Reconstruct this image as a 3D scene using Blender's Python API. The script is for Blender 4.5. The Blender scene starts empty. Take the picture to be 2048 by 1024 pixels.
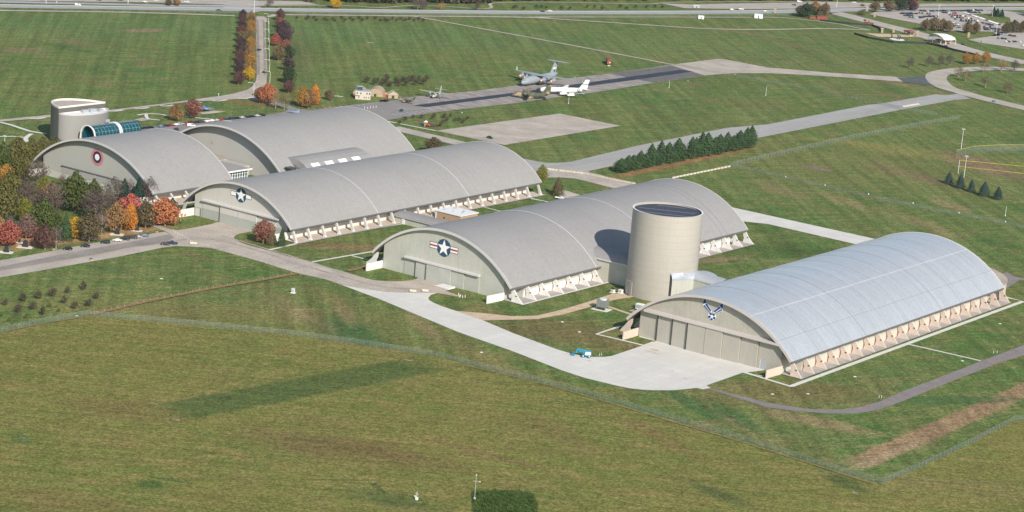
import bpy, bmesh, math, random
import numpy as np
from mathutils import Vector, Matrix
random.seed(7)
scene = bpy.context.scene
COL = scene.collection
# ------------------------------------------------------------------ camera, sky, sun, exposure
CAM = (669.367, -694.894, 287.604)
YAW, PITCH, ROLL, FPX = -0.629649, 0.232495, 0.0808392, 4431.45
def axes():
    f = Vector((math.sin(YAW)*math.cos(PITCH), math.cos(YAW)*math.cos(PITCH), -math.sin(PITCH)))
    r = Vector((math.cos(YAW), -math.sin(YAW), 0)); u = r.cross(f)
    return r*math.cos(ROLL)+u*math.sin(ROLL), -r*math.sin(ROLL)+u*math.cos(ROLL), f
AR, AU, AF = axes()
cd = bpy.data.cameras.new('camera'); cam = bpy.data.objects.new('camera', cd); COL.objects.link(cam)
cam.matrix_world = Matrix(((AR.x, AU.x, -AF.x, CAM[0]), (AR.y, AU.y, -AF.y, CAM[1]), (AR.z, AU.z, -AF.z, CAM[2]), (0, 0, 0, 1)))
cd.sensor_width = 36; cd.lens = FPX*36/2048; cd.clip_start = 1; cd.clip_end = 30000
scene.camera = cam
SUN_AZ, SUN_EL = math.radians(30), math.radians(31)      # sun stands to the right (+x), 30 degrees towards the camera side (-y)
w = bpy.data.worlds.new('World'); scene.world = w; w.use_nodes = True
nt = w.node_tree; bg = nt.nodes['Background']; sky = nt.nodes.new('ShaderNodeTexSky')
sky.sky_type = 'NISHITA'; sky.sun_disc = False; sky.sun_elevation = SUN_EL; sky.sun_rotation = math.radians(120)
sky.air_density = 1.1; sky.dust_density = .6
nt.links.new(sky.outputs[0], bg.inputs[0]); bg.inputs[1].default_value = 0.10
sd = bpy.data.lights.new('sun', 'SUN'); sun = bpy.data.objects.new('sun', sd); COL.objects.link(sun)
sd.energy = 4.6; sd.angle = math.radians(0.5); sd.color = (1.0, 0.925, 0.81)
sv = Vector((math.cos(SUN_AZ)*math.cos(SUN_EL), -math.sin(SUN_AZ)*math.cos(SUN_EL), math.sin(SUN_EL)))
sun.rotation_euler = sv.to_track_quat('Z', 'Y').to_euler(); sun.location = (0, 0, 500)
scene.view_settings.view_transform = 'Standard'; scene.view_settings.look = 'None'
scene.view_settings.exposure = 0.32; scene.view_settings.gamma = 1.0
scene.render.resolution_x = 1024; scene.render.resolution_y = 512

def at(px, py, z=0.0):
    """place on level z seen at photo pixel (px, py)"""
    d = AF + AR*((px-1024)/FPX) - AU*((py-512)/FPX)
    t = (z-CAM[2])/d.z
    return Vector((CAM[0]+d.x*t, CAM[1]+d.y*t, z))
def Z(o, s, pts): return [(o[0]+a/s, o[1]+b/s) for a, b in pts]
# ------------------------------------------------------------------ materials
def srgb(r, g, b):
    f = lambda v: (v/255/12.92) if v/255 <= .04045 else ((v/255+.055)/1.055)**2.4
    return (f(r), f(g), f(b))
MATS = {}
def mat(name, col, rough=.8, metal=0., vary=.0, scale=1.0, stretch=(1, 1, 1), rot=0., col2=None, grain=0., gscale=3., spec=.3):
    if name in MATS: return MATS[name]
    m = bpy.data.materials.new(name); m.use_nodes = True; MATS[name] = m
    n = m.node_tree.nodes; l = m.node_tree.links; b = n['Principled BSDF']
    b.inputs['Roughness'].default_value = rough; b.inputs['Metallic'].default_value = metal
    b.inputs['Specular IOR Level'].default_value = spec
    b.inputs['Base Color'].default_value = (*col, 1)
    if vary or col2:
        g = n.new('ShaderNodeNewGeometry'); mp = n.new('ShaderNodeMapping'); l.new(g.outputs['Position'], mp.inputs[0])
        mp.inputs['Scale'].default_value = stretch; mp.inputs['Rotation'].default_value = (0, 0, rot)
        nz = n.new('ShaderNodeTexNoise'); nz.inputs['Scale'].default_value = scale; nz.inputs['Detail'].default_value = 5; nz.inputs['Roughness'].default_value = .6
        l.new(mp.outputs[0], nz.inputs['Vector'])
        cr = n.new('ShaderNodeValToRGB'); cr.color_ramp.elements[0].position = .33; cr.color_ramp.elements[1].position = .67
        c2 = col2 if col2 else tuple(min(1, c*(1+vary)) for c in col)
        c1 = col if col2 else tuple(c*(1-vary) for c in col)
        cr.color_ramp.elements[0].color = (*c1, 1); cr.color_ramp.elements[1].color = (*c2, 1)
        l.new(nz.outputs[0], cr.inputs[0]); out = cr.outputs[0]
        if grain:
            ng = n.new('ShaderNodeTexNoise'); ng.inputs['Scale'].default_value = gscale; ng.inputs['Detail'].default_value = 2
            l.new(g.outputs['Position'], ng.inputs['Vector'])
            mr = n.new('ShaderNodeMapRange'); mr.inputs[1].default_value = .3; mr.inputs[2].default_value = .7
            mr.inputs[3].default_value = 1-grain; mr.inputs[4].default_value = 1+grain; l.new(ng.outputs[0], mr.inputs[0])
            mx = n.new('ShaderNodeVectorMath'); mx.operation = 'SCALE'; l.new(out, mx.inputs[0]); l.new(mr.outputs[0], mx.inputs['Scale']); out = mx.outputs[0]
        l.new(out, b.inputs['Base Color'])
    return m
def NODE(m): return m.node_tree.nodes, m.node_tree.links
def speckle(m, vec_in, P, cells):
    """multiply a colour by small random tufts: cells = [(size in m, amount)]"""
    n, l = NODE(m); out = vec_in
    for i, (sz_, am) in enumerate(cells):
        nz = n.new('ShaderNodeTexNoise'); nz.inputs['Scale'].default_value = .9/sz_; nz.inputs['Detail'].default_value = 1; l.new(P, nz.inputs['Vector'])
        ma = n.new('ShaderNodeVectorMath'); ma.operation = 'MULTIPLY_ADD'; ma.inputs[1].default_value = (sz_*1.6,)*3; l.new(nz.outputs['Color'], ma.inputs[0]); l.new(P, ma.inputs[2])
        ro = n.new('ShaderNodeVectorRotate'); ro.rotation_type = 'Z_AXIS'; ro.inputs['Angle'].default_value = .37+i; l.new(ma.outputs[0], ro.inputs[0])
        sn = n.new('ShaderNodeVectorMath'); sn.operation = 'SNAP'; sn.inputs[1].default_value = (sz_, sz_, sz_*3); l.new(ro.outputs[0], sn.inputs[0])
        wn = n.new('ShaderNodeTexWhiteNoise'); wn.noise_dimensions = '3D'; l.new(sn.outputs[0], wn.inputs['Vector'])
        mr = n.new('ShaderNodeMapRange'); mr.inputs[3].default_value = 1-am; mr.inputs[4].default_value = 1+am; l.new(wn.outputs['Value'], mr.inputs[0])
        sc = n.new('ShaderNodeVectorMath'); sc.operation = 'SCALE'; l.new(out, sc.inputs[0]); l.new(mr.outputs[0], sc.inputs['Scale']); out = sc.outputs[0]
    return out
def joints(m, size, dark, rot=0., w_=.02):
    n, l = NODE(m); b = n['Principled BSDF']; src = b.inputs['Base Color'].links[0].from_socket
    g = n.new('ShaderNodeNewGeometry'); vr = n.new('ShaderNodeVectorRotate'); vr.rotation_type = 'Z_AXIS'; vr.inputs['Angle'].default_value = rot; l.new(g.outputs['Position'], vr.inputs[0])
    br = n.new('ShaderNodeTexBrick'); br.offset = 0; br.inputs['Scale'].default_value = 1/size; br.inputs['Brick Width'].default_value = 1; br.inputs['Row Height'].default_value = 1; br.inputs['Mortar Size'].default_value = w_; br.inputs['Mortar Smooth'].default_value = .2
    br.inputs['Color1'].default_value = (1, 1, 1, 1); br.inputs['Color2'].default_value = (.93, .93, .93, 1); br.inputs['Mortar'].default_value = (dark, dark, dark, 1); l.new(vr.outputs[0], br.inputs[0])
    mm_ = n.new('ShaderNodeVectorMath'); mm_.operation = 'MULTIPLY'; l.new(src, mm_.inputs[0]); l.new(br.outputs[0], mm_.inputs[1]); l.new(mm_.outputs[0], b.inputs['Base Color'])
PATCHES_G = []   # filled below: soft patches of other-coloured turf

def grass_mat(name, greens, tan, tan_amt, mow, mow_rot, patches=(), grain=.28, stripe=None):
    m = bpy.data.materials.new(name); m.use_nodes = True; n, l = NODE(m); b = n['Principled BSDF']
    b.inputs['Roughness'].default_value = 1; b.inputs['Specular IOR Level'].default_value = .05
    g = n.new('ShaderNodeNewGeometry'); P = g.outputs['Position']
    def noise(scale, det=4, stretch=None, rot=0, rough=.55, dist=0):
        v = P
        if stretch:
            mp = n.new('ShaderNodeVectorRotate'); mp.rotation_type = 'Z_AXIS'; mp.inputs['Angle'].default_value = rot; l.new(P, mp.inputs[0])
            sc = n.new('ShaderNodeVectorMath'); sc.operation = 'MULTIPLY'; sc.inputs[1].default_value = stretch; l.new(mp.outputs[0], sc.inputs[0]); v = sc.outputs[0]
        t = n.new('ShaderNodeTexNoise'); t.inputs['Scale'].default_value = scale; t.inputs['Detail'].default_value = det
        t.inputs['Roughness'].default_value = rough; t.inputs['Distortion'].default_value = dist; l.new(v, t.inputs['Vector']); return t.outputs[0]
    def rng(x, a, c, d=0., e=1.):
        r = n.new('ShaderNodeMapRange'); r.inputs[1].default_value = a; r.inputs[2].default_value = c
        r.inputs[3].default_value = d; r.inputs[4].default_value = e; l.new(x, r.inputs[0]); return r.outputs[0]
    def mix(f, a, c):
        x = n.new('ShaderNodeMix'); x.data_type = 'RGBA'
        if hasattr(f, 'links'): l.new(f, x.inputs[0])
        else: x.inputs[0].default_value = f
        for i, v in ((6, a), (7, c)):
            if hasattr(v, 'links'): l.new(v, x.inputs[i])
            else: x.inputs[i].default_value = (*v, 1)
        return x.outputs[2]
    def mul(a, c):
        x = n.new('ShaderNodeMath'); x.operation = 'MULTIPLY'
        for i, v in ((0, a), (1, c)):
            if hasattr(v, 'links'): l.new(v, x.inputs[i])
            else: x.inputs[i].default_value = v
        return x.outputs[0]
    big = noise(.011, 5, rough=.6, dist=.4)
    c = mix(rng(big, .36, .62), greens[0], greens[1])
    mid = noise(.045, 6, (1, 2.2, 1), mow_rot, .65)
    c = mix(mul(rng(mid, .46, .60), .80), c, greens[2])
    md2 = noise(.13, 5, (.7, 1.5, 1), mow_rot+.5, .7, .5)
    c = mix(mul(rng(md2, .50, .62), .55), c, greens[1])
    c = mix(mul(rng(md2, .50, .38), .45), c, greens[3])
    st = noise(.30, 3, (.08, 1, 1), mow_rot, .6)
    c = mix(mul(rng(st, .45, .62), mow), c, greens[3])
    # the far lawns run greener and cooler than the dry near ones
    tn = noise(.030, 7, (.6, 1.6, 1), mow_rot, .68, .6)
    c = mix(mul(rng(tn, .56, .72), tan_amt), c, tan)
    wob = n.new('ShaderNodeTexNoise'); wob.inputs['Scale'].default_value = .06; wob.inputs['Detail'].default_value = 5; l.new(P, wob.inputs['Vector'])
    for (x, y, a, bb, rot, col, soft, amt, box) in patches:
        s1 = n.new('ShaderNodeVectorMath'); s1.operation = 'SUBTRACT'; l.new(P, s1.inputs[0]); s1.inputs[1].default_value = (x, y, 0)
        r1 = n.new('ShaderNodeVectorRotate'); r1.rotation_type = 'Z_AXIS'; r1.inputs['Angle'].default_value = -rot; l.new(s1.outputs[0], r1.inputs[0])
        d1 = n.new('ShaderNodeVectorMath'); d1.operation = 'MULTIPLY'; d1.inputs[1].default_value = (1/a, 1/bb, 0); l.new(r1.outputs[0], d1.inputs[0])
        if box:
            ab = n.new('ShaderNodeVectorMath'); ab.operation = 'ABSOLUTE'; l.new(d1.outputs[0], ab.inputs[0])
            sx = n.new('ShaderNodeSeparateXYZ'); l.new(ab.outputs[0], sx.inputs[0])
            mxx = n.new('ShaderNodeMath'); mxx.operation = 'MAXIMUM'; l.new(sx.outputs[0], mxx.inputs[0]); l.new(sx.outputs[1], mxx.inputs[1]); dist = mxx.outputs[0]
        else:
            ln = n.new('ShaderNodeVectorMath'); ln.operation = 'LENGTH'; l.new(d1.outputs[0], ln.inputs[0]); dist = ln.outputs['Value']
        ad = n.new('ShaderNodeMath'); ad.operation = 'MULTIPLY_ADD'; l.new(wob.outputs[0], ad.inputs[0]); ad.inputs[1].default_value = soft*2.0; l.new(dist, ad.inputs[2])
        f = rng(ad.outputs[0], 1+soft*1.6, 1+soft*.2-soft*.4)
        c = mix(mul(f, amt), c, col)
    gr = noise(1.9, 3, rough=.85); gr2 = noise(.45, 4, (.5, 1.5, 1), mow_rot, .75)
    k = mul(rng(gr, .32, .68, 1-grain*1.35, 1+grain*1.35), rng(gr2, .32, .68, 1-grain*.6, 1+grain*.6))
    s1_ = noise(.34, 4, (.05, 1, 1), mow_rot, .65, .25); s2_ = noise(1.1, 3, (.04, 1, 1), mow_rot+.06, .7, .2)
    k = mul(k, mul(rng(s1_, .3, .7, .84, 1.16), rng(s2_, .3, .7, .88, 1.12)))
    if stripe: s3_ = noise(.16, 3, (.03, 1, 1), stripe[0], .6, .1); k = mul(k, rng(s3_, .35, .65, 1-stripe[2], 1+stripe[2]))
    sc = n.new('ShaderNodeVectorMath'); sc.operation = 'SCALE'; l.new(c, sc.inputs[0]); l.new(k, sc.inputs['Scale'])
    l.new(speckle(m, sc.outputs[0], P, [(.8, .33), (1.7, .13), (4.0, .04)]), b.inputs['Base Color'])
    return m
def ellp(px, py, rx, ry_, rot=None, col=None, soft=.3, amt=.8, box=0, px2=None):
    """soft turf patch: centre pixel, half axes in metres"""
    p = at(px, py); return (p.x, p.y, rx, ry_, rot or 0., col, soft, amt, box)
def seg_patch(p, q, half, col, soft=.2, amt=.9, box=1):
    a = at(*p); b = at(*q); d = b-a; c = (a+b)/2
    return (c.x, c.y, d.length/2, half, math.atan2(d.y, d.x), col, soft, amt, box)
TAN = (.26, .20, .105); BRN = (.26, .175, .115); DKG = (.048, .115, .042); BRG = (.075, .155, .042); YEL = (.24, .215, .075)
# ------------------------------------------------------------------ mesh helpers
class MB:
    def __init__(s): s.v = []; s.f = []; s.m = []; s.mi = 0
    def add(s, vs, fs, M=None):
        o = len(s.v)
        for v in vs:
            v = Vector(v)
            if M is not None: v = M @ v
            s.v.append(tuple(v))
        for f in fs: s.f.append(tuple(o+i for i in f)); s.m.append(s.mi)
        return s
    def box(s, x0, y0, z0, x1, y1, z1, M=None):
        return s.add([(x0, y0, z0), (x1, y0, z0), (x1, y1, z0), (x0, y1, z0), (x0, y0, z1), (x1, y0, z1), (x1, y1, z1), (x0, y1, z1)],
                     [(0, 3, 2, 1), (4, 5, 6, 7), (0, 1, 5, 4), (1, 2, 6, 5), (2, 3, 7, 6), (3, 0, 4, 7)], M)
    def prism(s, poly, a, b, axis='y', M=None):
        """poly of 2D points extruded from a to b along axis"""
        n = len(poly)
        def P(p, t): return {'y': (p[0], t, p[1]), 'z': (p[0], p[1], t), 'x': (t, p[0], p[1])}[axis]
        vs = [P(p, a) for p in poly]+[P(p, b) for p in poly]
        fs = [tuple(range(n)), tuple(range(2*n-1, n-1, -1))]+[(i, i+n, (i+1) % n+n, (i+1) % n) for i in range(n)]
        return s.add(vs, fs, M)
    def tube(s, p, q, r0, r1=None, n=6, cap=True):
        p = Vector(p); q = Vector(q); r1 = r0 if r1 is None else r1
        d = (q-p); 
        if d.length < 1e-6: return s
        d.normalize(); a = d.orthogonal().normalized(); b = d.cross(a)
        vs = [p+(a*math.cos(t)+b*math.sin(t))*r0 for t in [2*math.pi*i/n for i in range(n)]]+[q+(a*math.cos(t)+b*math.sin(t))*r1 for t in [2*math.pi*i/n for i in range(n)]]
        fs = [(i, (i+1) % n, (i+1) % n+n, i+n) for i in range(n)]
        if cap: fs += [tuple(range(n-1, -1, -1)), tuple(range(n, 2*n))]
        return s.add(vs, fs)
    def loft(s, rings, close=True, cap=True, M=None):
        n = len(rings[0]); vs = [p for r in rings for p in r]; fs = []
        for k in range(len(rings)-1):
            for i in range(n if close else n-1):
                j = (i+1) % n; fs.append((k*n+i, k*n+j, (k+1)*n+j, (k+1)*n+i))
        if cap: fs += [tuple(range(n-1, -1, -1)), tuple((len(rings)-1)*n+i for i in range(n))]
        return s.add(vs, fs, M)
    def mesh(s, name, mats, smooth=False):
        me = bpy.data.meshes.new(name); me.from_pydata(s.v, [], s.f)
        for mt in (mats if isinstance(mats, (list, tuple)) else [mats]): me.materials.append(mt)
        if any(s.m): me.polygons.foreach_set('material_index', s.m)
        bm = bmesh.new(); bm.from_mesh(me); bmesh.ops.recalc_face_normals(bm, faces=bm.faces) if len(s.f) < 3000 else None
        bm.to_mesh(me); bm.free()
        if smooth: me.polygons.foreach_set('use_smooth', [True]*len(me.polygons))
        me.update(); return me
    def build(s, name, mats, parent=None, smooth=False, loc=None, rz=0):
        o = bpy.data.objects.new(name, s.mesh(name, mats, smooth)); COL.objects.link(o)
        if parent: o.parent = parent
        if loc is not None: o.location = loc
        if rz: o.rotation_euler = (0, 0, rz)
        return o
def thing(name, label, cat, loc=(0, 0, 0), rz=0, group=None):
    o = bpy.data.objects.new(name, None); o.empty_display_size = 1; COL.objects.link(o)
    o.location = loc; o.rotation_euler = (0, 0, rz); o['label'] = label; o['category'] = cat
    if group: o['group'] = group
    return o
def tag(o, label, cat, group=None):
    o['label'] = label; o['category'] = cat
    if group: o['group'] = group
    return o
def part(name, me, parent, loc=(0, 0, 0), rz=0):
    o = bpy.data.objects.new(name, me); COL.objects.link(o); o.parent = parent; o.location = loc; o.rotation_euler = (0, 0, rz); return o
def dup(root, loc, rz, label, group=None, scale=None):
    r = root.copy(); COL.objects.link(r); r.location = loc; r.rotation_euler = (0, 0, rz); r['label'] = label
    if group: r['group'] = group
    if scale: r.scale = scale
    for ch in list(root.children):
        c = ch.copy(); COL.objects.link(c); c.parent = r
        for g in ch.children:
            d = g.copy(); COL.objects.link(d); d.parent = c
    return r
ZC = [0]
def zup(z): ZC[0] += 1; return z+.004*ZC[0]
def sheet(name, pts, z, m, kind='structure', label=None):
    """flat sheet on the ground; pts are world xy or photo pixels turned into the ground"""
    if z > 0: z = zup(z)
    me = bpy.data.meshes.new(name); bm = bmesh.new()
    vs = [bm.verts.new((p[0], p[1], z)) for p in pts]; f = bm.faces.new(vs); f.normal_update()
    if f.normal.z < 0: f.normal_flip()
    bmesh.ops.triangulate(bm, faces=[f]); bm.to_mesh(me); bm.free(); me.materials.append(m)
    o = bpy.data.objects.new(name, me); COL.objects.link(o); o['kind'] = kind
    return o
def px(pts, z=0): return [at(x, y, z)[:2] for x, y in pts]
def smooth_line(pts, n=5):
    P = [Vector((p[0], p[1])) for p in pts]; out = []
    for i in range(len(P)-1):
        a = P[max(i-1, 0)]; b = P[i]; c = P[i+1]; d = P[min(i+2, len(P)-1)]
        for k in range(n):
            t = k/n; out.append(.5*((2*b)+(c-a)*t+(2*a-5*b+4*c-d)*t*t+(3*b-a-3*c+d)*t**3))
    out.append(P[-1]); return out
def ribbon(name, pts, width, z, m, n=4, world=False, raw=False):
    P = smooth_line(pts if world else px(pts), n) if n > 1 else [Vector(p) for p in (pts if world else px(pts))]
    z = zup(z)
    L = []; R_ = []
    for i, p in enumerate(P):
        d = (P[min(i+1, len(P)-1)]-P[max(i-1, 0)]).normalized(); nn = Vector((-d.y, d.x))
        ww = width if not callable(width) else width(i/(len(P)-1))
        L.append(p+nn*ww/2); R_.append(p-nn*ww/2)
    vs = [(p.x, p.y, z) for p in L]+[(p.x, p.y, z) for p in R_]; k = len(P)
    b = MB(); b.add(vs, [(i, i+k, i+1+k, i+1) for i in range(k-1)])
    if raw: return b
    o = b.build(name, m); o['kind'] = 'structure'
    return o
# ------------------------------------------------------------------ ground
M_conc = mat('new_concrete', (.64, .62, .58), .9, vary=.045, scale=.06, stretch=(1, .25, 1), rot=.6, grain=.035, gscale=.8)
M_beige = mat('old_concrete', (.46, .405, .345), .9, vary=.16, scale=.06, grain=.16, gscale=.9)
M_lot = mat('lot_paving', (.42, .375, .33), .9, vary=.14, scale=.05, grain=.14, gscale=.9)
M_asph = mat('worn_asphalt', (.27, .245, .225), .9, vary=.16, scale=.07, grain=.18, gscale=.9)
M_lotg = mat('grey_lot_asphalt', (.255, .235, .225), .9, vary=.10, scale=.06, grain=.12, gscale=.9)
M_dark = mat('dark_asphalt', (.105, .105, .115), .9, vary=.25, scale=.08, grain=.2, gscale=.9)
M_stripe = mat('runway_stripe', (.035, .042, .062), .8, vary=.2, scale=.1, grain=.2, gscale=.9)
M_mott = mat('mottled_runway', (.20, .185, .18), .9, col2=(.42, .375, .335), scale=.07, stretch=(1, 3, 1), rot=.55, grain=.12, gscale=.9)
M_mott2 = mat('mottled_dark_apron', (.085, .085, .09), .9, col2=(.20, .185, .175), scale=.12, stretch=(1, 3.5, 1), rot=.2, grain=.15, gscale=.9)
M_taxi = mat('taxiway_grey', (.38, .37, .355), .9, vary=.10, scale=.05, stretch=(1, .2, 1), grain=.12, gscale=.9)
M_hwy = mat('highway_grey', (.36, .36, .36), .9, vary=.08, scale=.05, grain=.1, gscale=.8)
M_path = mat('purple_grey_path', (.235, .205, .20), .9, vary=.12, scale=.15, grain=.12, gscale=.9)
M_grav = mat('tan_gravel', (.55, .42, .29), .95, vary=.14, scale=.2, grain=.15, gscale=1.2)
joints(M_conc, 6.1, .80, 0, .016); joints(M_beige, 6.1, .72, 0, .02); joints(M_taxi, 7.6, .75, -.0, .02); joints(M_mott, 7.6, .75, 0, .02)
M_white = mat('white_paint', (.78, .77, .73), .7)
M_walk = mat('pale_walk', (.66, .64, .58), .9, vary=.08, scale=.3, grain=.08)
M_soil = mat('leaf_litter', (.25, .135, .068), 1, vary=.3, scale=.3, grain=.25, gscale=1.2)
M_litred = mat('red_leaf_litter', (.42, .165, .11), 1, vary=.25, scale=.4, grain=.25, gscale=1.2)
M_yellow = mat('yellow_road_paint', (.50, .38, .16), .8)

def seg(*a, **k): return seg_patch(*a, **k)
main_patches = [
 seg((175, 620), (862, 698), 9.0, (.19, .18, .055), .5, .6), seg((862, 698), (1330, 818), 6.0, (.18, .18, .055), .5, .5),
 ellp(1750, 330, 190, 75, .9, (.19, .175, .065), .5, .45), ellp(1600, 120, 330, 60, .9, (.165, .17, .07), .5, .3), ellp(1300, 240, 160, 30, .9, (.16, .165, .06), .5, .3), ellp(1850, 560, 90, 50, .9, (.17, .165, .06), .5, .35),
 ellp(760, 650, 120, 26, .0, (.17, .165, .06), .5, .35), ellp(500, 60, 500, 90, 1.0, (.105, .18, .066), .5, .4),
 ellp(420, 625, 90, 22, .75, (.19, .175, .065), .5, .8), ellp(980, 720, 60, 8, -.45, (.20, .175, .07), .5, .7), ellp(640, 585, 30, 10, -.3, (.19, .17, .07), .5, .5), ellp(250, 590, 50, 14, .6, (.17, .18, .06), .5, .6),
 ellp(1560, 790, 60, 22, .9, (.19, .165, .07), .5, .7), ellp(1750, 700, 40, 14, .9, (.16, .17, .06), .5, .5), ellp(1480, 850, 50, 8, -.5, (.19, .18, .07), .5, .6),
 seg((1700, 935), (2100, 758), 6.5, (.28, .19, .11), .18, .95), seg((1690, 945), (1850, 880), 3.0, (.33, .25, .15), .4, .7),      # brown ploughed strip by the lower right fence
 ellp(1640, 845, 30, 8, .2, TAN, .3, .75),
 ellp(1900, 800, 42, 7, .95, DKG, .3, .6), ellp(1380, 805, 35, 6, -.5, DKG, .35, .65), ellp(1470, 832, 26, 6, -.5, DKG, .35, .65),
 ellp(1462, 839, 3, 1.6, 0, BRN, .3, .9),
 ellp(690, 655, 30, 14, -.6, DKG, .45, .55), ellp(740, 690, 45, 12, -.5, DKG, .4, .55), ellp(590, 620, 40, 9, -.4, TAN, .5, .5),
 ellp(690, 625, 26, 5, -.7, TAN, .4, .6), ellp(850, 655, 30, 5, -.6, TAN, .4, .6), ellp(1600, 550, 5, 4, 0, BRN, .4, .3),
 ellp(1050, 255, 3, 3, 0, BRN, .3, .2),
 ellp(1632, 336, 14, 6, -.2, (.235, .165, .135), .15, .95),               # bare mound
 ellp(1960, 330, 52, 20, -.6, (.215, .150, .098), .35, .85),              # bare infield earth
 ellp(1830, 352, 45, 15, -.3, (.20, .142, .085), .5, .6),
 ellp(1790, 300, 55, 20, .2, YEL, .5, .55), ellp(1660, 280, 50, 12, .6, YEL, .5, .4),
 ellp(1900, 410, 26, 8, -.5, TAN, .4, .7), ellp(1690, 402, 34, 9, -.5, TAN, .4, .55), ellp(1560, 380, 34, 12, -.5, TAN, .4, .5),
 ellp(1850, 450, 40, 10, -.5, TAN, .4, .55), ellp(1640, 340, 18, 6, -.3, BRG, .4, .2),
 ellp(1575, 500, 40, 20, 1., (.050, .095, .030), .5, .6), ellp(1430, 520, 26, 5, 1.3, BRN, .4, .75),
 seg((1216, 357), (1512, 293), 5.0, (.27, .15, .078), .25, .85),          # fallen needles in front of the pines
 seg((250, 62), (330, 60), 9, (.24, .17, .115), .4, .8), seg((0, 98), (90, 103), 12, (.20, .16, .09), .5, .75),
 ellp(150, 85, 20, 12, 0, (.20, .15, .09), .5, .6), ellp(285, 122, 16, 7, 0, (.20, .15, .09), .5, .6), ellp(200, 165, 30, 8, 0, (.17, .14, .075), .5, .5),
 ellp(270, 140, 16, 12, 0, DKG, .5, .5), ellp(130, 95, 40, 10, 0, DKG, .5, .4),
 seg((605, 150), (600, 55), 10, (.125, .145, .06), .4, .6), seg((735, 85), (748, 85), 2.5, (.40, .36, .24), .2, .9),
 ellp(730, 180, 60, 12, .3, (.15, .15, .06), .5, .6), ellp(1120, 205, 25, 5, .2, (.19, .15, .07), .4, .7),
 ellp(1540, 72, 60, 5, .3, (.25, .17, .10), .4, .7), ellp(1590, 92, 40, 10, 0, (.20, .15, .085), .5, .6), ellp(1700, 85, 60, 6, -.1, (.19, .15, .08), .4, .5),
 seg((1740, 157), (1900, 188), 10, (.22, .15, .09), .4, .7), ellp(1500, 210, 40, 9, .4, (.18, .135, .065), .5, .6),
 ellp(1800, 195, 50, 9, -.3, (.20, .14, .08), .5, .6), ellp(1660, 172, 25, 6, -.3, (.19, .13, .09), .5, .5),
 ellp(560, 190, 22, 18, 0, (.17, .145, .06), .5, .6), ellp(640, 212, 30, 7, .3, (.20, .155, .06), .4, .8), ellp(500, 207, 26, 9, .3, (.20, .14, .06), .4, .8),
 ellp(420, 240, 30, 10, .5, (.15, .14, .055), .5, .5), ellp(700, 495, 30, 10, .9, (.22, .155, .08), .4, .8), ellp(600, 485, 40, 8, .9, (.14, .12, .05), .5, .6),
 ellp(570, 455, 10, 5, .2, (.30, .18, .085), .3, .8), ellp(1100, 660, 40, 24, .9, (.16, .13, .06), .5, .8), ellp(1240, 690, 30, 10, .3, (.17, .13, .06), .5, .8),
 ellp(1600, 780, 30, 14, .7, (.15, .13, .055), .5, .7), ellp(960, 615, 12, 8, .2, (.19, .14, .07), .4, .5), ellp(905, 585, 14, 5, 0, (.19, .14, .07), .4, .5),
 seg((-10, 502), (335, 452), 7.0, (.36, .24, .13), .35, .8), seg((10, 488), (110, 474), 7.0, (.46, .22, .14), .35, .8), seg((100, 488), (300, 456), 4.0, (.40, .24, .12), .3, .7), ellp(400, 515, 18, 5, 0, (.17, .14, .07), .4, .5), ellp(230, 540, 14, 6, .3, DKG, .3, .5), ellp(380, 560, 10, 12, .3, DKG, .2, .0),
]
G_main = grass_mat('lawn', [(.085, .150, .044), (.137, .170, .056), (.200, .180, .072), (.072, .146, .036)], TAN, .55, .30, -1.10, main_patches, .30, (.80, 0, .17))
sz = 6000
ground = sheet('ground', [(-sz, -sz), (sz, -sz), (sz, sz), (-sz, sz)], 0, G_main)
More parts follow.
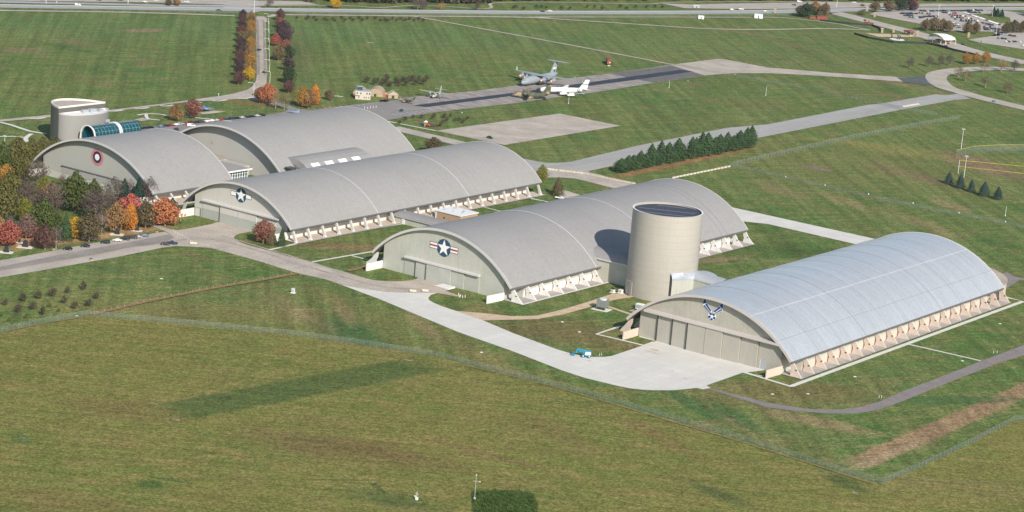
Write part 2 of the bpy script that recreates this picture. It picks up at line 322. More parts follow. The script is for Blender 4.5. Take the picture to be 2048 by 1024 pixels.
# dry mown field in front of the boundary fence
FENCE = [(-40, 674), (90, 645), (175, 631), (400, 652), (560, 668), (700, 686), (862, 711), (1000, 745), (1130, 778), (1320, 833), (1500, 886), (1640, 932), (1700, 950), (1762, 968)]
FENCE2 = [(1762, 968), (1830, 940), (1930, 893), (2033, 840)]
FENCE3 = [(2033, 840), (2080, 846)]
near_patches = [
 seg((335, 826), (858, 727), 12.0, (.082, .116, .038), .13, .85),          # long dark green strip of fresh grass
 ellp(352, 839, 2.2, 1.0, 0, (.36, .27, .21), .2, .9), ellp(48, 876, 2.2, 1.0, 0, (.36, .27, .21), .2, .9),
 ellp(815, 720, 3, 1.2, .3, (.36, .27, .20), .2, .9), ellp(305, 970, 6, 5, .4, (.040, .095, .028), .35, .7), ellp(340, 960, 9, 2, .4, (.045, .09, .028), .35, .5),
 ellp(42, 878, 6, 4, 0, DKG, .4, .5), ellp(1690, 965, 14, 6, -.4, (.06, .098, .032), .4, .7), ellp(1300, 865, 32, 6, -.4, (.195, .145, .06), .4, .65),
 ellp(1110, 860, 26, 9, -.3, (.17, .135, .055), .4, .5), ellp(620, 890, 34, 15, .3, (.155, .115, .05), .5, .6), ellp(770, 905, 34, 12, .2, (.155, .11, .05), .5, .6),
 ellp(240, 820, 24, 12, .4, (.16, .12, .05), .5, .5), ellp(110, 1000, 34, 10, .4, (.19, .135, .055), .4, .5), ellp(680, 960, 12, 1.2, .8, (.055, .09, .035), .3, .7),
 ellp(780, 1000, 22, 8, .3, (.068, .105, .037), .5, .6), ellp(755, 975, 8, 1.4, -.4, (.055, .09, .035), .3, .7), ellp(1430, 985, 20, 5, -.2, (.06, .09, .037), .5, .6),
 ellp(810, 825, 9, 4, .3, (.21, .16, .065), .4, .5), ellp(1840, 960, 60, 3, .66, (.20, .175, .08), .4, .55), ellp(1900, 985, 60, 2, .66, (.20, .175, .08), .4, .45),
 ellp(960, 905, 45, 4, .1, (.19, .13, .06), .5, .5), ellp(640, 845, 26, 6, .3, (.20, .16, .06), .4, .4), ellp(1710, 985, 1.6, 1, 0, (.36, .27, .21), .2, .9),
]
G_near = grass_mat('dry_field', [(.134, .158, .044), (.188, .174, .055), (.236, .188, .074), (.152, .178, .046)], (.215, .165, .070), .45, .45, -.62, near_patches, .30)
fp = px(FENCE)+px(FENCE2[1:]+FENCE3[1:])
a = fp[0]
field = sheet('dry_field', fp+[Vector((900, 300)), Vector((900, -1500)), Vector((-1200, -1500)), Vector((-1200, -300))], .03, G_near)

# paving -------------------------------------------------------------
Zt = .06
apron_edge_low = [(652, 559), (682, 569.5), (762, 599.5), (917, 664.5), (1024, 702), (1124, 741), (1170, 756), (1219, 768), (1261, 777), (1311.5, 780.5), (1349, 780.5), (1394, 776), (1406, 779), (1421, 776)]
sheet('white_apron', px([(682, 569.5), (762, 599.5), (917, 664.5), (1024, 702), (1124, 741), (1170, 756), (1219, 768), (1240, 773), (1261, 777), (1285, 779.6), (1311.5, 780.8), (1349, 780.5), (1394, 776), (1406, 779),
  (1421, 776), (1413, 771), (1484, 746), (1526.5, 741), (1530, 739.6), (1278.5, 671.4), (1278, 674), (1311.5, 682.5), (1286, 691), (1224, 712), (1209, 714), (1184, 714), (1144, 708), (1111.5, 698), (1024, 665.5), (966, 641), (912, 622), (882, 612),
  (868, 606), (858, 600), (856.5, 596), (862, 590), (874.5, 586), (819.5, 586), (774.5, 584.5), (724.5, 577.5)]), Zt, M_conc)
sheet('old_drive', px([(322, 496), (352, 492), (412, 495), (425, 497), (512, 521), (597, 547), (652, 559), (682, 569.5), (724.5, 577.5), (774.5, 584.5), (819.5, 586), (874.5, 586), (922, 594.5),
  (917, 591), (892, 582), (912, 576), (922, 577.6), (837, 556), (830, 559), (822, 561), (806, 562.8), (789.5, 563), (775, 562.8), (762, 562), (746, 560), (732, 557), (687, 543), (622, 525), (574.5, 512), (536, 500.8), (493, 489.4), (480, 484.5), (473.6, 480.6),
  (469, 477.8), (468.3, 475.3), (469.5, 472.5), (473.6, 470), (481, 467.5), (489.4, 465.7), (503.5, 463), (505, 461.5), (436.7, 444), (424.4, 448), (406.8, 451.6), (368, 458.6), (354, 460.4), (340, 458), (300, 446.5), (297, 449), (332.5, 463.5), (345, 470)]), Zt, M_beige)
sheet('lower_lot', px([(-30, 530), (0, 521), (57.5, 511), (175, 488.5), (250, 476), (330, 463.5), (345, 470), (322, 496), (250, 511), (240, 513), (100, 538), (0, 555), (-30, 561)]), Zt, M_lot)
sheet('lot_lane', px([(-30, 542), (0, 534), (122, 509), (250, 486), (338, 469), (350, 474), (330, 486), (250, 497), (185, 511), (0, 542), (-30, 549)]), Zt+.03, M_asph)
ribbon('lot_line', [(-30, 549), (0, 542.5), (185, 511), (300, 491), (332, 486)], .5, Zt+.06, M_yellow, 3)
sheet('gravel_track', px([(912, 622), (960, 626), (1024, 632.5), (1074, 631.5), (1124, 619.5), (1174, 604.5), (1224, 588), (1259, 586), (1282, 591), (1262, 595), (1239, 598), (1209, 604.5), (1174, 616), (1124, 629.5), (1074, 638.5), (1024, 639.5), (966, 641)]), Zt, M_grav)
ribbon('gravel_spur', [(1213, 612), (1236, 620), (1262, 629)], 2.4, Zt, M_grav, 2)
M_wear = mat('worn_track', (.36, .32, .28), .95, vary=.2, scale=.15, stretch=(1, .3, 1), grain=.15)
ribbon('worn_track', [(352, 481), (420, 478), (520, 503), (600, 529), (700, 558), (770, 574), (850, 580)], 2.6, Zt+.02, M_wear, 4)
ribbon('worn_track', [(440, 470), (500, 488), (620, 524), (690, 547)], 1.6, Zt+.02, M_wear, 3)
M_stain = mat('tan_stain', (.52, .46, .37), .95, vary=.15, scale=.5, grain=.12)
for (x_, y_, a_, b_) in ((1302, 704, 4.5, 1.0), (1310, 700, 2.2, 1.4), (1345, 742, 1.2, .5), (1370, 757, 1.4, .5), (1180, 722, 1.5, .4)):
    q = at(x_, y_); sheet('apron_stain', [(q.x+a_*(1+.25*math.sin(3*t+x_))*math.cos(t), q.y+b_*(1+.3*math.sin(5*t))*math.sin(t)) for t in [i*math.pi/9 for i in range(18)]], Zt+.02, M_stain)
M_tline = mat('taxiway_tar_line', (.24, .235, .23), .9)
ribbon('tar_line', [(1070, 325), (1100, 330), (1160, 326), (1300, 296), (1500, 258), (1700, 220), (1880, 192)], .9, Zt+.03, M_tline, 3)
ribbon('tar_line', [(1200, 327), (1350, 297), (1450, 276), (1600, 248), (1800, 210), (1900, 194)], .5, Zt+.03, M_tline, 3)
for x_, y_ in ((1360, 0), (1530, 0), (1745, 0)): pass
def walk(name, pts, wd=1.9, n=1, z=Zt+.02, m=None): return ribbon(name, pts, wd, z, m or M_walk, n)
walk('hangar_walk', [(1308, 684.5), (1286.5, 691), (1193, 668.6), (1240, 653)])
walk('hangar_walk', [(1527, 753), (1486.5, 744.5), (1583.5, 774)])
walk('hangar_walk', [(1486.5, 744.5), (1582, 773), (2046.5, 603), (2012, 595)], 2.6)
walk('hangar_walk', [(1815, 688.5), (1961, 722)], 1.6)
walk('side_walk', [(538, 500.5), (660, 472), (812, 446.5)], 2.0)
walk('side_walk', [(624, 524.5), (742, 504), (748, 502.5)], 1.8); walk('side_walk', [(704, 512), (735, 520)], 1.4)
walk('side_walk', [(1062, 398), (1100, 404.5)], 1.4); walk('side_walk', [(965, 414), (1001, 423)], 1.2); walk('side_walk', [(1060, 396.5), (1095, 404)], 1.4)
sheet('purple_path', px([(1421.5, 777), (1536, 806), (1611, 818), (1650, 820), (1686, 819), (1723.5, 814), (1761, 803), (1811, 781), (1851, 766), (1961, 723), (2060, 686), (2060, 707), (1996, 727), (1893, 767), (1810, 801), (1776, 814), (1748, 822), (1711, 827.5), (1661, 828), (1586, 822), (1536, 815.5), (1414, 777.5)]), Zt-.02, M_path)
walk('purple_path', [(2015, 552), (2050, 560)], 5.5, m=M_path, z=.04)
sheet('rear_road', px([(1380, 400), (1464, 415), (1536, 431), (1748.5, 478), (1760, 490), (1716, 490), (1536, 448.5), (1484, 443), (1380, 445)]), Zt, M_conc)
sheet('rear_road', px([(1995, 588), (2040, 560), (2015, 545), (1960, 560)]), .045, M_path)
# taxiway to the upper right
taxi = px([(1040, 316), (1051.5, 318.5), (1074, 323), (1092, 326), (1111.5, 326.4), (1128, 325.6), (1144, 323.5), (1274, 292), (1399, 267), (1454, 256), (1536, 249), (1736, 210), (1761, 207.5), (1871, 189), (1891, 191), (1918, 187.5), (1941, 198), (1911, 200), (1801, 220), (1621, 255.5), (1509, 277.5), (1211.5, 335), (1190, 340), (1179, 342), (1176, 344), (1160, 347), (1124, 352), (1091, 357), (1075, 350), (1030, 330)])
sheet('taxiway', taxi, Zt, M_taxi)
sheet('pale_drive', px([(1091, 341), (1124, 338.5), (1160, 342), (1176, 344.5), (1199, 350), (1269, 368.5), (1330, 385), (1300, 395), (1229, 377.5), (1174, 363.5), (1150, 357.5), (1124, 355.5), (1098, 355.5), (1110, 350)]), Zt+.02, M_beige)
sheet('pale_drive', px([(1112, 379), (1130, 381), (1165, 392), (1150, 396), (1128, 396)]), Zt, M_beige)
sheet('square_pad', px([(872, 262), (1119, 227.5), (1241, 252), (1009, 290.5)]), Zt, M_beige)
ribbon('behind_road', [(785, 255), (830, 266), (890, 280), (960, 297)], 15, Zt-.01, M_lot, 2)
ribbon('behind_walk', [(775, 243), (800, 248), (872, 262)], 2.2, Zt+.02, M_walk, 1)
# old runway with the parked aircraft
sheet('old_runway', px([(780, 212), (799, 197), (860, 190.5), (949.5, 182.5), (1024, 172.5), (1106, 161), (1219, 147.5), (1341.5, 130), (1434, 118.3), (1449, 119), (1490, 127), (1536, 135.5), (1661, 146), (1791, 154), (1813, 156), (1806, 164), (1686, 155), (1600, 149.5), (1536, 147), (1464, 147), (1424, 150), (1409, 151.5), (1306, 166.5), (1184, 186), (1106, 196), (1024, 207.5), (887, 223), (840, 229)]), Zt, M_mott)
sheet('pale_runway_end', px([(1341.5, 130), (1434, 118.3), (1449, 119), (1490, 127), (1536, 135.5), (1661, 146), (1791, 154), (1813, 156), (1806, 164), (1686, 155), (1600, 149.5), (1536, 147), (1464, 147), (1424, 150), (1409, 151.5)]), Zt+.03, M_beige)
sheet('patched_asphalt', px([(1219, 147.5), (1341.5, 131.5), (1409, 151), (1306.5, 166)]), Zt+.03, M_mott2)
sheet('runway_stripe', px([(826, 211.5), (1024, 186.5), (1249, 155.5), (1361, 140), (1386, 143.5), (1264, 161), (1150, 176), (1024, 192.3), (852, 215)]), Zt+.06, M_stripe)
sheet('visitor_lot', px([(619, 221), (680, 213.5), (747, 205), (799.5, 200), (834.5, 212.5), (874, 224.5), (779, 240), (700, 262), (560, 262), (380, 275), (250, 275), (235, 262), (282, 256), (410, 243.5), (525, 231.5), (560, 226), (577, 221), (571, 216), (500, 200), (502, 195), (560, 203), (585, 214), (600, 219)]), Zt-.01, M_lotg)
sheet('dark_turnoff', px([(1793, 155), (1813, 156), (1853, 152), (1861, 164), (1873, 173), (1806, 164)]), Zt+.05, M_dark)
# entrance avenue
sheet('avenue', px([(511, 33), (513, 110), (513.5, 150), (512, 162), (505, 173), (497, 179), (470, 187), (440, 192.5), (330, 207.5), (215, 221), (87, 231.5), (0, 240), (-20, 242), (-20, 246), (0, 244), (87, 236), (215, 224.5), (370, 205), (467, 199), (500, 198), (512, 196), (503, 190), (508, 185), (516, 180), (527, 174), (533, 168), (534.5, 140), (533, 110), (531, 47), (535, 38), (528, 33)]), Zt, M_lot)
ribbon('avenue_line', [(521, 36), (521.5, 60), (523, 110), (524, 150), (521, 166), (510, 180)], .6, Zt+.04, M_yellow, 3)
for q in ((515.5, .9), (528.5, .9)):
    ribbon('avenue_lane', [(q[0]-1, 40), (q[0]+1, 110), (q[0]+1.5, 150)], 2.2, Zt+.02, M_asph, 2)
walk('lawn_walk', [(0, 245), (24, 251), (60, 263), (92, 268)], 3.0, 2); walk('lawn_walk', [(-10, 274), (25, 273.5), (52, 276)], 2.4, 2)
walk('lawn_walk', [(63, 268), (53, 275), (52, 281), (60, 287), (76, 290)], 3, 3); walk('lawn_walk', [(83, 279), (95, 286)], 1.6)
for i in range(9):
    x0 = 60+i*52; y0 = 237.5-(x0-60)*.098
    if not 84 < x0 < 214: ribbon('scalloped_walk', [(x0, y0), (x0+14, y0+.9), (x0+30, y0-1.6)], 2.6, Zt+.03, M_walk, 2)
walk('lawn_walk', [(370, 233), (395, 236.5), (470, 244)], 2.6); sheet('jet_pad', px([(395, 226), (425, 221.5), (452, 224), (430, 227), (405, 229.5)]), Zt, M_beige)
walk('lawn_walk', [(275, 231), (292, 228.5), (318, 229), (338, 233)], 2.4, 3); walk('lawn_walk', [(292, 229), (296, 238), (320, 241)], 2.4, 3)
sheet('lawn_pad', px([(268, 240), (285, 236), (300, 240), (283, 243)]), Zt, M_beige)
# perimeter service tracks, highway, loop road and lots on the far side
ribbon('service_track', [(-40, 21), (0, 21.5), (250, 25), (400, 29.5), (470, 32)], 6.5, Zt, M_beige, 2)
ribbon('service_track', [(536, 34), (550, 31.5), (569, 30), (824, 32.5), (1024, 34.5), (1100, 36.5)], 6.5, Zt, M_beige, 2)
ribbon('service_track', [(1060, 35), (1274, 49), (1414, 58), (1536, 59.5), (1640, 57.5), (1700, 59), (1741, 60.5)], 5.5, Zt+.01, M_beige, 2)
ribbon('service_track', [(1060, 34.5), (1300, 34.5), (1499, 35), (1560, 35.5), (1621, 41), (1682, 49), (1711, 55.5), (1740, 60)], 4.5, Zt-.01, M_beige, 2)
ribbon('diagonal_track', [(822, 32.5), (850, 37), (1024, 69), (1180, 98), (1349, 130.5)], 4.5, Zt+.01, M_beige, 2)
ribbon('highway', [(-60, 10.5), (0, 12.5), (300, 17), (512, 19.6), (800, 23.2), (1024, 25.2), (1300, 25.4), (1536, 24), (1731, 20), (2100, 17.6)], 24, Zt, M_hwy, 3)
ribbon('highway_shoulder', [(-60, 8.2), (0, 9.7), (300, 14.6), (512, 17.2), (800, 20.6), (1024, 22.8), (1300, 23), (1536, 21.2), (1731, 17.2), (2100, 14.8)], 3, Zt+.03, M_walk, 3)
sheet('side_street', px([(460, 10), (520, 14), (530, 22), (500, 27), (470, 19), (430, 12.5)]), Zt+.02, M_hwy)
ribbon('gate_road', [(1640, 25), (1668, 25.5), (1748, 46), (1839, 69), (1905, 91), (1960, 106.5), (2060, 128)], 27, Zt+.02, M_lot, 3)
ribbon('loop_road', [(2090, 143), (2011, 138), (1960, 138), (1915, 141), (1880, 147.5), (1872, 155), (1877, 165), (1893, 176), (1920, 184), (1961, 196), (2070, 222)], 20, Zt+.04, M_lot, 5)
ribbon('loop_line', [(1915, 142.5), (1883, 149), (1876, 156), (1880, 165), (1895, 175), (1925, 184.5), (1970, 198)], .7, Zt+.07, M_yellow, 5)
sheet('far_car_park', px([(1738, 29), (1752, 24.5), (1800, 23), (1960, 20.8), (2012, 24), (2050, 36), (2060, 66), (1998, 66), (2000, 72), (1980, 73), (1936, 80), (1960, 86), (2060, 101), (2060, 66), (1990, 64), (1890, 62), (1836, 47.5)]), Zt, M_lot)
sheet('far_lawn_island', px([(1932, 29), (1990, 27.5), (2020, 36), (2022, 46), (2000, 48)]), Zt+.04, G_main)
sheet('far_plaza', px([(-60, -14), (360, -8), (520, 2), (600, 3), (640, 10), (480, 12), (440, 9.5), (300, 5.5), (0, 2), (-60, 0)]), Zt, M_lot)
ribbon('frontage_road', [(-40, 3.5), (200, 8.5), (340, 12), (470, 12.5)], 13, Zt+.03, M_hwy, 2)
sheet('far_plaza', px([(1320, 7), (1380, 9.5), (1440, 8), (1536, 6.5), (1660, 4.2), (1800, 8), (2060, 7), (2060, 12.5), (1760, 14.5), (1640, 17.5), (1500, 19), (1405, 17.5), (1370, 17)]), Zt, M_lot)
ribbon('cycle_path', [(470, 13.5), (520, 12), (700, 12.5), (740, 15.5), (770, 15.2), (820, 12), (880, 13), (940, 17), (975, 17.5), (983, 14.5), (980, 10), (990, 6.5), (1050, 5), (1150, 5.5), (1290, 8.5), (1340, 5.5), (1480, 4), (1640, 3.8)], 3.6, Zt+.01, M_beige, 4)
sheet('memorial_plaza', px([(1729, 66.5), (1745, 67.5), (1800, 69.5), (1850, 76), (1828, 74.5), (1790, 75), (1757, 74.5)]), Zt, M_grav)
sheet('far_side_road', px([(2060, 30), (2010, 22), (1995, 24), (2040, 40), (2060, 46)]), Zt+.02, M_lot)
# ------------------------------------------------------------------ hangars
def panel_mat(name, col, v=.06, sx=.8, rough=.55, spec=.35):
    m = bpy.data.materials.new(name); m.use_nodes = True; n, l = NODE(m); b = n['Principled BSDF']
    b.inputs['Roughness'].default_value = rough; b.inputs['Specular IOR Level'].default_value = spec
    g = n.new('ShaderNodeNewGeometry')
    mp = n.new('ShaderNodeMapping'); mp.inputs['Scale'].default_value = (sx, sx, .06); l.new(g.outputs['Position'], mp.inputs[0])
    a = n.new('ShaderNodeTexNoise'); a.inputs['Scale'].default_value = 1.4; a.inputs['Detail'].default_value = 4; l.new(mp.outputs[0], a.inputs['Vector'])
    c = n.new('ShaderNodeTexNoise'); c.inputs['Scale'].default_value = .14; c.inputs['Detail'].default_value = 5; l.new(g.outputs['Position'], c.inputs['Vector'])
    d = n.new('ShaderNodeTexNoise'); d.inputs['Scale'].default_value = 1.1; d.inputs['Detail'].default_value = 2; l.new(g.outputs['Position'], d.inputs['Vector'])
    s1 = n.new('ShaderNodeMath'); s1.operation = 'ADD'; l.new(a.outputs[0], s1.inputs[0]); l.new(c.outputs[0], s1.inputs[1])
    s2 = n.new('ShaderNodeMath'); s2.operation = 'ADD'; l.new(s1.outputs[0], s2.inputs[0]); l.new(d.outputs[0], s2.inputs[1])
    r = n.new('ShaderNodeMapRange'); r.inputs[1].default_value = 1.1; r.inputs[2].default_value = 1.9; r.inputs[3].default_value = 1-v; r.inputs[4].default_value = 1+v; l.new(s2.outputs[0], r.inputs[0])
    sc = n.new('ShaderNodeVectorMath'); sc.operation = 'SCALE'; sc.inputs[0].default_value = col; l.new(r.outputs[0], sc.inputs['Scale']); l.new(sc.outputs[0], b.inputs['Base Color'])
    return m
def roof_mat(name, col, metal, rough, v, streak, spec=.4):
    m = bpy.data.materials.new(name); m.use_nodes = True; n, l = NODE(m); b = n['Principled BSDF']
    b.inputs['Roughness'].default_value = rough; b.inputs['Metallic'].default_value = metal; b.inputs['Specular IOR Level'].default_value = spec
    g = n.new('ShaderNodeNewGeometry')
    def nz(scale, stretch, det=4):
        mp = n.new('ShaderNodeMapping'); mp.inputs['Scale'].default_value = stretch; l.new(g.outputs['Position'], mp.inputs[0])
        a = n.new('ShaderNodeTexNoise'); a.inputs['Scale'].default_value = scale; a.inputs['Detail'].default_value = det; l.new(mp.outputs[0], a.inputs['Vector']); return a.outputs[0]
    a = nz(.5, (.04, 1, .04), 6); c = nz(.03, (1, 1, 1), 5); d = nz(1.2, (1, 1, 1), 2)
    def sc_(x, k):
        q = n.new('ShaderNodeMath'); q.operation = 'MULTIPLY_ADD'; q.inputs[1].default_value = k; q.inputs[2].default_value = -.5*k; l.new(x, q.inputs[0]); return q.outputs[0]
    def add(x, y):
        q = n.new('ShaderNodeMath'); q.operation = 'ADD'; l.new(x, q.inputs[0])
        if hasattr(y, 'links'): l.new(y, q.inputs[1])
        else: q.inputs[1].default_value = y
        return q.outputs[0]
    k = add(add(add(sc_(a, streak), sc_(c, v)), sc_(d, v*1.2)), 1.0)
    sc = n.new('ShaderNodeVectorMath'); sc.operation = 'SCALE'; sc.inputs[0].default_value = col; l.new(k, sc.inputs['Scale']); l.new(speckle(m, sc.outputs[0], g.outputs['Position'], [(.7, .055), (1.8, .02)]), b.inputs['Base Color'])
    return m
R_old = roof_mat('grey_membrane_roof', (.292, .286, .280), .0, .75, .12, .14)
R_mid = roof_mat('mid_grey_membrane_roof', (.278, .273, .272), .0, .75, .12, .14)
R_new = roof_mat('silver_metal_roof', (.61, .635, .665), .5, .40, .07, .36)
M_seamd = mat('dark_seam', (.20, .21, .22), .6); M_seaml = mat('light_seam', (.62, .64, .66), .5)
M_fasc = panel_mat('pale_fascia', (.54, .53, .525), .04); M_fascp = panel_mat('pinkish_fascia', (.52, .48, .455), .04)
M_soff_shade = mat('dark_soffit_shade', (.12, .12, .125), .9)  # soffit colour, also laid on walls to paint in their shade
W_old = panel_mat('grey_cladding', (.41, .405, .38), .04); W_oldl = panel_mat('pale_grey_lower_cladding', (.50, .49, .455), .04); W_oldd = panel_mat('grey_door_cladding', (.36, .355, .34), .04)
W_cr = panel_mat('cream_cladding', (.53, .515, .475), .04); W_sage = panel_mat('sage_lower_cladding', (.375, .395, .365), .03)
W_h3 = panel_mat('sage_cladding', (.455, .46, .41), .10); W_h3d = panel_mat('sage_door_cladding', (.415, .425, .39), .09)
W_h4 = panel_mat('stone_grey_cladding', (.40, .385, .335), .12); W_h4d = panel_mat('stone_grey_door_cladding', (.385, .37, .325), .07)
M_cream = panel_mat('cream_concrete', (.68, .645, .60), .05); M_pink = panel_mat('pinkish_concrete', (.60, .50, .43), .05)
M_fincol = panel_mat('weathered_strut', (.50, .485, .47), .05)
M_whiteconc = panel_mat('white_concrete', (.70, .68, .65), .05)
M_slab = mat('fin_slab', (.40, .37, .35), .9, vary=.15, scale=.3, grain=.15)
M_slabt = mat('rusty_fin_slab', (.50, .40, .31), .9, col2=(.62, .56, .49), scale=.25, grain=.12)
M_gap = mat('dark_gap', (.05, .05, .05), .9); M_doorg = mat('grey_steel_door', (.36, .38, .42), .5)
M_blue = mat('insignia_navy', (.030, .075, .135), .5, vary=.15, scale=.8); M_red = mat('insignia_red', (.42, .045, .05), .5); M_pred = mat('faded_insignia_red', (.50, .19, .21), .7)
M_dnavy = mat('insignia_dark_navy', (.02, .03, .075), .5); M_emb = mat('emblem_blue', (.008, .06, .23), .4); M_wh = mat('insignia_white', (.80, .80, .80), .5)
M_outl = mat('insignia_outline', (.06, .05, .06), .6)
def arc_pts(We, ze, za, n=40, dr=0.):
    s = za-ze; R = (We*We+s*s)/(2*s); zc = za-R; a = math.asin(We/R)
    return [((R+dr)*math.sin(-a+2*a*i/n), zc+(R+dr)*math.cos(-a+2*a*i/n)) for i in range(n+1)], R, zc
def flat(poly, y, d=.12):  # raised emblem piece on a -y facing wall
    return MB().prism(poly, y, y-d)
def star(cx, cz, r, k=.4, rot=0): return [(cx+(r if i % 2 == 0 else r*k)*math.sin(math.pi*i/5+rot), cz+(r if i % 2 == 0 else r*k)*math.cos(math.pi*i/5+rot)) for i in range(10)]
def disc(cx, cz, r, n=40): return [(cx+r*math.cos(2*math.pi*i/n), cz+r*math.sin(2*math.pi*i/n)) for i in range(n)]
def rect(x0, z0, x1, z1): return [(x0, z0), (x1, z0), (x1, z1), (x0, z1)]
def hangar(name, label, xc, y0, y1, We, ze, za, Ww, yw, yb, roofm, wallm, lowm, low_h, sidem, sidelow, sidelow_h, fascm, seams_y, seams_l, thick=1.15, sw=None, bay=0.):
    h = thing(name, label, 'hangar', (xc, yw, 0))
    L = lambda y: y-yw
    out, R, zc = arc_pts(We, ze, za, 56); inn, _, _ = arc_pts(We, ze, za, 56, -thick)
    a, b = L(y0), L(y1)
    sh = MB(); ring = out+inn[::-1]; n = len(out)
    vs = [(p[0], a, p[1]) for p in out]+[(p[0], b, p[1]) for p in out]
    sh.add(vs, [(i, i+1, n+i+1, n+i) for i in range(n-1)])
    sh.build('roof', roofm, h, smooth=True)
    so = MB(); vs = [(p[0], a+.1, p[1]) for p in inn]+[(p[0], b-.1, p[1]) for p in inn]
    so.add(vs, [(i, n+i, n+i+1, i+1) for i in range(n-1)]); so.build('soffit', M_soff_shade, h, smooth=True)
    for nm, ya, yb_ in (('fascia', a-.35, a), ('fascia', b, b+.35)):
        o2, _, _ = arc_pts(We+.1, ze, za, 56, .18); m_ = MB(); k = len(o2)
        vs = [(p[0], ya, p[1]) for p in o2]+[(p[0], yb_, p[1]) for p in o2]+[(p[0], ya, p[1]) for p in inn]+[(p[0], yb_, p[1]) for p in inn]
        fs = [(i, i+1, k+i+1, k+i) for i in range(k-1)]+[(2*k+i, 3*k+i, 3*k+i+1, 2*k+i+1) for i in range(k-1)]+[(i, 2*k+i, 2*k+i+1, i+1) for i in range(k-1)]+[(k+i, k+i+1, 3*k+i+1, 3*k+i) for i in range(k-1)]
        m_.add(vs, fs); m_.build(nm, fascm, h)
    for sx in (-1, 1):
        m_ = MB(); x = sx*We; m_.box(min(x, x-sx*.7), a, ze-thick, max(x, x-sx*.7), b, ze-.02); m_.build('eave_edge', M_soff_shade, h)
    for (ys, wd, m_s) in seams_y:
        q = MB(); o1, _, _ = arc_pts(We, ze, za, 56, .10); o0, _, _ = arc_pts(We, ze, za, 56, .0); k = len(o1); y = L(ys)
        q.add([(p[0], y-wd/2, p[1]) for p in o1]+[(p[0], y+wd/2, p[1]) for p in o1]+[(p[0], y-wd/2, p[1]) for p in o0]+[(p[0], y+wd/2, p[1]) for p in o0],
              [(i, i+1, k+i+1, k+i) for i in range(k-1)]+[(i, 2*k+i, 2*k+i+1, i+1) for i in range(k-1)]+[(k+i, k+i+1, 3*k+i+1, 3*k+i) for i in range(k-1)])
        q.build('roof_seam', m_s, h)
    for (xs, wd, m_s) in seams_l:
        q = MB(); z_ = zc+math.sqrt(R*R-xs*xs); sl = -xs/math.sqrt(R*R-xs*xs)
        q.add([(xs-wd/2, a, z_-sl*wd/2+.12), (xs+wd/2, a, z_+sl*wd/2+.12), (xs+wd/2, b, z_+sl*wd/2+.12), (xs-wd/2, b, z_-sl*wd/2+.12)], [(0, 1, 2, 3)]); q.build('roof_seam', m_s, h)
    # end walls
    zin = lambda x: zc+math.sqrt(max((R-thick)**2-x*x, 0))-.05
    xs = [-Ww+2*Ww*i/48 for i in range(49)]
    for nm, y, dy in (('front_wall', 0, .5), ('rear_wall', L(yb), -.5)):
        poly = [(-Ww, low_h), (Ww, low_h)]+[(x, zin(x)) for x in xs[::-1]]
        MB().prism(poly, y, y+dy).build(nm, wallm, h)
        MB().box(-Ww, min(y, y+dy), .0, Ww, max(y, y+dy), low_h-.02).build('lower_wall', lowm, h)
    for sx in (-1, 1):
        xw = sw or Ww; x = sx*xw; x2 = x-sx*.5
        MB().box(min(x, x2), .5+bay, sidelow_h, max(x, x2), L(yb)-.5-bay, zin(xw)).build('side_wall', sidem, h)
        x3 = x+sx*.15
        MB().box(min(x3, x2), .5+bay, 0, max(x3, x2), L(yb)-.5-bay, sidelow_h).build('side_base_wall', sidelow, h)
        if bay:
            xi = sx*(Ww-.5)
            for ya, yb_ in ((.5, .5+bay), (L(yb)-.5-bay, L(yb)-.5)): MB().box(min(xi, sx*Ww), ya, 0, max(xi, sx*Ww), yb_, zin(Ww)).build('recess_wall', sidem, h)
            for ya in (.5+bay, L(yb)-.9-bay): MB().box(min(sx*Ww, x2), ya, 0, max(sx*Ww, x2), ya+.4, zin(xw)).build('recess_wall', sidem, h)
    return h, L, zin, R, zc
def fin_plate(h, Ww, We, ze, tip, ys, m, L, sides=(1, -1), skip=lambda s, y: False):
    for sx in sides:
        b = MB()
        poly = [(We-8.0, ze+2.4), (We-.6, ze-.6), (We-.2, ze-1.3), (We+1.9, 3.9), (tip-.5, 1.0), (tip, .35), (tip, 0), (Ww+2.6, 0), (Ww+3.4, .8), (Ww+4.4, 2.6), (Ww+2.6, 4.6), (Ww+.2, ze+1.2), (Ww-.3, ze+2.6)]
        poly = [(45.3, 7.6), (45.9, 7.7), (We-.2, ze-1.1), (We+2.0, 3.7), (tip-.45, .9), (tip, .4), (tip, 0), (46.1, 0), (45.9, .8), (46.5, 2.8), (45.6, 5.0)]
        poly = [(sx*p[0], p[1]) for p in poly]
        if sx < 0: poly = poly[::-1]
        b.prism(poly, -.28, .28); me = b.mesh('buttress', m)
        c = MB().box(sx*(We+1.4)-.35, -.45, 3.4, sx*(We+1.4)+.5, .45, 3.9).mesh('hinge', M_gap)
        for y in ys:
            if skip(sx, y): continue
            o = part('buttress', me, h, (0, L(y), 0))
            if sx > 0: part('hinge', c, o)
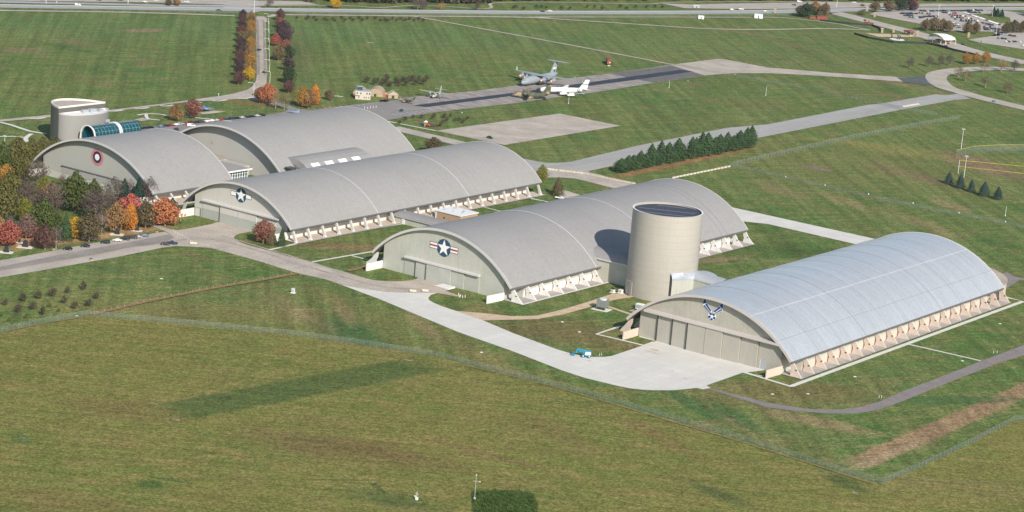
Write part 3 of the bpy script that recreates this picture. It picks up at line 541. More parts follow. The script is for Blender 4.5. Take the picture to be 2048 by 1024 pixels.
def bar_fin(h, Ww, We, ze, tip, ys, m, L, skip=lambda s, y: False):
    for sx in (1, -1):
        b = MB()
        poly = [(We-1.9, ze-.2), (We-.3, ze-.9), (tip, .5), (tip, 0), (tip-1.7, 0)]
        poly = [(sx*p[0], p[1]) for p in poly]
        b.prism(poly if sx > 0 else poly[::-1], -.55, .55)
        foot = [(tip-1.5, 0), (tip+.12, 0), (tip+.12, .5), (tip-.8, 1.2), (tip-1.5, .9)]; foot = [(sx*p[0], p[1]) for p in foot]
        me = b.mesh('buttress', m); fo = MB().prism(foot if sx > 0 else foot[::-1], -.7, .7).mesh('footing', M_whiteconc)
        rb = MB().box(min(sx*(Ww+.16), sx*(Ww+.9)), -.4, 0, max(sx*(Ww+.16), sx*(Ww+.9)), .4, 6.0).mesh('pilaster', M_soff_shade)
        for y in ys:
            if skip(sx, y): continue
            o = part('buttress', me, h, (0, L(y), 0)); part('footing', fo, o)
def wing_walls(h, Ww, m, pts=None, H=4.1, back=13.2, t=.6):
    for sx in (-1, 1):
        dx = -1.0 if sx > 0 else -.1
        x = sx*Ww+(.2 if sx > 0 else -.2)
        poly = [(x, -.02), (x+dx, -back), (x+dx+(.55 if sx > 0 else -.55), -back), (x+(.55 if sx > 0 else -.55), -.02)]
        MB().prism(poly, 0, H, 'z').build('wing_wall', m, h)
def doors(h, xs, offs, z1, m, name='hangar_door', lowm=None, lowh=0):
    for i in range(len(xs)-1):
        y = -offs[i]
        d = MB().box(xs[i]+.12, y, .1+lowh, xs[i+1]-.12, -.02, z1).build(name, m, h)
        if lowm: MB().box(xs[i]+.12, y-.03, .1, xs[i+1]-.12, -.02, lowh).build('lower_panel', lowm, d)
def canopy(h, x0, x1, z, m, dep=1.6, ht=.9):
    MB().prism([(-dep, z-ht), (-.02, z-ht), (-.02, z+.25), (-dep, z)], x0, x1, 'x').build('door_canopy', m, h)
def slab(x0, x1, y0, y1, m): return sheet('side_paving', [(x0, y0), (x1, y0), (x1, y1), (x0, y1)], .05, m)

# fourth hangar: bright silver roof, nearest
A4 = 136.4
h4, L, zin, R, zc = hangar('hangar', 'nearest hangar, with bright silver roof and blue winged emblem on its front', A4, 202.5, 437.3, 47.5, 7.9, 28.9, 40.95, 204.9, 433.5,
    R_new, W_h4, W_h4d, 4, W_h3, M_pink, 4.2, M_fascp, [(276.3, .22, M_seamd), (359.8, .22, M_seamd)]+[(y, .05, M_seamd) for y in (229, 252, 300, 322, 341, 383, 409)], [(22.7, .24, M_seaml), (38.7, .10, M_seamd)], sw=45.2, bay=11.5)
fin_plate(h4, 40.95, 47.5, 7.9, 52.3, [205.1+12.19*i for i in range(20)], M_pink, L)
wing_walls(h4, 40.95, M_pink)
X = [-40.9, -30, -20.9, -11.8, -1.6, 8.2, 18, 27.7, 40.7]
doors(h4, X, [.3, 1.0, 1.7, 2.4, 2.4, 1.7, 1.0, .3], 13.6, W_h4d)
for x_, y_ in ((-30, -1.05), (-20.9, -1.75), (-11.8, -2.45)): MB().box(x_-.28, y_, .1, x_+.28, y_+.2, 13.6).build('door_joint_shade', M_gap, h4)  # dark strips paint in the shadow cast at each door step
canopy(h4, -37.5, 39.4, 14.8, M_fascp, 3.0, 1.0)
MB().box(29.6, -.42, .1, 32.6, -.3, 4.2).build('side_door', M_doorg, h4)
MB().box(29.3, -.36, .1, 29.55, -.28, 4.4).build('door_frame', M_wh, h4)
em = MB().prism([(131.0-A4, 24.9), (132.35-A4, 27.0), (133.2-A4, 24.6), (132.9-A4, 23.8), (136.3-A4, 20.6), (137.1-A4, 20.6), (140.4-A4, 22.2), (141.6-A4, 23.0), (141.6-A4, 25.6), (140.6-A4, 27.0), (138.9-A4, 23.9), (136.9-A4, 21.6), (136.55-A4, 21.4)], -.05, -.06)
em = thing('emblem', '', '', (136.45-A4, -.02, 22.2)); em.parent = h4; em.scale = (1.12, 1, 1.1); del em['label']; del em['category']
def wing(s):
    o = MB(); W2 = lambda pts: [(s*x, z) for x, z in pts]
    b = MB()
    for poly in ([(.5, -1.7), (5.0, 1.0), (5.3, 3.6), (4.2, 5.0), (3.0, 2.4), (.3, -.4)],):
        o.prism(W2(poly), -.05, -.12)
    for poly in ([(4.2, 4.6), (3.3, 2.75), (4.98, 1.75), (5.08, 3.5)], [(3.15, 2.4), (.5, -.35), (1.0, -.8), (4.05, 1.85)], [(4.3, 1.6), (1.2, -.98), (.8, -1.45), (4.85, 1.1)]):
        b.prism(W2(poly), -.13, -.18)
    w_ = o.build('wing', M_wh, em); b.build('blue_panel', M_emb, w_)
wing(1); wing(-1)
o = MB().prism([(-2.0, -2.3), (-1.6, -1.6), (1.6, -1.6), (2.0, -2.3), (1.9, -3.3), (0, -4.9), (-1.9, -3.3)], -.05, -.125).build('star_field', M_wh, em)
bb = MB()
for k in range(5):
    a = math.pi*2*k/5+math.pi; c_ = (math.sin(a)*1.25, -2.8+math.cos(a)*1.25)
    bb.prism([(c_[0]+.80*math.cos(t+a), c_[1]+.72*math.sin(t+a)) for t in [math.pi/2*i+.4 for i in range(4)]], -.135, -.18)
bb.build('blue_panel', M_emb, o)
slab(A4+41.2, A4+52.8, 203.5, 438, M_slab)

# third hangar: star insignia with red bars
A3 = -30.1
h3, L3, zin3, R3, zc3 = hangar('hangar', 'middle hangar behind the round tower, grey roof, star with red striped bars on its front', A3, 202.0, 437.0, 47.5, 7.9, 29.4, 40.95, 204.0, 433.0,
    R_mid, W_h3, W_h3, 3.2, W_h3, M_whiteconc, 4.0, M_fasc, [(278.4, .28, M_seaml), (340, .16, M_seaml), (408, .12, M_seamd), (414, .12, M_seamd)], [(-8, .08, M_seaml)], sw=45.2, bay=11.5)
fin_plate(h3, 40.95, 47.5, 7.9, 53.2, [204.8+12.15*i for i in range(20)], M_whiteconc, L3, skip=lambda s, y: s > 0 and 280 < y < 320)
wing_walls(h3, 40.95, M_whiteconc)
doors(h3, [-26.0, -17.8, -10.0, -1.4, 6.8, 15.3, 25.0], [.3, .9, 1.5, 1.5, .9, .3], 9.2, W_h3d)
for x_, y_ in ((-17.8, -.95), (-10.0, -1.55), (-1.4, -1.56)): MB().box(x_-.15, y_, .1, x_+.15, y_+.2, 9.2).build('door_joint_shade', M_gap if x_ < -5 else M_doorg, h3)  # left joints painted dark as step shadow, centre joint plain grey
canopy(h3, -25.5, 25.2, 10.0, M_fasc, 1.9, .8)
ins = thing('insignia', '', '', (-.1, -.02, 19.4)); ins.parent = h3; del ins['label']; del ins['category']
flat(disc(0, 0, 4.75), -.03, .08).build('disc', M_blue, ins)
for s in (-1, 1):
    ba = flat(rect(*( (4.2, -1.6, 9.6, 1.9) if s > 0 else (-9.6, -1.6, -4.2, 1.9))), -.02, .05).build('bar', M_blue, ins)
    x0, x1 = (4.5, 9.3) if s > 0 else (-9.3, -4.5)
    flat(rect(x0, -1.3, x1, 1.6), -.08, .05).build('bar_field', M_wh, ba); flat(rect(x0, -.3, x1, .6), -.14, .05).build('red_stripe', M_red, ba)
flat(star(0, 0, 4.5), -.12, .06).build('star', M_wh, ins)
slab(A3+41.2, A3+53.8, 203, 437, M_slab)
slab(A3+53, A3+54.5, 203.5, 290, M_walk)

# second hangar: star insignia with plain bars
A2 = -182.0
h2, L2, zin2, R2, zc2 = hangar('hangar', 'long hangar with leaning buttresses and a star with plain white bars on its front', A2, 205.0, 440.5, 42.8, 7.5, 26.0, 36.3, 208.2, 436,
    R_old, W_cr, W_sage, 5.4, M_soff_shade, M_cream, 4.1, M_fasc, [(279.2, .2, M_seaml), (365.1, .2, M_seaml)], [(-9, .2, M_seaml)], 1.0)  # upper side walls coloured dark for the shadow under the eave
bar_fin(h2, 36.3, 42.8, 7.5, 45.6, [206.9+12.15*i for i in range(20)], M_fincol, L2)
wing_walls(h2, 36.3, M_whiteconc, H=4.4, back=12)
doors(h2, [-29.5, -15.3, -.9, 13.7, 28], [.3, .9, .9, .3], 9.8, W_cr, lowm=W_sage, lowh=5.4)
canopy(h2, -29.5, 31, 10.9, M_fasc, 1.9, .8)
for x_, y_ in ((-15.3, -.96), (-.9, -.98)): MB().box(x_-.16, y_, .1, x_+.16, y_+.2, 9.8).build('door_joint_shade', M_gap if x_ < -5 else M_doorg, h2)  # left joint strip is a painted step shadow, centre one grey
MB().box(-35.2, -.2, .1, -31.6, -.05, 4.6).build('side_door', W_cr, h2); MB().box(-31.6, -.24, .1, -31.3, -.02, 4.7).build('door_frame', M_gap, h2)
ins = thing('insignia', '', '', (0, -.02, 18.6)); ins.parent = h2; del ins['label']; del ins['category']
flat(disc(0, 0, 4.15), -.03, .08).build('disc', M_blue, ins)
for s in (-1, 1):
    x0, x1 = (3.7, 8.1) if s > 0 else (-8.1, -3.7)
    ba = flat(rect(x0, -1.3, x1, 1.5), -.02, .05).build('bar', M_outl, ins)
    flat(rect(x0+(.25 if s > 0 else .3), -1.0, x1-(.3 if s > 0 else .25), 1.2), -.08, .05).build('bar_field', M_wh, ba)
flat(star(0, 0, 4.0), -.12, .06).build('star', M_wh, ins)
slab(A2+36.5, A2+46.6, 206, 440, M_slabt); slab(A2+46.3, A2+48, 206, 440, M_slab)

# first pair, one behind the other
A1 = -302.5
h1, L1, zin1, R1, zc1 = hangar('hangar', 'leftmost hangar behind the autumn trees, with a red ringed round insignia on its front', A1, 205.5, 271.8, 53.5, 7.0, 29.5, 47.0, 209.0, 268.5,
    R_old, W_old, W_oldl, 4.0, M_soff_shade, M_cream, 4.1, M_fasc, [], [(-6, .12, M_seaml)], 1.0)  # eave shadow put into the dark upper side wall colour
bar_fin(h1, 47.0, 53.5, 7.0, 59, [207.2+12.15*i for i in range(6)], M_fincol, L1)
wing_walls(h1, 47.0, M_cream, H=4.2, back=11)
doors(h1, [-30, -14.5, 0, 14.5, 28], [.3, .5, .5, .3], 7.9, W_oldd, lowm=W_oldl, lowh=4.0)
canopy(h1, -30.3, 28.2, 8.7, M_soff_shade, .8, .25)
for x_, y_ in ((-14.5, -.55), (0, -.6), (14.5, -.55)): MB().box(x_-.14, y_, .1, x_+.14, y_+.2, 8.3).build('door_joint_shade', M_gap if x_ < 0 else M_doorg, h1)  # left joint darkened as step shadow, other joints grey
ins = thing('insignia', '', '', (.6, -.02, 19.3)); ins.parent = h1; del ins['label']; del ins['category']
flat(disc(0, 0, 5.3), -.02, .05).build('red_ring', M_pred, ins); flat(disc(0, 0, 3.55), -.08, .05).build('navy_ring', M_dnavy, ins); flat(disc(0, 0, 1.95), -.14, .05).build('white_centre', M_wh, ins)
slab(A1+47.2, A1+62, 206, 273, M_slabt)
h1b, L1b, _, R1b, zc1b = hangar('hangar', 'far hangar with plain front, standing behind the leftmost hangar', A1+.5, 315.5, 447.5, 52.0, 7.0, 28.2, 45.5, 320.5, 443.5,
    R_old, W_old, W_old, 4.0, M_soff_shade, M_cream, 4.1, M_fasc, [], [(-8, .15, M_seaml)], 1.0)  # same dark upper side walls, painted in as eave shadow
bar_fin(h1b, 45.5, 52.0, 7.0, 57, [317.5+12.15*i for i in range(11)], M_fincol, L1b)
MB().box(-14.5, -.2, 14, -12.3, -.05, 16).build('roof_vent', W_oldd, h1b)
# ------------------------------------------------------------------ tower and the low links between the hangars
tw = thing('round_tower', 'tall round windowless tower with dark flat roof between the two nearest hangars', 'tower', (54.5, 286.3, 0))
M_seamw = mat('faint_panel_seam', (.36, .345, .31), .7)
W_tw = panel_mat('tower_cladding', (.405, .38, .335), .055, 1.2)
def ringp(r, z, n=72, dx=0, dy=0): return [(dx+r*math.cos(2*math.pi*i/n), dy+r*math.sin(2*math.pi*i/n), z) for i in range(n)]
MB().loft([ringp(18.9, 0), ringp(18.7, 46.2), ringp(18.1, 46.2), ringp(18.1, 45.3)], cap=False).build('tower_wall', W_tw, tw, smooth=False)
MB().loft([ringp(18.9+.03-.0045*z_, z_) for z_ in (3.6,)]*1+[ringp(18.93-.0045*3.72, 3.72)], cap=False).build('panel_seam', M_seamw, tw)
for z_ in [7.2+3.6*i for i in range(11)]: MB().loft([ringp(18.93-.0045*z_, z_), ringp(18.93-.0045*z_, z_+.22)], cap=False).build('panel_seam', M_seamw, tw)
M_troof = mat('tower_roof_membrane', (.055, .062, .085), .75, vary=.18, scale=.3, stretch=(1, 3, 1), grain=.15)
rf = MB().add(ringp(18.15, 45.35), [tuple(range(72))]).build('tower_roof', M_troof, tw)
q = MB()
for a, b in (((-15, -6), (12, 8)), ((-9, -14), (16, -1)), ((-12, 8), (2, 15))): q.tube((a[0], a[1], 45.45), (b[0], b[1], 45.45), .05, n=4)
q.build('cable', M_doorg, rf)
MB().add([p for p in ringp(18.85, 46.32)]+[p for p in ringp(18.05, 46.32)], [(i, (i+1) % 72, 72+(i+1) % 72, 72+i) for i in range(72)]).build('parapet_cap', M_wh, tw)
# door recess in the foot of the tower
dv = (Vector((46.5, 273.5, 0))-Vector((54.5, 286.3, 0))); an = math.atan2(dv.y, dv.x)
c0 = Vector((math.cos(an), math.sin(an))); t0 = Vector((-c0.y, c0.x))
def dq(u, d): p = c0*d+t0*u; return (p.x, p.y)
MB().prism([dq(-3.6, 17.9), dq(3.6, 17.9), dq(3.6, 19.3), dq(-3.6, 19.3)], 0, 7.6, 'z').build('door_frame', W_h4, tw)
MB().prism([dq(-2.6, 19.32), dq(3.1, 19.32), dq(3.1, 19.4), dq(-2.6, 19.4)], .1, 6.9, 'z').build('door', W_h3, tw)
MB().prism([dq(3.6, 18.9), dq(3.6, 20.4), dq(3.9, 20.4), dq(3.9, 18.9)], 0, 7.8, 'z').build('door_cheek', M_soff_shade, tw)
lk = thing('link_building', 'low curved roof link joining the left of the round tower to the middle hangar', 'link building', (26, 283, 0))
MB().box(-14.8, 0, 0, 14.5, .6, 12).build('wall', panel_mat('link_cladding', (.46, .455, .39), .05), lk)
prof = [(-.7, 11.7), (-.7, 12.2)]+[(.2+9*(1-math.cos(t))-.2, 12.3+4.2*math.sin(t)) for t in [math.pi*i/16 for i in range(1, 16)]]+[(18.5, 12.2), (18.5, 11.7)]
MB().prism(prof, -34, 15, 'x').build('roof', R_mid, lk, smooth=False)
MB().box(-14.8, -.95, 11.5, 14.5, -.75, 12.25).build('eave_trim', M_fasc, lk)
MB().box(1.5, -.12, .1, 8.2, -.02, 7.6).build('door', panel_mat('link_door', (.50, .50, .46), .03), lk)
MB().box(-14.5, 18, 0, 13, 18.5, 12).build('wall', W_h3, lk)
l2 = thing('link_building', 'pale ribbed roof link leading from the right of the tower into the silver roofed hangar', 'link building', (72, 284, 0))
E0, E1, E2 = (-2.0, -11.5), (3.6, .8), (20, .5)
MB().prism([E0, E1, E2, (20, 1.1), (3.2, 1.5), (-2.7, -11.2)], 0, 12.5, 'z').build('wall', W_h3, l2)
def roofstrip():
    b = MB(); rings = []
    for (e, r_, ze_, zr) in (((-2.0, -11.7), (-6.5, -9.5), 12.4, 17.2), ((0.8, -5.4), (-1.0, -5), 12.4, 17.0), ((3.6, .6), (1.2, 7), 12.4, 16.2), ((12, .3), (9.5, 8.5), 12.3, 15.4), ((20, .2), (18, 10), 12.0, 14.4)):
        pts = []
        for k in range(9):
            t = math.pi/2*k/8; f = 1-math.cos(t); g = math.sin(t)
            pts.append((e[0]+(r_[0]-e[0])*f, e[1]+(r_[1]-e[1])*f, ze_+(zr-ze_)*g))
        pts.append((r_[0]+(r_[0]-e[0])*.9, r_[1]+(r_[1]-e[1])*.9, ze_))
        rings.append(pts)
    b.loft(rings, close=False, cap=False); return b
R_link = roof_mat('ribbed_link_roof', (.47, .50, .54), .35, .45, .08, .25)
roofstrip().build('roof', R_link, l2, smooth=False)
MB().add([(-2.0, -11.7, 0), (-2.0, -11.7, 12.5), (-4.2, -11.0, 15.6), (-6.6, -9.6, 17.3), (-8.5, -9.0, 11), (-9.5, -8.6, 0)], [(0, 1, 2, 3, 4, 5)]).build('end_wall', M_soff_shade, l2)  # dark colour paints in the shade of this wall facing off the sun
rg = []
for k in range(9):
    t = math.pi/2*k/8; rg.append(ringp(9.6*math.cos(t)+.05, 7.4+6.4*math.sin(t), 32, 0, 17))
MB().loft([ringp(9.6, 0, 32, 0, 17)]+rg).build('domed_bay', R_link, l2, smooth=True)
l3 = thing('link_building', 'low link with rounded grey roof between the long hangar and the middle hangar', 'link building', (-112, 296, 0))
MB().box(-35, 0, 0, 34.8, .4, 4.2).build('wall', W_h3, l3); MB().box(-35, 10.2, 0, 34.8, 10.6, 4.2).build('wall', W_h3, l3)
MB().prism([(-.8, 3.9), (-.8, 4.2)]+[(5.3-6.1*math.cos(math.pi*i/10), 4.3+2.0*math.sin(math.pi*i/10)) for i in range(1, 10)]+[(11.4, 4.2), (11.4, 3.9)], -35, 35, 'x').build('roof', R_mid, l3)
MB().box(-34.5, -.95, 3.75, 34.5, -.83, 4.0).build('gutter', M_fasc, l3); MB().box(-22.5, -.5, 0, -20.5, -.02, 3.2).build('door_surround', M_whiteconc, l3)
M_brk = panel_mat('tan_brick', (.42, .29, .20), .08); M_wroof = mat('white_roof', (.74, .75, .76), .7, vary=.05, scale=.5)
ub = thing('utility_building', 'low tan brick utility building with flat white roof between long and middle hangars', 'utility building', (-124, 334, 0))
MB().box(-9.8, -8.4, 0, 9.8, 8.4, 4.5).build('wall', M_brk, ub); MB().box(-10.3, -8.9, 4.5, 10.3, 8.9, 4.95).build('roof', M_wroof, ub)
q = MB(); [q.tube((x, y, 4.95), (x, y, 4.95+hh), r_, n=8) for x, y, r_, hh in ((-5, 5, 1.2, .4), (5, 1, .8, .7), (6.5, -2, .5, .9), (-6, -4, .3, 1.0), (2, 5, .3, .8), (0, -3, .2, 1.2))]
q.build('roof_vents', M_doorg, ub)
MB().box(-9.9, -5.2, .1, -9.8, -3.9, 2.4).build('door', M_gap, ub); MB().box(-3, -8.5, .9, -2, -8.4, 1.9).build('window', M_gap, ub)
MB().box(-9.0, -8.7, 0, -8.6, -8.4, 5.2).build('downpipe', M_wh, ub)
# joint between the first pair
M_glass = mat('dark_glass', (.03, .075, .085), .15, spec=.8); M_teal = mat('teal_glass', (.003, .070, .095), .35, spec=.35)
R_flat = roof_mat('flat_grey_roof', (.32, .31, .315), 0, .8, .1, .05); M_brroof = mat('brown_gravel_roof', (.30, .24, .19), .95, col2=(.42, .36, .30), scale=.2, stretch=(.2, 1, 1), grain=.15)
j = thing('lobby_building', 'low flat roofed lobby with a row of tall windows between the two leftmost hangars', 'lobby building', (A1, 293, 0))
MB().box(-30, -20.5, 0, 22, 26, 6.4).build('wall', W_old, j)
MB().box(2, -18, 6.4, 32, 17.5, 7.0).build('roof', R_flat, j); MB().box(-31, -20.5, 6.4, 1.9, 26.5, 6.9).build('gravel_roof', M_brroof, j)
MB().box(22, -16, .2, 30.2, 16, 6.38).build('window_wall', M_glass, j)
q = MB(); [q.box(30.2, -15.6+i*2.2, .2, 30.42, -15.3+i*2.2, 6.4) for i in range(15)]; [q.box(30.2, -15.7, z_, 30.36, 15.6, z_+.16) for z_ in (2.2, 4.3)]; q.build('mullions', M_wh, j)
MB().box(30.6, -17, 0, 38, 17, .9).build('planter_wall', M_cream, j)
MB().box(31.9, -18.2, 6.3, 32.3, 17.7, 7.2).build('roof_edge', M_wh, j)
an_ = thing('entrance_annex', 'low vaulted annex with square skylights beside the far hangar', 'annex', (-252.5, 366, 0))
a0 = [(-8, 14.0), (-4, 14.6), (0, 14.6), (4, 13.8), (8, 12.1), (11.5, 9.4), (14, 6.2)]
MB().prism(a0+[(13.6, 5.8), (-8, 13.2)], -36, 27, 'y').build('roof', R_mid, an_)
MB().box(-8, -35, 0, 13.2, 26, 6.0).build('wall', W_old, an_)
MB().prism([(-8, 6.05)]+[(x, z_-.35) for x, z_ in a0[:-1]]+[(13.0, 6.05)], -35, 26, 'y').build('gable_wall', W_oldl, an_)
for i in range(4):
    y = -30+i*13; MB().prism([(8.1, 12.1), (10.6, 10.25), (10.6, 9.9), (8.1, 11.7)], y, y+7.4, 'y').build('skylight', M_wh, an_)
cw = thing('intake_tower', 'dark flared intake tower standing before the end of the vaulted annex', 'intake tower', (-248, 322, 0))
MB().loft([[(x*s, y*s, z_) for x, y in ((-1, -1), (1, -1), (1, 1), (-1, 1))] for z_, s in ((0, 1.6), (8, 1.6), (10.5, 3.0))]).build('shaft', M_dark, cw)
# cinema rotunda and glass atrium
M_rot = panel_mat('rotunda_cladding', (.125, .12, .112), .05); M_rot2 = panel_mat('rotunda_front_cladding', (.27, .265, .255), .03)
ro = thing('rotunda_building', 'windowless theatre building of two back to back half round drums behind leftmost hangar', 'theatre building', (-414, 298.5, 0))
def drum(a, b, t0_, t1_, n=32, yy=20.5): return [(a*math.cos(t0_+(t1_-t0_)*i/n), yy*math.sin(t0_+(t1_-t0_)*i/n)) for i in range(n+1)]
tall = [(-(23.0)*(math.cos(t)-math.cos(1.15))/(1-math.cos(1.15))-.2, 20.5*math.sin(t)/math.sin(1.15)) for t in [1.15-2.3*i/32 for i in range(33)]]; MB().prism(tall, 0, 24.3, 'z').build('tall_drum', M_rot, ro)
MB().prism([(x*.97-.4, y*.965) for x, y in tall], 24.3, 24.34, 'z').build('gravel_roof', M_beige, ro)
def rim(pts, z0, z1, k, ox=0):
    n = len(pts); inn_ = [(x*k+ox, y*k) for x, y in pts]; b = MB()
    b.add([(x, y, z0) for x, y in pts]+[(x, y, z1) for x, y in pts]+[(x, y, z1) for x, y in inn_]+[(x, y, z0) for x, y in inn_],
          [(r_*n+i, r_*n+(i+1) % n, ((r_+1) % 4)*n+(i+1) % n, ((r_+1) % 4)*n+i) for r_ in range(4) for i in range(n)]); return b
rim(tall, 24.34, 25.5, .95, -.5).build('parapet', M_cream, ro)
low = [(x+.3, y) for x, y in drum(12.2, 0, -math.pi/2, math.pi/2)]; MB().prism(low, 0, 20.6, 'z').build('low_drum', M_rot2, ro)
MB().prism([(x*.95+.2, y*.96) for x, y in low], 20.6, 20.64, 'z').build('gravel_roof', M_wroof, ro); rim(low, 20.64, 21.5, .94, .3).build('parapet', M_fasc, ro)
u_ = MB(); u_.box(3, 2, 20.65, 6, 7, 23); u_.box(4, 9, 20.65, 7, 12, 22.3); u_.box(2.5, -3, 20.65, 4.5, 1.5, 22.6); u_.build('roof_plant', M_doorg, ro)
MB().box(11.0, 10.5, 14.2, 11.6, 14.0, 16.2).build('vent_grille', M_doorg, ro)
at_ = thing('glass_atrium', 'teal glass barrel vaulted atrium with white hoops beside the theatre building', 'atrium', (-391.5, 283, 0))
def hoop(r, y0, y1, wd, n=20):
    b = MB(); p = [(r*math.cos(math.pi*i/n), 10.4+r*.92*math.sin(math.pi*i/n)) for i in range(n+1)]; p = [(r, 0)]+p+[(-r, 0)]; q_ = [(x*(1-wd/r), z_-(wd if z_ > 10.4 else 0)) for x, z_ in p]
    return b.prism(p+q_[::-1], y0, y1, 'y')
gl = MB(); p = [(6.2*math.cos(math.pi*i/24), 10.4+5.7*math.sin(math.pi*i/24)) for i in range(25)]; p = [(6.2, 0)]+p+[(-6.2, 0)]
gl.add([(x, 1.5, z_) for x, z_ in p]+[(x, 42, z_) for x, z_ in p], [(i, i+1, len(p)+i+1, len(p)+i) for i in range(len(p)-1)])
g_ = gl.build('glass_vault', M_teal, at_)
MB().prism(p, 41.5, 42, 'y').build('end_glass', M_teal, at_); MB().prism(p, 6.5, 6.6, 'y').build('end_glass', M_teal, at_)
b0 = MB(); [b0.__init__() for _ in ()]
for i in range(14):
    y = 1.5+i*3.0; rb = MB(); k = [(x*1.015, z_+.06) for x, z_ in p]
    rb.add([(x, y, z_) for x, z_ in k]+[(x, y+.11, z_) for x, z_ in k], [(t, t+1, len(k)+t+1, len(k)+t) for t in range(len(k)-1)]); rb.build('rib', M_seaml, at_)
for x, z_ in [p[i] for i in (4, 8, 12, 16)]:
    MB().box(x*1.012-.03, 1.5, z_+.02, x*1.012+.03, 42, z_+.08).build('purlin', M_seaml, at_)
for y in (0, 22.4, 23.9): hoop(6.9, y, y+.7, .55).build('hoop', M_wh, at_)
MB().box(6.2, 1.5, 7.2, 6.5, 42, 7.6).build('rail', M_wh, at_)
# ------------------------------------------------------------------ trees
RS = np.random.RandomState(11)
def leaf_mat(name, col, v=.35, trans=.25, scale=.9):
    if name in MATS: return MATS[name]
    m = bpy.data.materials.new(name); m.use_nodes = True; MATS[name] = m; n, l = NODE(m); b = n['Principled BSDF']
    b.inputs['Roughness'].default_value = .85; b.inputs['Specular IOR Level'].default_value = .12
    g = n.new('ShaderNodeNewGeometry'); a = n.new('ShaderNodeTexNoise'); a.inputs['Scale'].default_value = scale; a.inputs['Detail'].default_value = 4; a.inputs['Roughness'].default_value = .7
    l.new(g.outputs['Position'], a.inputs['Vector'])
    a2 = n.new('ShaderNodeTexNoise'); a2.inputs['Scale'].default_value = .16; a2.inputs['Detail'].default_value = 2; l.new(g.outputs['Position'], a2.inputs['Vector'])
    ad = n.new('ShaderNodeMath'); ad.operation = 'ADD'; l.new(a.outputs[0], ad.inputs[0]); l.new(a2.outputs[0], ad.inputs[1])
    r = n.new('ShaderNodeMapRange'); r.inputs[1].default_value = .65; r.inputs[2].default_value = 1.35; r.inputs[3].default_value = 1-v; r.inputs[4].default_value = 1+v; l.new(ad.outputs[0], r.inputs[0])
    sc = n.new('ShaderNodeVectorMath'); sc.operation = 'SCALE'; sc.inputs[0].default_value = col; l.new(r.outputs[0], sc.inputs['Scale'])
    hs = n.new('ShaderNodeHueSaturation'); mr = n.new('ShaderNodeMapRange'); mr.inputs[1].default_value = .35; mr.inputs[2].default_value = .65; mr.inputs[3].default_value = .475; mr.inputs[4].default_value = .525
    l.new(a.outputs[0], mr.inputs[0]); l.new(mr.outputs[0], hs.inputs['Hue']); l.new(sc.outputs[0], hs.inputs['Color'])
    l.new(hs.outputs[0], b.inputs['Base Color'])
    if trans:
        t = n.new('ShaderNodeBsdfTranslucent'); l.new(hs.outputs[0], t.inputs['Color']); mx = n.new('ShaderNodeMixShader'); mx.inputs[0].default_value = trans
        l.new(b.outputs[0], mx.inputs[1]); l.new(t.outputs[0], mx.inputs[2]); l.new(mx.outputs[0], n['Material Output'].inputs['Surface'])
    return m
ORD = ['first', 'second', 'third', 'fourth', 'fifth', 'sixth', 'seventh', 'eighth', 'ninth', 'tenth', 'eleventh', 'twelfth', 'thirteenth', 'fourteenth', 'fifteenth', 'sixteenth', 'seventeenth', 'eighteenth', 'nineteenth', 'twentieth']
def nth(i): return ORD[i] if i < 20 else ('twenty-'+ORD[i-20] if i < 29 else ('thirtieth' if i == 29 else 'thirty-'+ORD[i-30]))
LEAF = {'maroon': (.125, .068, .062), 'darkmaroon': (.082, .056, .060), 'purplebrown': (.115, .082, .080), 'pinkbrown': (.21, .135, .115), 'greybrown': (.105, .085, .075),
 'red': (.34, .11, .085), 'scarlet': (.42, .12, .10), 'orangered': (.42, .17, .085), 'orange': (.50, .21, .045), 'gold': (.34, .19, .05), 'yellow': (.46, .29, .035),
 'brownorange': (.27, .165, .075), 'green': (.082, .105, .034), 'olive': (.135, .13, .045), 'yellowgreen': (.20, .20, .040), 'darkgreen': (.055, .078, .042),
 'pine': (.055, .098, .044), 'spruce': (.05, .085, .078), 'teal': (.028, .060, .045), 'bronzegreen': (.115, .095, .052), 'russet': (.24, .11, .08), 'sapling': (.095, .075, .055), 'tanbrown': (.165, .125, .072)}
for k in LEAF: LEAF[k] = tuple(c*1.12 for c in LEAF[k])
def quads(name, P, N, size, m, shade=None):
    n = len(P); N = N/np.maximum(np.linalg.norm(N, axis=1, keepdims=True), 1e-6)
    t = RS.normal(size=(n, 3)); u = np.cross(N, t); u /= np.maximum(np.linalg.norm(u, axis=1, keepdims=True), 1e-6); v = np.cross(N, u)
    s = (size*RS.uniform(.6, 1.4, n))[:, None]; a = RS.uniform(.55, 1.0, n)[:, None]
    V = np.stack([P+u*s, P+v*s*a, P-u*s, P-v*s*a], 1).reshape(-1, 3)
    me = bpy.data.meshes.new(name); me.vertices.add(4*n); me.vertices.foreach_set('co', V.ravel()); me.loops.add(4*n); me.loops.foreach_set('vertex_index', np.arange(4*n))
    me.polygons.add(n); me.polygons.foreach_set('loop_start', np.arange(0, 4*n, 4)); me.polygons.foreach_set('loop_total', np.full(n, 4)); me.materials.append(m); me.update(); me.validate(); return me
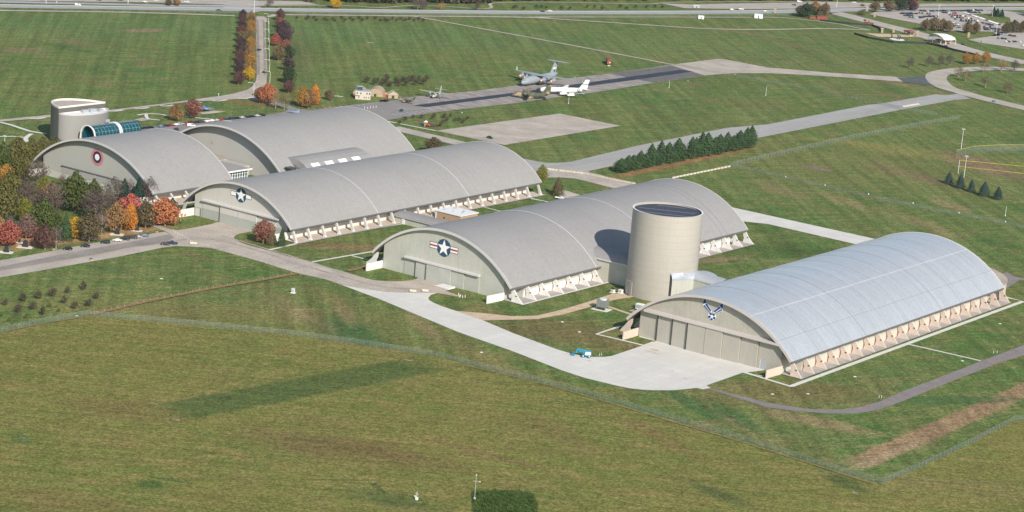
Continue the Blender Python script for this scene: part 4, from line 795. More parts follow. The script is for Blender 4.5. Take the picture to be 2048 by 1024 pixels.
def crown_pts(n, lobes=16, zc=.6, rz=.4, thin=0.):
    """points on an uneven crown of unit radius and unit height"""
    L = []
    for i in range(lobes):
        d = RS.normal(size=3); d /= np.linalg.norm(d); d[2] = abs(d[2])*.9-.25 if RS.rand() < .7 else d[2]*.8
        L.append((d*np.array([.62, .62, .62])*RS.uniform(.55, 1.1), RS.uniform(.26, .46)))
    L.append((np.zeros(3), .62)); L = L
    w_ = np.array([l[1]**2 for l in L]); w_ /= w_.sum(); idx = RS.choice(len(L), n, p=w_)
    C = np.array([L[i][0] for i in idx]); r = np.array([L[i][1] for i in idx]); d = RS.normal(size=(n, 3)); d /= np.linalg.norm(d, axis=1, keepdims=True)
    rad = r*RS.uniform(.72 if not thin else .3, 1.05, n); P = C+d*rad[:, None]; N = d+.55*RS.normal(size=(n, 3))+np.array([0, 0, .25])
    P[:, :2] /= np.percentile(np.hypot(P[:, 0], P[:, 1]), 94); lo, hi = np.percentile(P[:, 2], [4, 98]); b0, b1 = zc-rz*.78, .99; u = np.clip((P[:, 2]-lo)/(hi-lo), -.05, 1.05); k = np.clip(1-np.abs(2*u-.86)**2.3/1.25, .02, 1)**.5
    P[:, :2] *= (.22+.86*k)[:, None]; P[:, 2] = b0+(b1-b0)*u
    return P, N
def trunk_mesh(name, H, r, m, limbs=6, spread=.6, twig=0, n=6, top=.72):
    b = MB(); random.seed(hash(name) % 1000 if False else int(H*100)+limbs)
    b.tube((0, 0, 0), (0, 0, H*.35), r*1.15, r*.85, n, False); b.tube((0, 0, H*.35), (.02*H, 0, H*top), r*.85, r*.35, n, False)
    for i in range(limbs):
        a = i*2.4+random.random(); z0 = H*(.25+.45*i/limbs); ln = spread*(.6+.5*random.random())
        e = Vector((math.cos(a)*ln, math.sin(a)*ln, z0+H*random.uniform(.12, .30)))
        b.tube((0, 0, z0), e, r*.42, r*.12, 4, False)
        for k in range(twig):
            t = random.uniform(.3, 1); s0 = Vector((0, 0, z0)).lerp(e, t); a2 = a+random.uniform(-1.3, 1.3); l2 = spread*random.uniform(.25, .6)
            e2 = s0+Vector((math.cos(a2)*l2, math.sin(a2)*l2, H*random.uniform(.05, .2))); b.tube(s0, e2, r*.16, r*.05, 3, False)
            for q in range(2):
                s1 = s0.lerp(e2, random.uniform(.3, .9)); a3 = a2+random.uniform(-1.4, 1.4); l3 = l2*random.uniform(.3, .7)
                b.tube(s1, s1+Vector((math.cos(a3)*l3, math.sin(a3)*l3, H*random.uniform(.02, .14))), r*.08, r*.03, 3, False)
    return b.mesh('trunk', m)
M_bark = mat('grey_bark', (.20, .165, .135), .95, vary=.2, scale=2); M_barkd = mat('dark_bark', (.10, .08, .065), .95, vary=.2, scale=2); M_barkp = mat('pale_bark', (.36, .31, .25), .95, vary=.2, scale=2)
TM = {}
def tree_meshes(kind, color, var):
    key = (kind, color, var)
    if key in TM: return TM[key]
    m = leaf_mat(color+'_leaves', LEAF[color])
    H = 10.0; R_ = 5.0
    if kind == 'round':
        P, N = crown_pts(2600, 20, .56, .50); P[:, :2] *= R_; P[:, 2] *= H
        me = quads('crown', P, N, .33, m); tr = trunk_mesh('trunk', H, .32, M_bark, 6, 2.6)
    elif kind == 'tall':
        P, N = crown_pts(2400, 20, .54, .50); P[:, 2] += 0; k = 1.08-.35*np.clip(P[:, 2]-.5, -.3, .6); P[:, :2] *= R_*k[:, None]; P[:, 2] *= H
        me = quads('crown', P, N, .32, m); tr = trunk_mesh('trunk', H, .30, M_bark, 6, 2.4)
    elif kind == 'thin':          # half bare: few leaves over visible limbs
        P, N = crown_pts(1000, 16, .58, .46, 1); P[:, :2] *= R_; P[:, 2] *= H
        me = quads('crown', P, N, .22, m); tr = trunk_mesh('trunk', H, .26, M_barkp, 9, 3.2, 6, 5, .85)
    elif kind == 'bare':          # fine twigs only
        P, N = crown_pts(1700, 18, .58, .48, 1); P[:, :2] *= R_; P[:, 2] *= H
        me = quads('twigs', P, N, .19, m); tr = trunk_mesh('trunk', H, .30, M_bark, 12, 3.6, 9, 5, .9)
    elif kind == 'sapling':
        P, N = crown_pts(420, 8, .60, .42, 1); P[:, :2] *= R_; P[:, 2] *= H
        me = quads('crown', P, N, .50, m); tr = trunk_mesh('trunk', H, .30, M_barkd, 6, 2.8, 2, 4, .8)
    elif kind == 'bush':
        P, N = crown_pts(1500, 18, .44, .52); P[:, :2] *= R_; P[:, 2] *= H; P[:, 2] = np.maximum(P[:, 2], .1)
        me = quads('crown', P, N, .33, m); tr = trunk_mesh('trunk', H, .25, M_barkd, 5, 2.0)
    else:                          # 'pine' and 'cone'
        n = 2600; t = RS.uniform(0, 1, n)**(.75 if kind == 'cone' else .9); lay = 11 if kind == 'cone' else 8
        ph = RS.uniform(0, 6.283, 40); k = (t*lay) % 1; base = (1-t)**.85 if kind == 'cone' else np.clip(1.18*(1-t**2.4), .16, 1)*(.72+.28*np.minimum(1, t*4+.3))
        ang = RS.uniform(0, 6.283, n); arm = .5+.5*np.cos(ang*(7 if kind == 'cone' else 5)+ph[(t*lay).astype(int) % 40])
        rad = base*(1.30 if kind == 'pine' else 1.62)*(.5+.5*(1-k)*(.45+.55*arm)); rr = rad*np.sqrt(RS.uniform(.35 if kind == 'cone' else .2, 1, n))
        P = np.stack([rr*np.cos(ang)*R_, rr*np.sin(ang)*R_, (.06+.94*t)*H-.35*rr*(1-k)*(1 if kind == 'cone' else -.8)], 1)
        N = np.stack([np.cos(ang), np.sin(ang), np.full(n, 1.0)], 1)+.5*RS.normal(size=(n, 3)); me = quads('crown', P, N, .36, m); tr = trunk_mesh('trunk', H, .28, M_barkd, 4, 1.2)
    TM[key] = (me, tr); return TM[key]
MADE = {}
TREE_NAME = {'round': 'broadleaf_tree', 'tall': 'broadleaf_tree', 'thin': 'thinning_tree', 'bare': 'bare_tree', 'sapling': 'sapling', 'bush': 'shrub', 'pine': 'pine_tree', 'cone': 'spruce_tree'}
CATS = {'sapling': 'sapling', 'bush': 'shrub', 'pine': 'pine tree', 'cone': 'conifer'}
def tree(kind, color, base, r, h, label, group=None, metric=False, var=None):
    """base: photo pixel of the foot; r, h in photo pixels unless metric"""
    p = at(*base); 
    if not metric:
        s = FPX/(Vector(CAM)-p).length; r /= s; h /= s*.97
    var = random.randint(0, 2) if var is None else var; rz = random.uniform(0, 6.28); key = (kind, color, var)
    sc = (r/5*1.0, r/5*1.0, h/10)
    if key in MADE: return dup(MADE[key], p, rz, label, group, sc)
    me, tr = tree_meshes(*key)
    t = thing(TREE_NAME[kind], label, CATS.get(kind, 'tree'), p, rz, group); t.scale = sc
    part('twigs' if kind == 'bare' else 'crown', me, t); part('trunk', tr, t); MADE[key] = t
    return t
# park grove at the left edge, in front of the leftmost hangar
GR = 'autumn trees of the park left of the hangars'
grove = [
 ('round', 'red', (20, 492), 22, 46, 'red maple at the left edge above the stone memorials'),
 ('round', 'pinkbrown', (52, 478), 15, 46, 'pinkish half bare maple crown top behind the red leafed ones'),
 ('bush', 'red', (56, 474), 22, 30, 'low spreading salmon red tree with red leaves fallen below'),
 ('round', 'maroon', (90, 499), 18, 46, 'maroon and green tree just right of the salmon red one'),
 ('thin', 'greybrown', (112, 499), 15, 46, 'thin grey brown tree beside the car park kerb, trunk showing'),
 ('cone', 'pine', (131, 482), 15, 52, 'narrow dark green conifer left of the yellow tree'),
 ('round', 'yellow', (150, 478), 15, 40, 'small bright yellow tree with clear trunk by the roadside lot'),
 ('round', 'bronzegreen', (178, 484), 20, 52, 'bronze and green round tree behind the tall memorial stone'),
 ('thin', 'pinkbrown', (203, 471), 19, 46, 'pale pink brown tree with half its leaves down'),
 ('tall', 'brownorange', (231, 467), 18, 58, 'tall brown orange tree left of the bright orange one'),
 ('tall', 'orange', (261, 462), 13, 52, 'brightest orange tree of the park, narrow and tall'),
 ('tall', 'gold', (251, 460), 9, 36, 'slim golden tree squeezed left of the bright orange one'),
 ('round', 'scarlet', (259, 446), 20, 54, 'scarlet tree rising behind the orange ones'),
 ('round', 'bronzegreen', (291, 456), 17, 48, 'olive brown tree at right end of the grove, shaded car below'),
 ('round', 'orangered', (330, 452), 27, 52, 'wide orange red tree beside the white wing wall of the long hangar'),
 ('round', 'green', (150, 424), 28, 72, 'largest green tree of the grove in front of the leftmost hangar'),
 ('round', 'green', (187, 418), 17, 54, 'smaller green tree close right of the largest green one'),
 ('round', 'green', (86, 470), 24, 66, 'broad dark green tree left of the narrow conifer'),
 ('round', 'green', (108, 475), 16, 50, 'green tree wedged between broad green one and the conifer'),
 ('bare', 'purplebrown', (190, 446), 28, 64, 'purple grey leafless tree right of the largest green tree'),
 ('bare', 'greybrown', (214, 440), 22, 56, 'grey leafless tree behind the brown orange one'),
 ('bare', 'greybrown', (104, 440), 26, 70, 'wide grey leafless tree left of the largest green tree'),
 ('round', 'brownorange', (102, 420), 22, 50, 'brown russet tree behind the wide leafless one'),
 ('bare', 'darkmaroon', (52, 432), 17, 40, 'dark maroon thin tree behind the yellow green one'),
 ('round', 'yellowgreen', (47, 446), 15, 46, 'yellow green tree left of the broad dark green one'),
 ('bare', 'purplebrown', (50, 425), 26, 62, 'purplish leafless tree in the middle of the grove left side'),
 ('tall', 'olive', (10, 450), 24, 80, 'tall olive green tree at the left picture edge'),
 ('round', 'olive', (20, 420), 22, 70, 'olive tree turning yellow at the left edge'),
 ('round', 'gold', (11, 372), 13, 40, 'golden tree at the left edge level with the hangar door'),
 ('round', 'olive', (36, 348), 21, 66, 'large dark olive tree at left end of the leftmost hangar'),
 ('round', 'green', (5, 352), 16, 62, 'dark green tree at the left edge near the small parking bay'),
 ('round', 'olive', (62, 330), 17, 48, 'olive tree between the path and the leftmost hangar roof'),
 ('round', 'olive', (44, 362), 16, 46, 'shaded olive tree beside the left foot of the leftmost hangar'),
 ('bush', 'yellowgreen', (88, 386), 17, 30, 'pale green shrub at foot of the leftmost hangar wall'),
 ('bare', 'purplebrown', (74, 372), 20, 46, 'leafless tree in front of the left corner of the leftmost hangar'),
 ('bare', 'pinkbrown', (124, 372), 9, 22, 'small pink brown bush against the leftmost hangar door'),
 ('bare', 'greybrown', (228, 408), 22, 50, 'leafless branching tree in front of right side of leftmost hangar'),
 ('cone', 'teal', (248, 406), 15, 46, 'left one of two blue green conifers by the leftmost hangar'),
 ('cone', 'teal', (277, 407), 16, 48, 'right one of two blue green conifers by the leftmost hangar'),
 ('bare', 'purplebrown', (298, 408), 16, 50, 'leafless tree right of the two blue green conifers'),
 ('bare', 'purplebrown', (262, 395), 14, 36, 'small leafless tree behind the two blue green conifers'),
 ('round', 'darkgreen', (344, 440), 12, 40, 'small dark green tree behind the orange red one'),
 ('cone', 'spruce', (20, 452), 10, 34, 'small silvery spruce among the trees at the left edge'),
 ('bare', 'greybrown', (14, 476), 17, 40, 'grey thin tree behind the red maple at left edge'),
 ('round', 'brownorange', (0, 486), 12, 50, 'orange brown tree cut by the left picture edge'),
 ('bush', 'olive', (64, 395), 16, 26, 'olive shrub mass below the left corner leafless tree'),
 ('bare', 'pinkbrown', (36, 410), 16, 36, 'pinkish bare tree between the olive and purplish trees'),
 ('bush', 'olive', (110, 296), 14, 20, 'olive bushes at the foot of the theatre building'),
 ('bush', 'brownorange', (128, 292), 9, 13, 'orange brown bush at the foot of the theatre building'),
 ('round', 'olive', (84, 318), 14, 40, 'olive tree right of the curved garden path'),
 ('round', 'russet', (526, 487), 19, 44, 'russet red bushy tree at the near corner of the long hangar'),
 ('cone', 'bronzegreen', (542, 490), 12, 32, 'short olive conifer at near corner of the long hangar'),
 ('cone', 'pine', (563, 494), 10, 36, 'narrow green conifer beside first buttress of the long hangar'),
]
for k, c_, b_, r_, h_, lb in grove: tree(k, c_, b_, r_*(1.16 if k in ('round', 'tall', 'bare') else 1), h_*1.04, lb, GR if b_[0] < 360 and b_[1] > 300 else None)
# other single trees
single = [
 ('tall', 'brownorange', (352, 242), 14, 33, 'brown orange tree on the lawn behind the far hangar'),
 ('round', 'russet', (384.5, 237), 17, 37, 'rounded brick red tree next to the blue jet on the lawn'),
 ('round', 'orangered', (533, 208), 17, 40, 'pinkish red tree at the bend of the avenue'), ('round', 'russet', (519, 206), 12, 30, 'dark red tree at the bend, left of the pinkish red one'),
 ('thin', 'brownorange', (551, 217.5), 12, 32, 'thin brown orange tree with tall trunk beside the lot entry'), ('thin', 'olive', (568, 220), 11, 32, 'thin olive tree standing nearest the lot entry kerb'),
 ('round', 'gold', (605, 215), 14, 40, 'golden tree with long trunk beside the visitor lot'), ('round', 'brownorange', (616.5, 216.5), 15, 36, 'brown orange tree right of the golden one by the lot'),
 ('tall', 'orange', (630, 211), 12, 40, 'orange tree behind the brown orange one by the visitor lot'), ('round', 'tanbrown', (658, 200.5), 9, 20, 'small brown tree alone left of the white bench slab'),
 ('round', 'bronzegreen', (867, 306), 18, 30, 'olive green tree in the gap behind the long hangar roof'),
 ('tall', 'yellowgreen', (1082, 371), 12, 40, 'tall yellowing tree at far corner of the long hangar'), ('cone', 'bronzegreen', (1115, 391), 14, 36, 'dark conifer standing alone between long hangar and drive'),
 ('round', 'darkgreen', (1613, 35), 18, 27, 'broad dark evergreen left of the small red brick hut'), ('round', 'tanbrown', (1650, 34), 11, 27, 'brown tree right of the dark evergreen by the brick hut'),
 ('round', 'brownorange', (1630, 30), 12, 26, 'orange brown tree behind the dark evergreen by the brick hut'), ('bare', 'greybrown', (1598, 33), 10, 20, 'grey leafless tree left of the dark evergreen by the brick hut'),
 ('round', 'tanbrown', (1751, 24), 11, 20, 'left brown tree at corner of the far car park'), ('round', 'tanbrown', (1778, 23), 11, 20, 'right brown tree at corner of the far car park'),
 ('round', 'darkgreen', (1800, 22), 14, 24, 'dark tree between the brown and the maroon tree by the far car park'), ('round', 'darkmaroon', (1822, 21), 14, 20, 'dark maroon tree above the far car park'),
 ('round', 'red', (1826, 18), 9, 17, 'dull red tree touching the dark maroon one above far car park'), ('bush', 'olive', (1724, 30), 9, 10, 'low olive bush at the verge of the gate road'),
 ('bush', 'tanbrown', (1725, 13), 5, 5, 'tiny brown bush in front of the far woodland'),
 ('bare', 'greybrown', (540, 13.5), 9, 16, 'grey leafless tree beyond the highway left of the yellow one'), ('round', 'yellow', (669, 17), 11, 22, 'bright yellow tree beyond the highway'),
 ('bare', 'greybrown', (835, 20), 14, 26, 'spreading leafless tree on the verge beyond the highway'), ('bare', 'purplebrown', (846, 20), 10, 20, 'leafless tree right of the spreading one beyond the highway'),
 ('thin', 'gold', (882, 20), 10, 14, 'thin yellow tree on the verge beyond the highway'), ('bare', 'purplebrown', (956, 20), 8, 16, 'small leafless tree near the loop of the cycle path'),
 ('round', 'bronzegreen', (337, 12), 7, 14, 'left olive tree by the street lot beyond the highway'), ('round', 'brownorange', (353, 12), 8, 15, 'right brown tree by the street lot beyond the highway'),
]
for k, c_, b_, r_, h_, lb in single: tree(k, c_, b_, r_, h_, lb)
PAIR = 'double row of autumn trees left of the avenue'
for i, y in enumerate([168, 152, 137, 122, 108, 95, 83, 71, 59, 47, 38]):
    c_ = ['maroon', 'darkmaroon', 'darkmaroon', 'maroon', 'darkmaroon', 'darkmaroon', 'tanbrown', 'maroon', 'darkmaroon', 'maroon', 'darkmaroon'][i]
    lab = ['maroon tree at the near end of the outer row left of the avenue'] + ['%s from the near end of the outer row left of the avenue' % ('%s tree, %s' % ({'maroon': 'maroon', 'darkmaroon': 'dark maroon', 'tanbrown': 'brown'}[c_], o)) for o in ('second', 'third', 'fourth', 'fifth', 'sixth', 'seventh', 'eighth', 'ninth', 'tenth', 'last')]
    tree('round', c_, (477+i*.9, y+1), 11.5-.25*i, 25-.6*i, lab[i], PAIR)
for i, y in enumerate([160, 147, 133, 120, 107, 95, 83, 71, 60, 50, 41]):
    c_ = ['yellow', 'brownorange', 'gold', 'brownorange', 'brownorange', 'gold', 'tanbrown', 'brownorange', 'gold', 'tanbrown', 'brownorange'][i]; cn = {'yellow': 'yellow', 'gold': 'golden', 'brownorange': 'orange brown', 'tanbrown': 'brown'}[c_]
    lab = '%s tree, %s from the near end of the kerbside row left of the avenue' % (cn, ['first', 'second', 'third', 'fourth', 'fifth', 'sixth', 'seventh', 'eighth', 'ninth', 'tenth', 'last'][i])
    tree('tall', c_, (499+i*.35, y+1), 11-.25*i, 27-.8*i, lab, PAIR)
RT = 'autumn trees in the row right of the avenue'
for c_, b_, r_, h_, lb in [
 ('maroon', (576.5, 185.5), 12, 24, 'nearest maroon tree of the row right of the avenue, trunk visible'), ('darkgreen', (577, 167), 15, 34, 'large dark green tree, second of the row right of the avenue'),
 ('darkmaroon', (575, 142), 13, 28, 'dark maroon tree above the dark green one right of the avenue'), ('tanbrown', (557, 121), 12, 28, 'brown tree closest to the lamps in the row right of the avenue'),
 ('darkgreen', (576, 117), 12, 26, 'dark green tree beside the brown one right of the avenue'), ('russet', (571, 103), 11, 24, 'russet tree with red top right of the avenue'),
 ('red', (552, 92), 11, 24, 'rosy red tree leaning toward the lamps right of the avenue'), ('darkmaroon', (569, 86), 13, 26, 'shaded dark tree below the biggest purple crown'),
 ('darkmaroon', (566, 77), 18, 34, 'biggest dark purple crown of the row right of the avenue'), ('russet', (561, 56), 11, 20, 'pinkish russet tree behind the biggest purple crown'),
 ('maroon', (561, 42), 9, 23, 'maroon tree at far end of the row right of the avenue')]: tree('round', c_, b_, r_, h_, lb, RT)
# pines along the taxiway
for i, (x, r_, h_) in enumerate([(1242, 15, 38), (1256, 12, 30), (1266, 16, 42), (1280, 12, 34), (1291, 14, 40), (1301, 14, 44), (1312, 12, 36), (1320, 14, 44), (1336, 12, 40), (1345, 10, 38), (1355, 14, 44), (1364, 13, 46), (1382, 13, 42), (1390, 14, 46), (1402, 13, 46), (1413, 13, 44), (1430, 14, 46), (1438, 12, 42), (1453, 13, 44), (1466, 13, 42), (1478, 13, 44), (1492, 13, 46), (1501, 11, 48)]):
    pass
    tree('pine', 'pine', (x, 256+(352-(x-1244)*.0+0)/4-(x-1244)*.193), r_*1.12*random.uniform(.8, 1.12), h_*random.uniform(.70, 1.08), 'dark green pine, %s from the left in the dense row along the taxiway' % nth(i), 'pines in the row along the taxiway')
for i, (b_, r_, h_) in enumerate([((1897, 368), 10, 24), ((1919.5, 376.5), 10.5, 29), ((1942, 384), 8.5, 25), ((1967.5, 392), 12, 28), ((1995, 399), 10.5, 25)]):
    tree('cone', 'spruce', b_, r_, h_, '%s of five blue green spruces beside the ball field' % ['leftmost', 'second from left', 'middle one', 'second from right', 'rightmost'][i], 'spruces beside the ball field')
# saplings
def saplings(pts, r, h, where, group, color='sapling', kinds=('sapling',)):
    for i, (x, y) in enumerate(sorted(pts)): tree(kinds[i % len(kinds)], color, (x, y), r*random.uniform(.8, 1.2), h*random.uniform(.85, 1.15), '%s, %s from the left' % (where, nth(i)), group)
saplings(Z((0, 512), 4, [(42, 398), (175, 368), (298, 348), (420, 325), (545, 302), (663, 278), (778, 345), (718, 408), (597, 432), (515, 388), (265, 430), (145, 455), (345, 478)]), 7.5, 17, 'small dark leafed sapling on the lawn below the lower left lot', 'saplings on the lawn at lower left')
saplings(Z((0, 512), 4, [(393, 408), (468, 455), (210, 498), (75, 525), (5, 485)]), 5, 9, 'tiny sparse sapling beside the lower left fence', 'tiny saplings at lower left', 'olive')
saplings(Z((512, 0), 4, [(885, 663), (945, 680), (975, 665), (1045, 675), (1000, 700), (1110, 665), (1075, 695), (1140, 692), (1180, 655), (1200, 690), (1250, 650), (1265, 683), (1305, 660), (1335, 678), (1365, 655), (1040, 650), (1130, 675), (1215, 665)]), 6.2, 13, 'dark reddish sapling behind the wartime tower', 'saplings behind the wartime tower', 'sapling')
saplings(Z((512, 0), 4, [(330, 150), (403, 165), (412, 150), (488, 168), (470, 150), (545, 160), (565, 170), (612, 160), (632, 172), (685, 155), (708, 172), (752, 155), (775, 170), (820, 155), (850, 172), (888, 155), (955, 155), (990, 172), (1030, 165), (1055, 172), (1095, 160), (1125, 172), (1157, 158), (1195, 170), (1225, 160), (1265, 172), (1340, 175), (1300, 160)]), 4.5, 6.5, 'small sapling along the far service track', 'saplings along the service track', 'sapling')
saplings(Z((1024, 0), 4, [(12, 70), (35, 65), (90, 80), (198, 62), (235, 65), (270, 75), (398, 75), (460, 80), (603, 62), (660, 68), (718, 80), (865, 62), (920, 72), (990, 62), (1078, 65), (1145, 62), (1205, 65)]), 4, 6.5, 'small sapling on the verge beyond the highway', 'saplings beyond the highway', 'darkgreen')
saplings(Z((680, 160), 7.315, [(1070, 560), (1190, 560), (950, 590), (875, 650), (1340, 580), (1380, 545), (1510, 560), (1530, 540), (1620, 550), (1570, 600), (1680, 610), (1740, 600), (1860, 580), (1800, 630), (1460, 680), (1500, 640)]), 4.5, 8, 'young thin sapling around the playground', 'saplings around the playground', 'sapling')
for i, (x, y, r_, c_, k, lb) in enumerate([(1135, 548, 9, 'greybrown', 'bare', 'leftmost leafless tree in the field before the loop road'), (1290, 535, 10, 'greybrown', 'bare', 'second leafless tree in the field before the loop road'), (1385, 525, 9, 'greybrown', 'bare', 'third leafless tree in the field before the loop road'), (1450, 525, 9, 'greybrown', 'bare', 'leafless tree nearest the golden ones by the loop road'),
  (1585, 515, 9, 'gold', 'round', 'left one of three golden trees inside the loop road'), (1660, 515, 9, 'gold', 'round', 'middle one of three golden trees inside the loop road'), (1740, 505, 9, 'gold', 'tall', 'right and tallest of three golden trees inside the loop road'),
  (1525, 618, 10, 'tanbrown', 'thin', 'brown tree left of a pair inside the bend of the loop road'), (1580, 652, 11, 'tanbrown', 'thin', 'brown tree, lowest of the clump inside the bend of the loop road'), (1725, 577, 10, 'tanbrown', 'thin', 'brown tree below the tallest golden one'), (1865, 570, 12, 'brownorange', 'thin', 'orange brown tree with reddish top by the loop road'),
  (1970, 570, 10, 'greybrown', 'bare', 'thin grey tree right of the reddish topped one'), (1740, 700, 11, 'bronzegreen', 'thin', 'dark thinning tree alone inside the loop road'), (1915, 747, 11, 'tanbrown', 'bare', 'leafless dark tree nearest the right edge inside the loop road')]):
    tree(k, c_, (1536+x/4, y/4), r_, 22, lb)
CP = 'brown trees along the near side of the far car park'
for i, (x, y, r_, h_, lb) in enumerate([(1852, 62, 12, 27, 'leftmost brown tree in front of the far car park'), (1868, 62, 14, 30, 'broad brown tree, second from left in front of the far car park'), (1884, 63, 12, 28, 'brown tree, third from left in front of the far car park'), (1896, 65, 10, 26, 'brown tree above the white gate canopy'), (1934, 67, 12, 26, 'brown tree, left of the pair right of the gate canopy'), (1952, 68, 11, 26, 'brown tree, right of the pair right of the gate canopy'),
   (2012, 68, 12, 26, 'olive brown tree left of a clump at the right edge'), (2028, 66, 14, 28, 'olive brown tree in the middle of the clump at right edge'), (2044, 66, 12, 26, 'olive brown tree touching the right picture edge')]):
    tree('round', 'tanbrown' if i < 6 else 'bronzegreen', (x, y), r_*.86, h_*.85, lb, CP)
for i, (x, y, h_) in enumerate([(1987, 33, 19), (1994, 34, 17), (2003, 35, 16)]): tree('cone', 'teal', (x, y), 6, h_, '%s of three dark conifers on the lawn inside the far car park' % ['left', 'middle', 'right'][i])
# far woodland beyond the highway: one mass
def woodland(name, segs, label, col):
    allP = []; allN = []
    for (x0, y0, x1, y1, dens, hh) in segs:
        a = at(x0, y0); b = at(x1, y1); Ld = (b-a).length; nn = int(Ld/9*dens*5)
        for i in range(nn):
            t = RS.rand(); p = a.lerp(b, t); back = RS.uniform(0, 1)**1.8*240
            d = Vector((p.x-CAM[0], p.y-CAM[1], 0)).normalized(); q = p+d*back
            P, N = crown_pts(110, 6, .48, .52); r_ = RS.uniform(5, 8); h_ = hh*RS.uniform(.7, 1.2); P = P*np.array([r_, r_, h_])+np.array([q.x, q.y, 0]); allP.append(P); allN.append(N)
    me = quads(name, np.concatenate(allP), np.concatenate(allN), 1.7, col); o = bpy.data.objects.new(name, me); COL.objects.link(o); o['kind'] = 'stuff'; o['label'] = label; o['category'] = 'woodland'
wm = leaf_mat('woodland_leaves', (.085, .075, .055), .6, .1, .12)
cr = [x for x in wm.node_tree.nodes if x.type == 'HUE_SAT'][0]; 
for x in wm.node_tree.nodes:
    if x.type == 'MAP_RANGE' and abs(x.inputs[3].default_value-.475) < 1e-3: x.inputs[3].default_value = .42; x.inputs[4].default_value = .60
woodland('far_woodland', [(585, 4, 720, 6, 1.2, 14), (700, 6, 800, 8, 2.2, 14), (800, 5, 985, 8, 2.2, 13), (985, 2, 1150, 1.0, 2, 12), (1150, .2, 2080, 3.4, 2.0, 14)], 'brown and green late autumn woodland along the top edge beyond the highway', wm)
# apse at the rear of the nearest hangar
hp = [(44.6*math.cos(t), 44.6*math.sin(t)) for t in [math.pi*i/40 for i in range(41)]]
MB().prism(hp, 0, 7.6, 'z').build('rear_bay_wall', M_pink, h4, loc=(0, 437.9-204.9, 0))
b = MB(); rings = [[(x*k, y*k, 7.62+3.2*(1-k)) for x, y in hp] for k in (1.01, .8, .6, .4, .2, .02)]; b.loft(rings, close=False, cap=False)
b.build('rear_bay_roof', M_beige, h4, smooth=True, loc=(0, 437.9-204.9, 0))
# ------------------------------------------------------------------ vehicles
PAINT = {'black': (.012, .013, .016), 'navy': (.012, .022, .06), 'dark grey': (.05, .055, .065), 'silver': (.42, .44, .46), 'white': (.75, .75, .74), 'red': (.30, .02, .02), 'maroon': (.12, .015, .025), 'grey blue': (.15, .22, .30), 'dark green': (.02, .05, .045)}
M_tint = mat('tinted_glass', (.02, .03, .04), .1, spec=.8); M_tyre = mat('tyre_rubber', (.02, .02, .02), .9); M_rim = mat('wheel_rim', (.5, .5, .5), .4, .6); M_lampw = mat('lamp_lens', (.8, .8, .75), .2)
def paint(c):
    return mat(c.replace(' ', '_')+'_car_paint', PAINT[c], .28, .1 if c not in ('white',) else 0, spec=.6)
CARM = {}
def car_meshes(style, c):
    k = (style, c)
    if k in CARM: return CARM[k]
    if style == 'sedan': prof = [(-2.3, .35), (2.3, .35), (2.32, .72), (1.3, .92), (.55, 1.40), (-.95, 1.42), (-1.75, 1.0), (-2.32, .92)]; cab = (-1.55, 1.15, .97, 1.36, .75)
    elif style == 'suv': prof = [(-2.35, .4), (2.35, .4), (2.38, .95), (1.35, 1.1), (.75, 1.72), (-2.05, 1.75), (-2.38, 1.1)]; cab = (-2.1, 1.2, 1.12, 1.64, .86)
    elif style == 'pickup': prof = [(-2.7, .45), (2.7, .45), (2.72, 1.0), (1.6, 1.12), (1.0, 1.75), (-.4, 1.77), (-.65, 1.08), (-2.7, 1.08)]; cab = (-.55, 1.35, 1.12, 1.68, .8)
    else: prof = [(-2.7, .4), (2.7, .4), (2.75, 1.1), (2.1, 1.3), (1.5, 2.1), (-2.7, 2.15)]; cab = (-.2, 2.0, 1.35, 1.95, .9)
    w_ = .92; b = MB(); tw_ = .72
    n = len(prof); zt = max(p[1] for p in prof)
    L_ = [(x, -w_*(1 if z_ < 1.05 else .80), z_) for x, z_ in prof]; R__ = [(x, w_*(1 if z_ < 1.05 else .80), z_) for x, z_ in prof]
    b.add(L_+R__, [tuple(range(n)), tuple(range(2*n-1, n-1, -1))]+[(i, (i+1) % n, (i+1) % n+n, i+n) for i in range(n)]); body = b.mesh('body', paint(c))
    g = MB(); x0, x1, z0, z1, ww = cab
    zt_ = [(x0-.12, z0), (x1, z0), (x1-(.62 if style != 'van' else .45), z1), (x0+.25, z1)]
    g.add([(x, -w_*.93, z_) if z_ == z0 else (x, -w_*.83, z_) for x, z_ in zt_]+[(x, w_*.93, z_) if z_ == z0 else (x, w_*.83, z_) for x, z_ in zt_], [(0, 1, 2, 3), (7, 6, 5, 4), (0, 4, 5, 1), (1, 5, 6, 2), (2, 6, 7, 3), (3, 7, 4, 0)])
    win = g.mesh('windows', M_tint)
    wh = MB(); wh.tube((0, -.1, 0), (0, .1, 0), .36, .36, 14); wm_ = wh.mesh('wheel', M_tyre); rm = MB().tube((0, -.115, 0), (0, .115, 0), .22, .22, 10).mesh('rim', M_rim)
    hl = MB().box(-.03, -.18, -.07, .03, .18, .07).mesh('headlight', M_lampw)
    CARM[k] = (body, win, wm_, rm, hl); return CARM[k]
CARS = {}
NM = {'sedan': 'parked_car', 'suv': 'parked_car', 'pickup': 'pickup_truck', 'van': 'delivery_van'}
CT = {'sedan': 'car', 'suv': 'car', 'pickup': 'pickup truck', 'van': 'van'}
